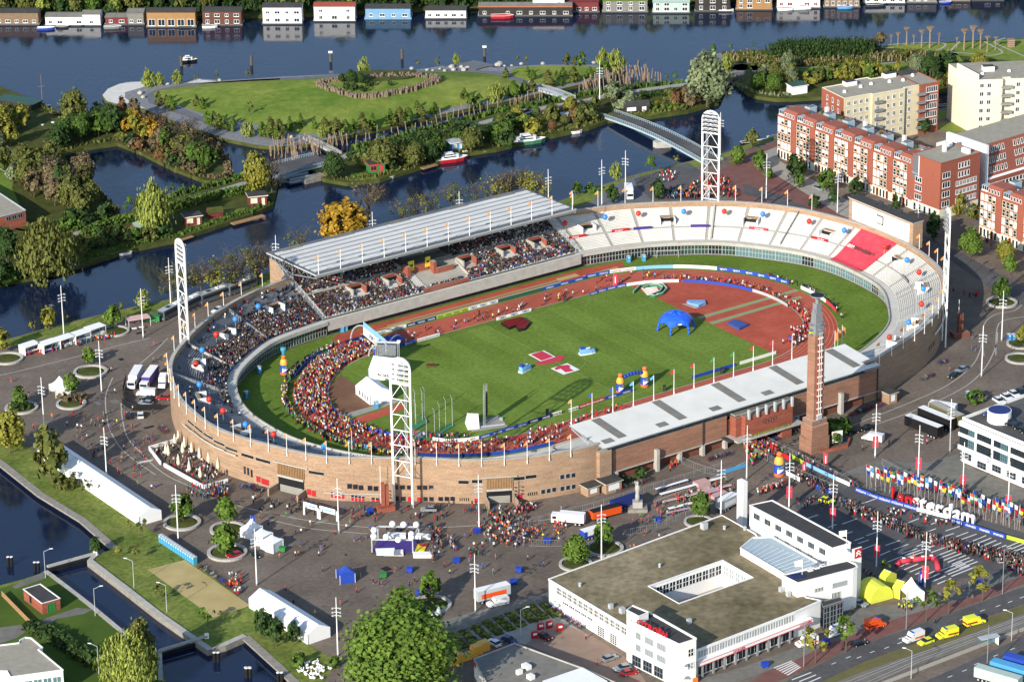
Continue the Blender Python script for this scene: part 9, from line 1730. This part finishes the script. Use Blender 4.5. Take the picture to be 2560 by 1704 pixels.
group(22,[(1480,1380),(1900,1250),(2050,1290),(1960,1340),(1640,1450),(1400,1500)],34,('red','red','red','green','white','pale blue'),'serving at the runners tables','helpers at the runners tables',(0,1))
for i,(rc,x,y,c) in enumerate(((31,45,60,'white'),(31,95,215,'grey'),(31,170,260,'blue'),(31,195,135,'white'),(31,120,160,'black'),(31,320,190,'green'),(31,360,165,'black'),(31,398,340,'black'),(31,443,330,'white'),(31,490,305,'black'),(31,520,260,'white'),(31,730,345,'red'),(31,852,255,'green'),(31,820,295,'white'),(31,885,400,'blue'),(31,935,395,'blue'),(31,985,375,'navy'),(31,1062,235,'black'),(31,1015,300,'blue'),(31,437,440,'blue'),(31,395,520,'white'),(31,420,515,'orange'),(31,592,520,'white'),(31,610,480,'blue'),(31,640,460,'black'),(31,265,540,'orange'),(31,625,650,'grey'),(31,315,805,'red'),(31,380,930,'black'),(31,560,1020,'yellow'),(31,770,930,'red'),(31,910,825,'red'),(31,1045,750,'black'),(31,1095,760,'blue'),(31,1120,770,'grey'),(31,1228,650,'red'),(31,1345,770,'navy'),(31,1390,745,'black'),(31,825,1180,'yellow'),(31,895,1150,'grey'),(31,940,705,'black'),(31,1640,615,'red'),(31,1685,670,'yellow'),(31,1845,575,'blue'),(31,1865,340,'red'),(31,1960,625,'blue'),(31,2045,670,'grey'),(31,2065,545,'orange'),(31,1810,375,'blue'),(31,1885,445,'white'),(31,2020,65,'red'),(20,680,810,'white'),(20,820,745,'red'),(20,765,765,'grey'),(20,975,765,'yellow'),(20,1100,800,'red'),(20,1012,810,'grey'),(20,545,790,'blue'),(20,560,780,'white'),(20,435,720,'orange'),(20,280,805,'red'),(20,685,910,'red'),(20,725,890,'white'),(20,720,960,'grey'),(20,760,965,'black'),(20,1035,980,'grey'),(20,1170,1025,'pink'),(20,1015,1070,'yellow'),(20,985,1170,'red'),(20,1015,1205,'red'),(20,1120,1175,'green'),(20,1150,1275,'green'),(20,1265,1310,'white'),(20,1290,1300,'blue'),(20,960,510,'white'),(20,1240,140,'grey'),(20,1285,120,'red'),(20,860,770,'white'),(20,1280,250,'yellow'),(20,240,530,'black'),(20,95,420,'red'),(20,930,330,'pale blue'),(20,905,335,'orange'),(23,1210,940,'red'),(23,990,985,'grey'),(23,1525,935,'pink'),(23,1710,330,'red'),(23,1895,150,'blue'),(23,1930,165,'blue'),(23,1905,60,'black'),(33,1595,1080,'black'),(33,1905,870,'grey'),(33,905,990,'yellow'),(33,1415,545,'orange'),(32,1240,345,'red'),(32,1360,375,'white'),(32,1120,470,'grey'),(32,1150,460,'orange'),(32,845,1430,'red'),(32,750,1210,'pink'),(32,395,610,'blue'),(32,265,555,'grey'),(32,300,390,'yellow'),(32,35,135,'pale blue'),(32,545,145,'pale blue'),(32,330,130,'white'))):
 person(QW(rc,x,y),c,PR.choice(('black','navy','grey')),PR.choice((0,1,3)),'person in a %s top walking alone or in a pair across the open square'%c,'people scattered over the square')
class Crowd(MB):
 def fig(s,x,y,z,top,leg,head=(.32,.2,.13),sit=False,h=1.72,a=0):
  c,si=cos(a),sin(a)
  def fr(z0,z1,w0,d0,w1,d1,col,dx=0):
   s.col=col; k=len(s.v)
   for zz,w,d in ((z0,w0,d0),(z1,w1,d1)):
    for p,q in ((-1,-1),(1,-1),(1,1),(-1,1)): s.v.append((x+(p*w+dx)*c-q*d*si,y+(p*w+dx)*si+q*d*c,z+zz))
   for i in range(4): q=(i+1)%4; s.face([k+i,k+q,k+4+q,k+4+i],'cloth')
   s.face([k+4,k+5,k+6,k+7],'cloth')
  if sit: fr(0,.45,.17,.2,.17,.22,leg); fr(.45,1.0,.2,.13,.23,.13,top); fr(1.0,1.25,.09,.1,.09,.1,head)
  else: fr(0,.85,.06,.06,.09,.1,leg,-.09); fr(0,.85,.06,.06,.09,.1,leg,.09); fr(.8,1.42,.17,.11,.23,.13,top); fr(1.45,h,.09,.1,.08,.09,head)
def colr(cs): c=hx(CL[PR.choice(cs)]); k=PR.uniform(.75,1.15); return tuple(min(1,x*k) for x in c)
CL['brown']='#4a3c34'; CL['tan']='#7d6a58'
DK=('black','black','navy','grey','brown','black','tan','brown','black','navy','grey','white','red','blue','tan','brown','black','white')
RN=('red','red','red','orange','white','white','white','blue','yellow','black','pale blue','red','tan','grey')
HD=((.22,.14,.09),(.06,.04,.03),(.14,.09,.05),(.3,.2,.14),(.06,.04,.03))
c=Crowd()
for i in range(NR-1):
 v,z=vz(i); v1,z1=vz(i+1)
 if i in (12,13): continue
 u=NU0+1
 while u<NU1-1:
  u+=PR.uniform(.42,.62)
  if -14<u<6.5 and i>1 : continue
  if any(abs(u-q)<3.2 and 4<i<12 for q in (-32,-19,9,24,36)): continue
  d=.92 if u<-14 else .82
  if i>20: d=.7 if u<-14 else .25
  elif i>14: d=.85 if u<-14 else (.75 if u<30 else .5)
  if PR.random()<d: p=S(u,v+.35+PR.uniform(-.1,.15)); c.fig(*p,z1+.05,colr(DK),colr(('black','navy','grey')),PR.choice(HD),True,a=PH)
c.make('seated_spectators',label='packed spectators in dark coats filling the rows under the north roof',cat='crowd',kind='stuff')
c=Crowd()
for i in range(NROW):
 z=LEDGE+6.6*(i+1)/NROW; dg=91
 while dg<235:
  a=radians(dg); t=rowt(a,BL,i)+.006; u,v=BL.p(a,t); rr=hypot(u+49,v); dg+=math.degrees(PR.uniform(.45,.7)/rr)
  d=0
  if dg<112: d=.9 if i<13 else (.55 if i<17 else .12)
  elif dg<133: d=.72 if i<11 else (.35 if i<14 else .05)
  elif dg<153: d=.4 if i<8 else (.18 if i<12 else .02)
  elif dg<165: d=.35 if i<5 else .03
  else: d=.012
  if any(abs(dg-q)<3.4 and 10<=i<=15 for q in (100,120.5,141.5,162.5,185)): continue
  if PR.random()<d: c.fig(*S(u,v),z+.05,colr(DK),colr(('black','navy','grey')),PR.choice(HD),True,a=a+PH)
c.make('seated_spectators',label='spectators scattered thickly over the left open terrace',cat='crowd',kind='stuff')
def scatter(c,fn,n,cols,h=1.72):
 for _ in range(n): x,y=fn(); c.fig(x,y,.08,colr(cols),colr(('black','navy','black','red','grey')),PR.choice(HD),a=PR.uniform(0,3),h=PR.uniform(1.55,1.8))
def ringf(r0,r1,a0,a1,side=-1): return lambda: (lambda r,a: S(side*HALF+r*cos(a),r*sin(a)))(PR.uniform(r0,r1),radians(PR.uniform(a0,a1)))
c=Crowd(); scatter(c,ringf(38.4,48,103,196),780,RN); scatter(c,ringf(38.4,48,93,125),130,RN); scatter(c,ringf(38.4,48,196,222),110,RN); scatter(c,ringf(40,48,222,272),120,RN); scatter(c,lambda:S(PR.uniform(-44,-36),PR.uniform(38.5,47)),60,RN)
c.make('runners_on_the_bend',label='dense mass of runners mostly in red filling the left bend of the track',cat='crowd',kind='stuff')
c=Crowd(); scatter(c,ringf(49.8,51.6,122,218),330,('black','navy','grey','white','green','yellow','black')); scatter(c,ringf(49.8,51,100,122),50,('pale blue','white','navy')); scatter(c,ringf(35.5,37,215,240),26,('red','white','blue')); scatter(c,ringf(50,51,20,-30,1),40,DK)
c.make('track_side_spectators',label='onlookers standing along the outer rail of the left bend',cat='crowd',kind='stuff')
c=Crowd(); scatter(c,lambda:S(PR.uniform(-40,40),PR.uniform(38.3,44)),55,RN); scatter(c,ringf(38.5,47,60,90,1),16,RN); scatter(c,ringf(37.8,41,20,60,1),48,RN); scatter(c,ringf(38,40.5,-40,20,1),70,('white','red','black','orange')); scatter(c,ringf(34,40,-62,-40,1),60,('red','black','white')); scatter(c,lambda:S(PR.uniform(-44,-12),PR.uniform(-47,-38.5)),50,RN)
c.make('runners_strung_out',label='runners strung out around the rest of the red track',cat='crowd',kind='stuff')
c=Crowd()
def pol(rc,P): Pw=[QW(rc,x,y) for x,y in P]; return lambda: rpick(Pw,PR)
for rc,P,n,cs in ((33,[(760,40),(900,90),(1000,140),(1250,240),(1460,340),(1640,390),(1900,440),(2335,540),(2335,640),(1900,520),(1700,470),(1480,400),(1200,290),(950,200),(800,110)],520,DK),(33,[(2150,520),(2335,570),(2335,700),(2200,640)],90,DK),(23,[(400,1150),(480,1270),(620,1340),(760,1400),(700,1290),(560,1210)],90,DK),(23,[(380,1010),(500,1070),(700,1170),(900,1270),(1000,1330),(880,1270),(640,1120)],90,DK),(23,[(0,940),(230,930),(330,1000),(300,1060),(150,1060),(40,1150)],110,('white','orange','yellow','green','blue','red','pink')),(23,[(1400,1250),(1700,1350),(2335,1560),(2335,1620),(1800,1420),(1450,1320)],110,('black','navy','grey')),(23,[(1200,1340),(1500,1450),(1850,1560),(1850,1590),(1400,1480)],80,DK),(23,[(100,1330),(360,1250),(480,1210),(480,1240),(360,1290),(120,1370)],50,('red','white','orange','grey')),(33,[(1250,910),(1460,900),(1440,970),(1290,980)],22,('yellow','yellow','green')),(33,[(400,60),(700,40),(760,160),(560,180)],22,('black','navy')),(33,[(1150,130),(1700,240),(1900,320),(1700,290),(1200,180)],26,('red','white','black')),(20,[(1250,1000),(1500,920),(1900,1100),(1950,1200),(1700,1260),(1400,1100)],170,('grey','white','black','tan','white')),(20,[(1520,1290),(1900,1280),(1900,1380),(1640,1400),(1540,1340)],60,MIX),(30,[(1890,680),(2010,690),(2030,790),(1990,870),(1920,800)],26,('red','white','black','orange')),(31,[(2240,110),(2335,110),(2335,170),(2240,150)],16,('pink','black')),(31,[(2000,170),(2200,180),(2200,250),(2010,230)],22,MIX),(32,[(160,120),(340,100),(340,140),(180,160)],20,('pink','black','white')),(10,[(200,1560),(900,1400),(960,1390),(960,1420),(600,1500),(260,1570)],46,MIX),(31,[(1660,370),(1740,400),(1740,490),(1690,470)],20,MIX),(31,[(1820,470),(1960,450),(1960,520),(1840,530)],10,MIX),(31,[(0,30),(600,120),(1900,100),(1900,220),(900,240),(0,110)],60,DK),(31,[(1900,150),(2335,120),(2335,460),(1900,470)],70,MIX),(20,[(600,600),(1300,650),(1250,1250),(900,1200),(600,900)],55,DK),(22,[(1420,1100),(1520,1050),(1540,1110),(1440,1170)],10,('red','orange')),(22,[(2080,900),(2250,860),(2300,960),(2120,990)],46,DK)): scatter(c,pol(rc,P),n,cs)
c.make('square_crowd',label='dense crowd lining the finish street and filling gaps on the square',cat='crowd',kind='stuff')
c=Crowd()
for rc,P,n,cs in ((12,[(1400,200),(1480,190),(1700,210),(1700,265),(1420,262)],120,MIX),(12,[(1700,90),(1830,70),(1920,110),(2000,190),(2010,250),(1700,270),(1600,180)],190,('red','black','white','navy','red','orange')),(12,[(1360,50),(1500,30),(1480,130),(1370,120)],18,('white','red')),(13,[(1730,1020),(1960,1060),(1950,1090),(1800,1080)],8,('red','black')),(13,[(2000,600),(2080,640),(2060,700)],5,MIX)): scatter(c,pol(rc,P),n,cs)
c.make('far_square_crowd',label='gathering of people on the far play court behind the stadium',cat='crowd',kind='stuff')
j=MB(); c=j
def bike(x,y,a):
 c_,s_=cos(a),sin(a); f=lambda u,z:(x+u*c_,y+u*s_,z)
 for u in (-.55,.55): P=[f(u+.33*cos(t*pi/4),.34+.33*sin(t*pi/4)) for t in range(9)]; [j.bar(p,q,.035,.035,'rubber') for p,q in zip(P,P[1:])]
 m=PR.choice(('darksteel','black','red','lightsteel','boardblue','darksteel')); [j.bar(f(*p),f(*q),.05,.05,m) for p,q in (((-.55,.34),(-.15,.85)),((-.15,.85),(.45,.8)),((.45,.95),(.55,.34)),((-.15,.85),(0,.35)),((0,.35),(.45,.8)))]; j.bar((x+.45*c_-.25*s_,y+.45*s_+.25*c_,1),(x+.45*c_+.25*s_,y+.45*s_-.25*c_,1),.04,.04,m)
for rc,L,n in ((22,((990,1330),(1310,1230)),30),(22,((1760,1075),(1970,1020)),22),(23,((250,900),(470,830)),26),(23,((880,700),(1160,610)),34),(23,((1630,270),(1700,245)),10),(23,((1490,400),(1590,355)),12),(20,((2010,1290),(2200,1340)),20),(20,((1330,800),(1390,850)),14),(21,((370,1400),(560,1450)),20),(21,((0,1280),(140,1340)),16),(32,((430,950),(740,1130)),34),(30,((1660,610),(2000,830)),34),(23,((1780,1310),(2335,1540)),80),(31,((1830,1485-1234-100),(1970,145)),10),(33,((990,650),(1090,700)),10),(33,((1600,870),(1900,760)),14)):
 a,b_=QW(rc,*L[0]),QW(rc,*L[1]); rz=atan2(b_[1]-a[1],b_[0]-a[0])
 for i in range(n): t=i/n; bike(a[0]+(b_[0]-a[0])*t+PR.uniform(-.4,.4),a[1]+(b_[1]-a[1])*t+PR.uniform(-.6,.6),rz+pi/2+PR.uniform(-.3,.3))
j.make('parked_bicycles',label='rows of bicycles parked along walls and pavements of the square',cat='bicycles',kind='stuff')
g0=None
for _ in range(34):
 p=rpick([QW(31,x,y) for x,y in ((370,1400),(560,1410),(700,1460),(620,1560),(470,1540),(400,1470))],PR)
 if not g0: j=MB(); j.ball((0,0,.4),.32,'tent',8,5,.7); j.tube((.25,0,.45),(.38,0,.8),.07,.06,'tent',5); j.ball((.42,0,.85),.09,'tent',6,4); j.tube((.48,0,.85),(.6,0,.83),.03,.01,'orange',4); j.tube((0,.08,0),(0,.08,.25),.02,.02,'orange',4); g0=j.make('goose',label='white goose resting on the lawn at the canal corner',cat='goose',group='white geese on the lawn'); o=g0
 else: o=g0.copy(); COL.objects.link(o)
 o.location=(*p,.03); o.rotation_euler.z=PR.uniform(0,6.28); o.scale=(1.5,1.5,1.3)
byl={}
for o in SC.objects:
 if not o.parent and o.get('group') and not o.name.startswith('person'): byl.setdefault(o['label'],[]).append(o)
O2=ORD+['twenty '+x for x in ORD[:9]]
for lb,L in byl.items():
 if 1<len(L)<=29:
  far=len(lb.split())
  if far>11: continue
  L.sort(key=lambda o:(o.location.x/(o.location.y or 1)))
  for i,o in enumerate(L): o['label']=lb+', %s from the left'%O2[i]
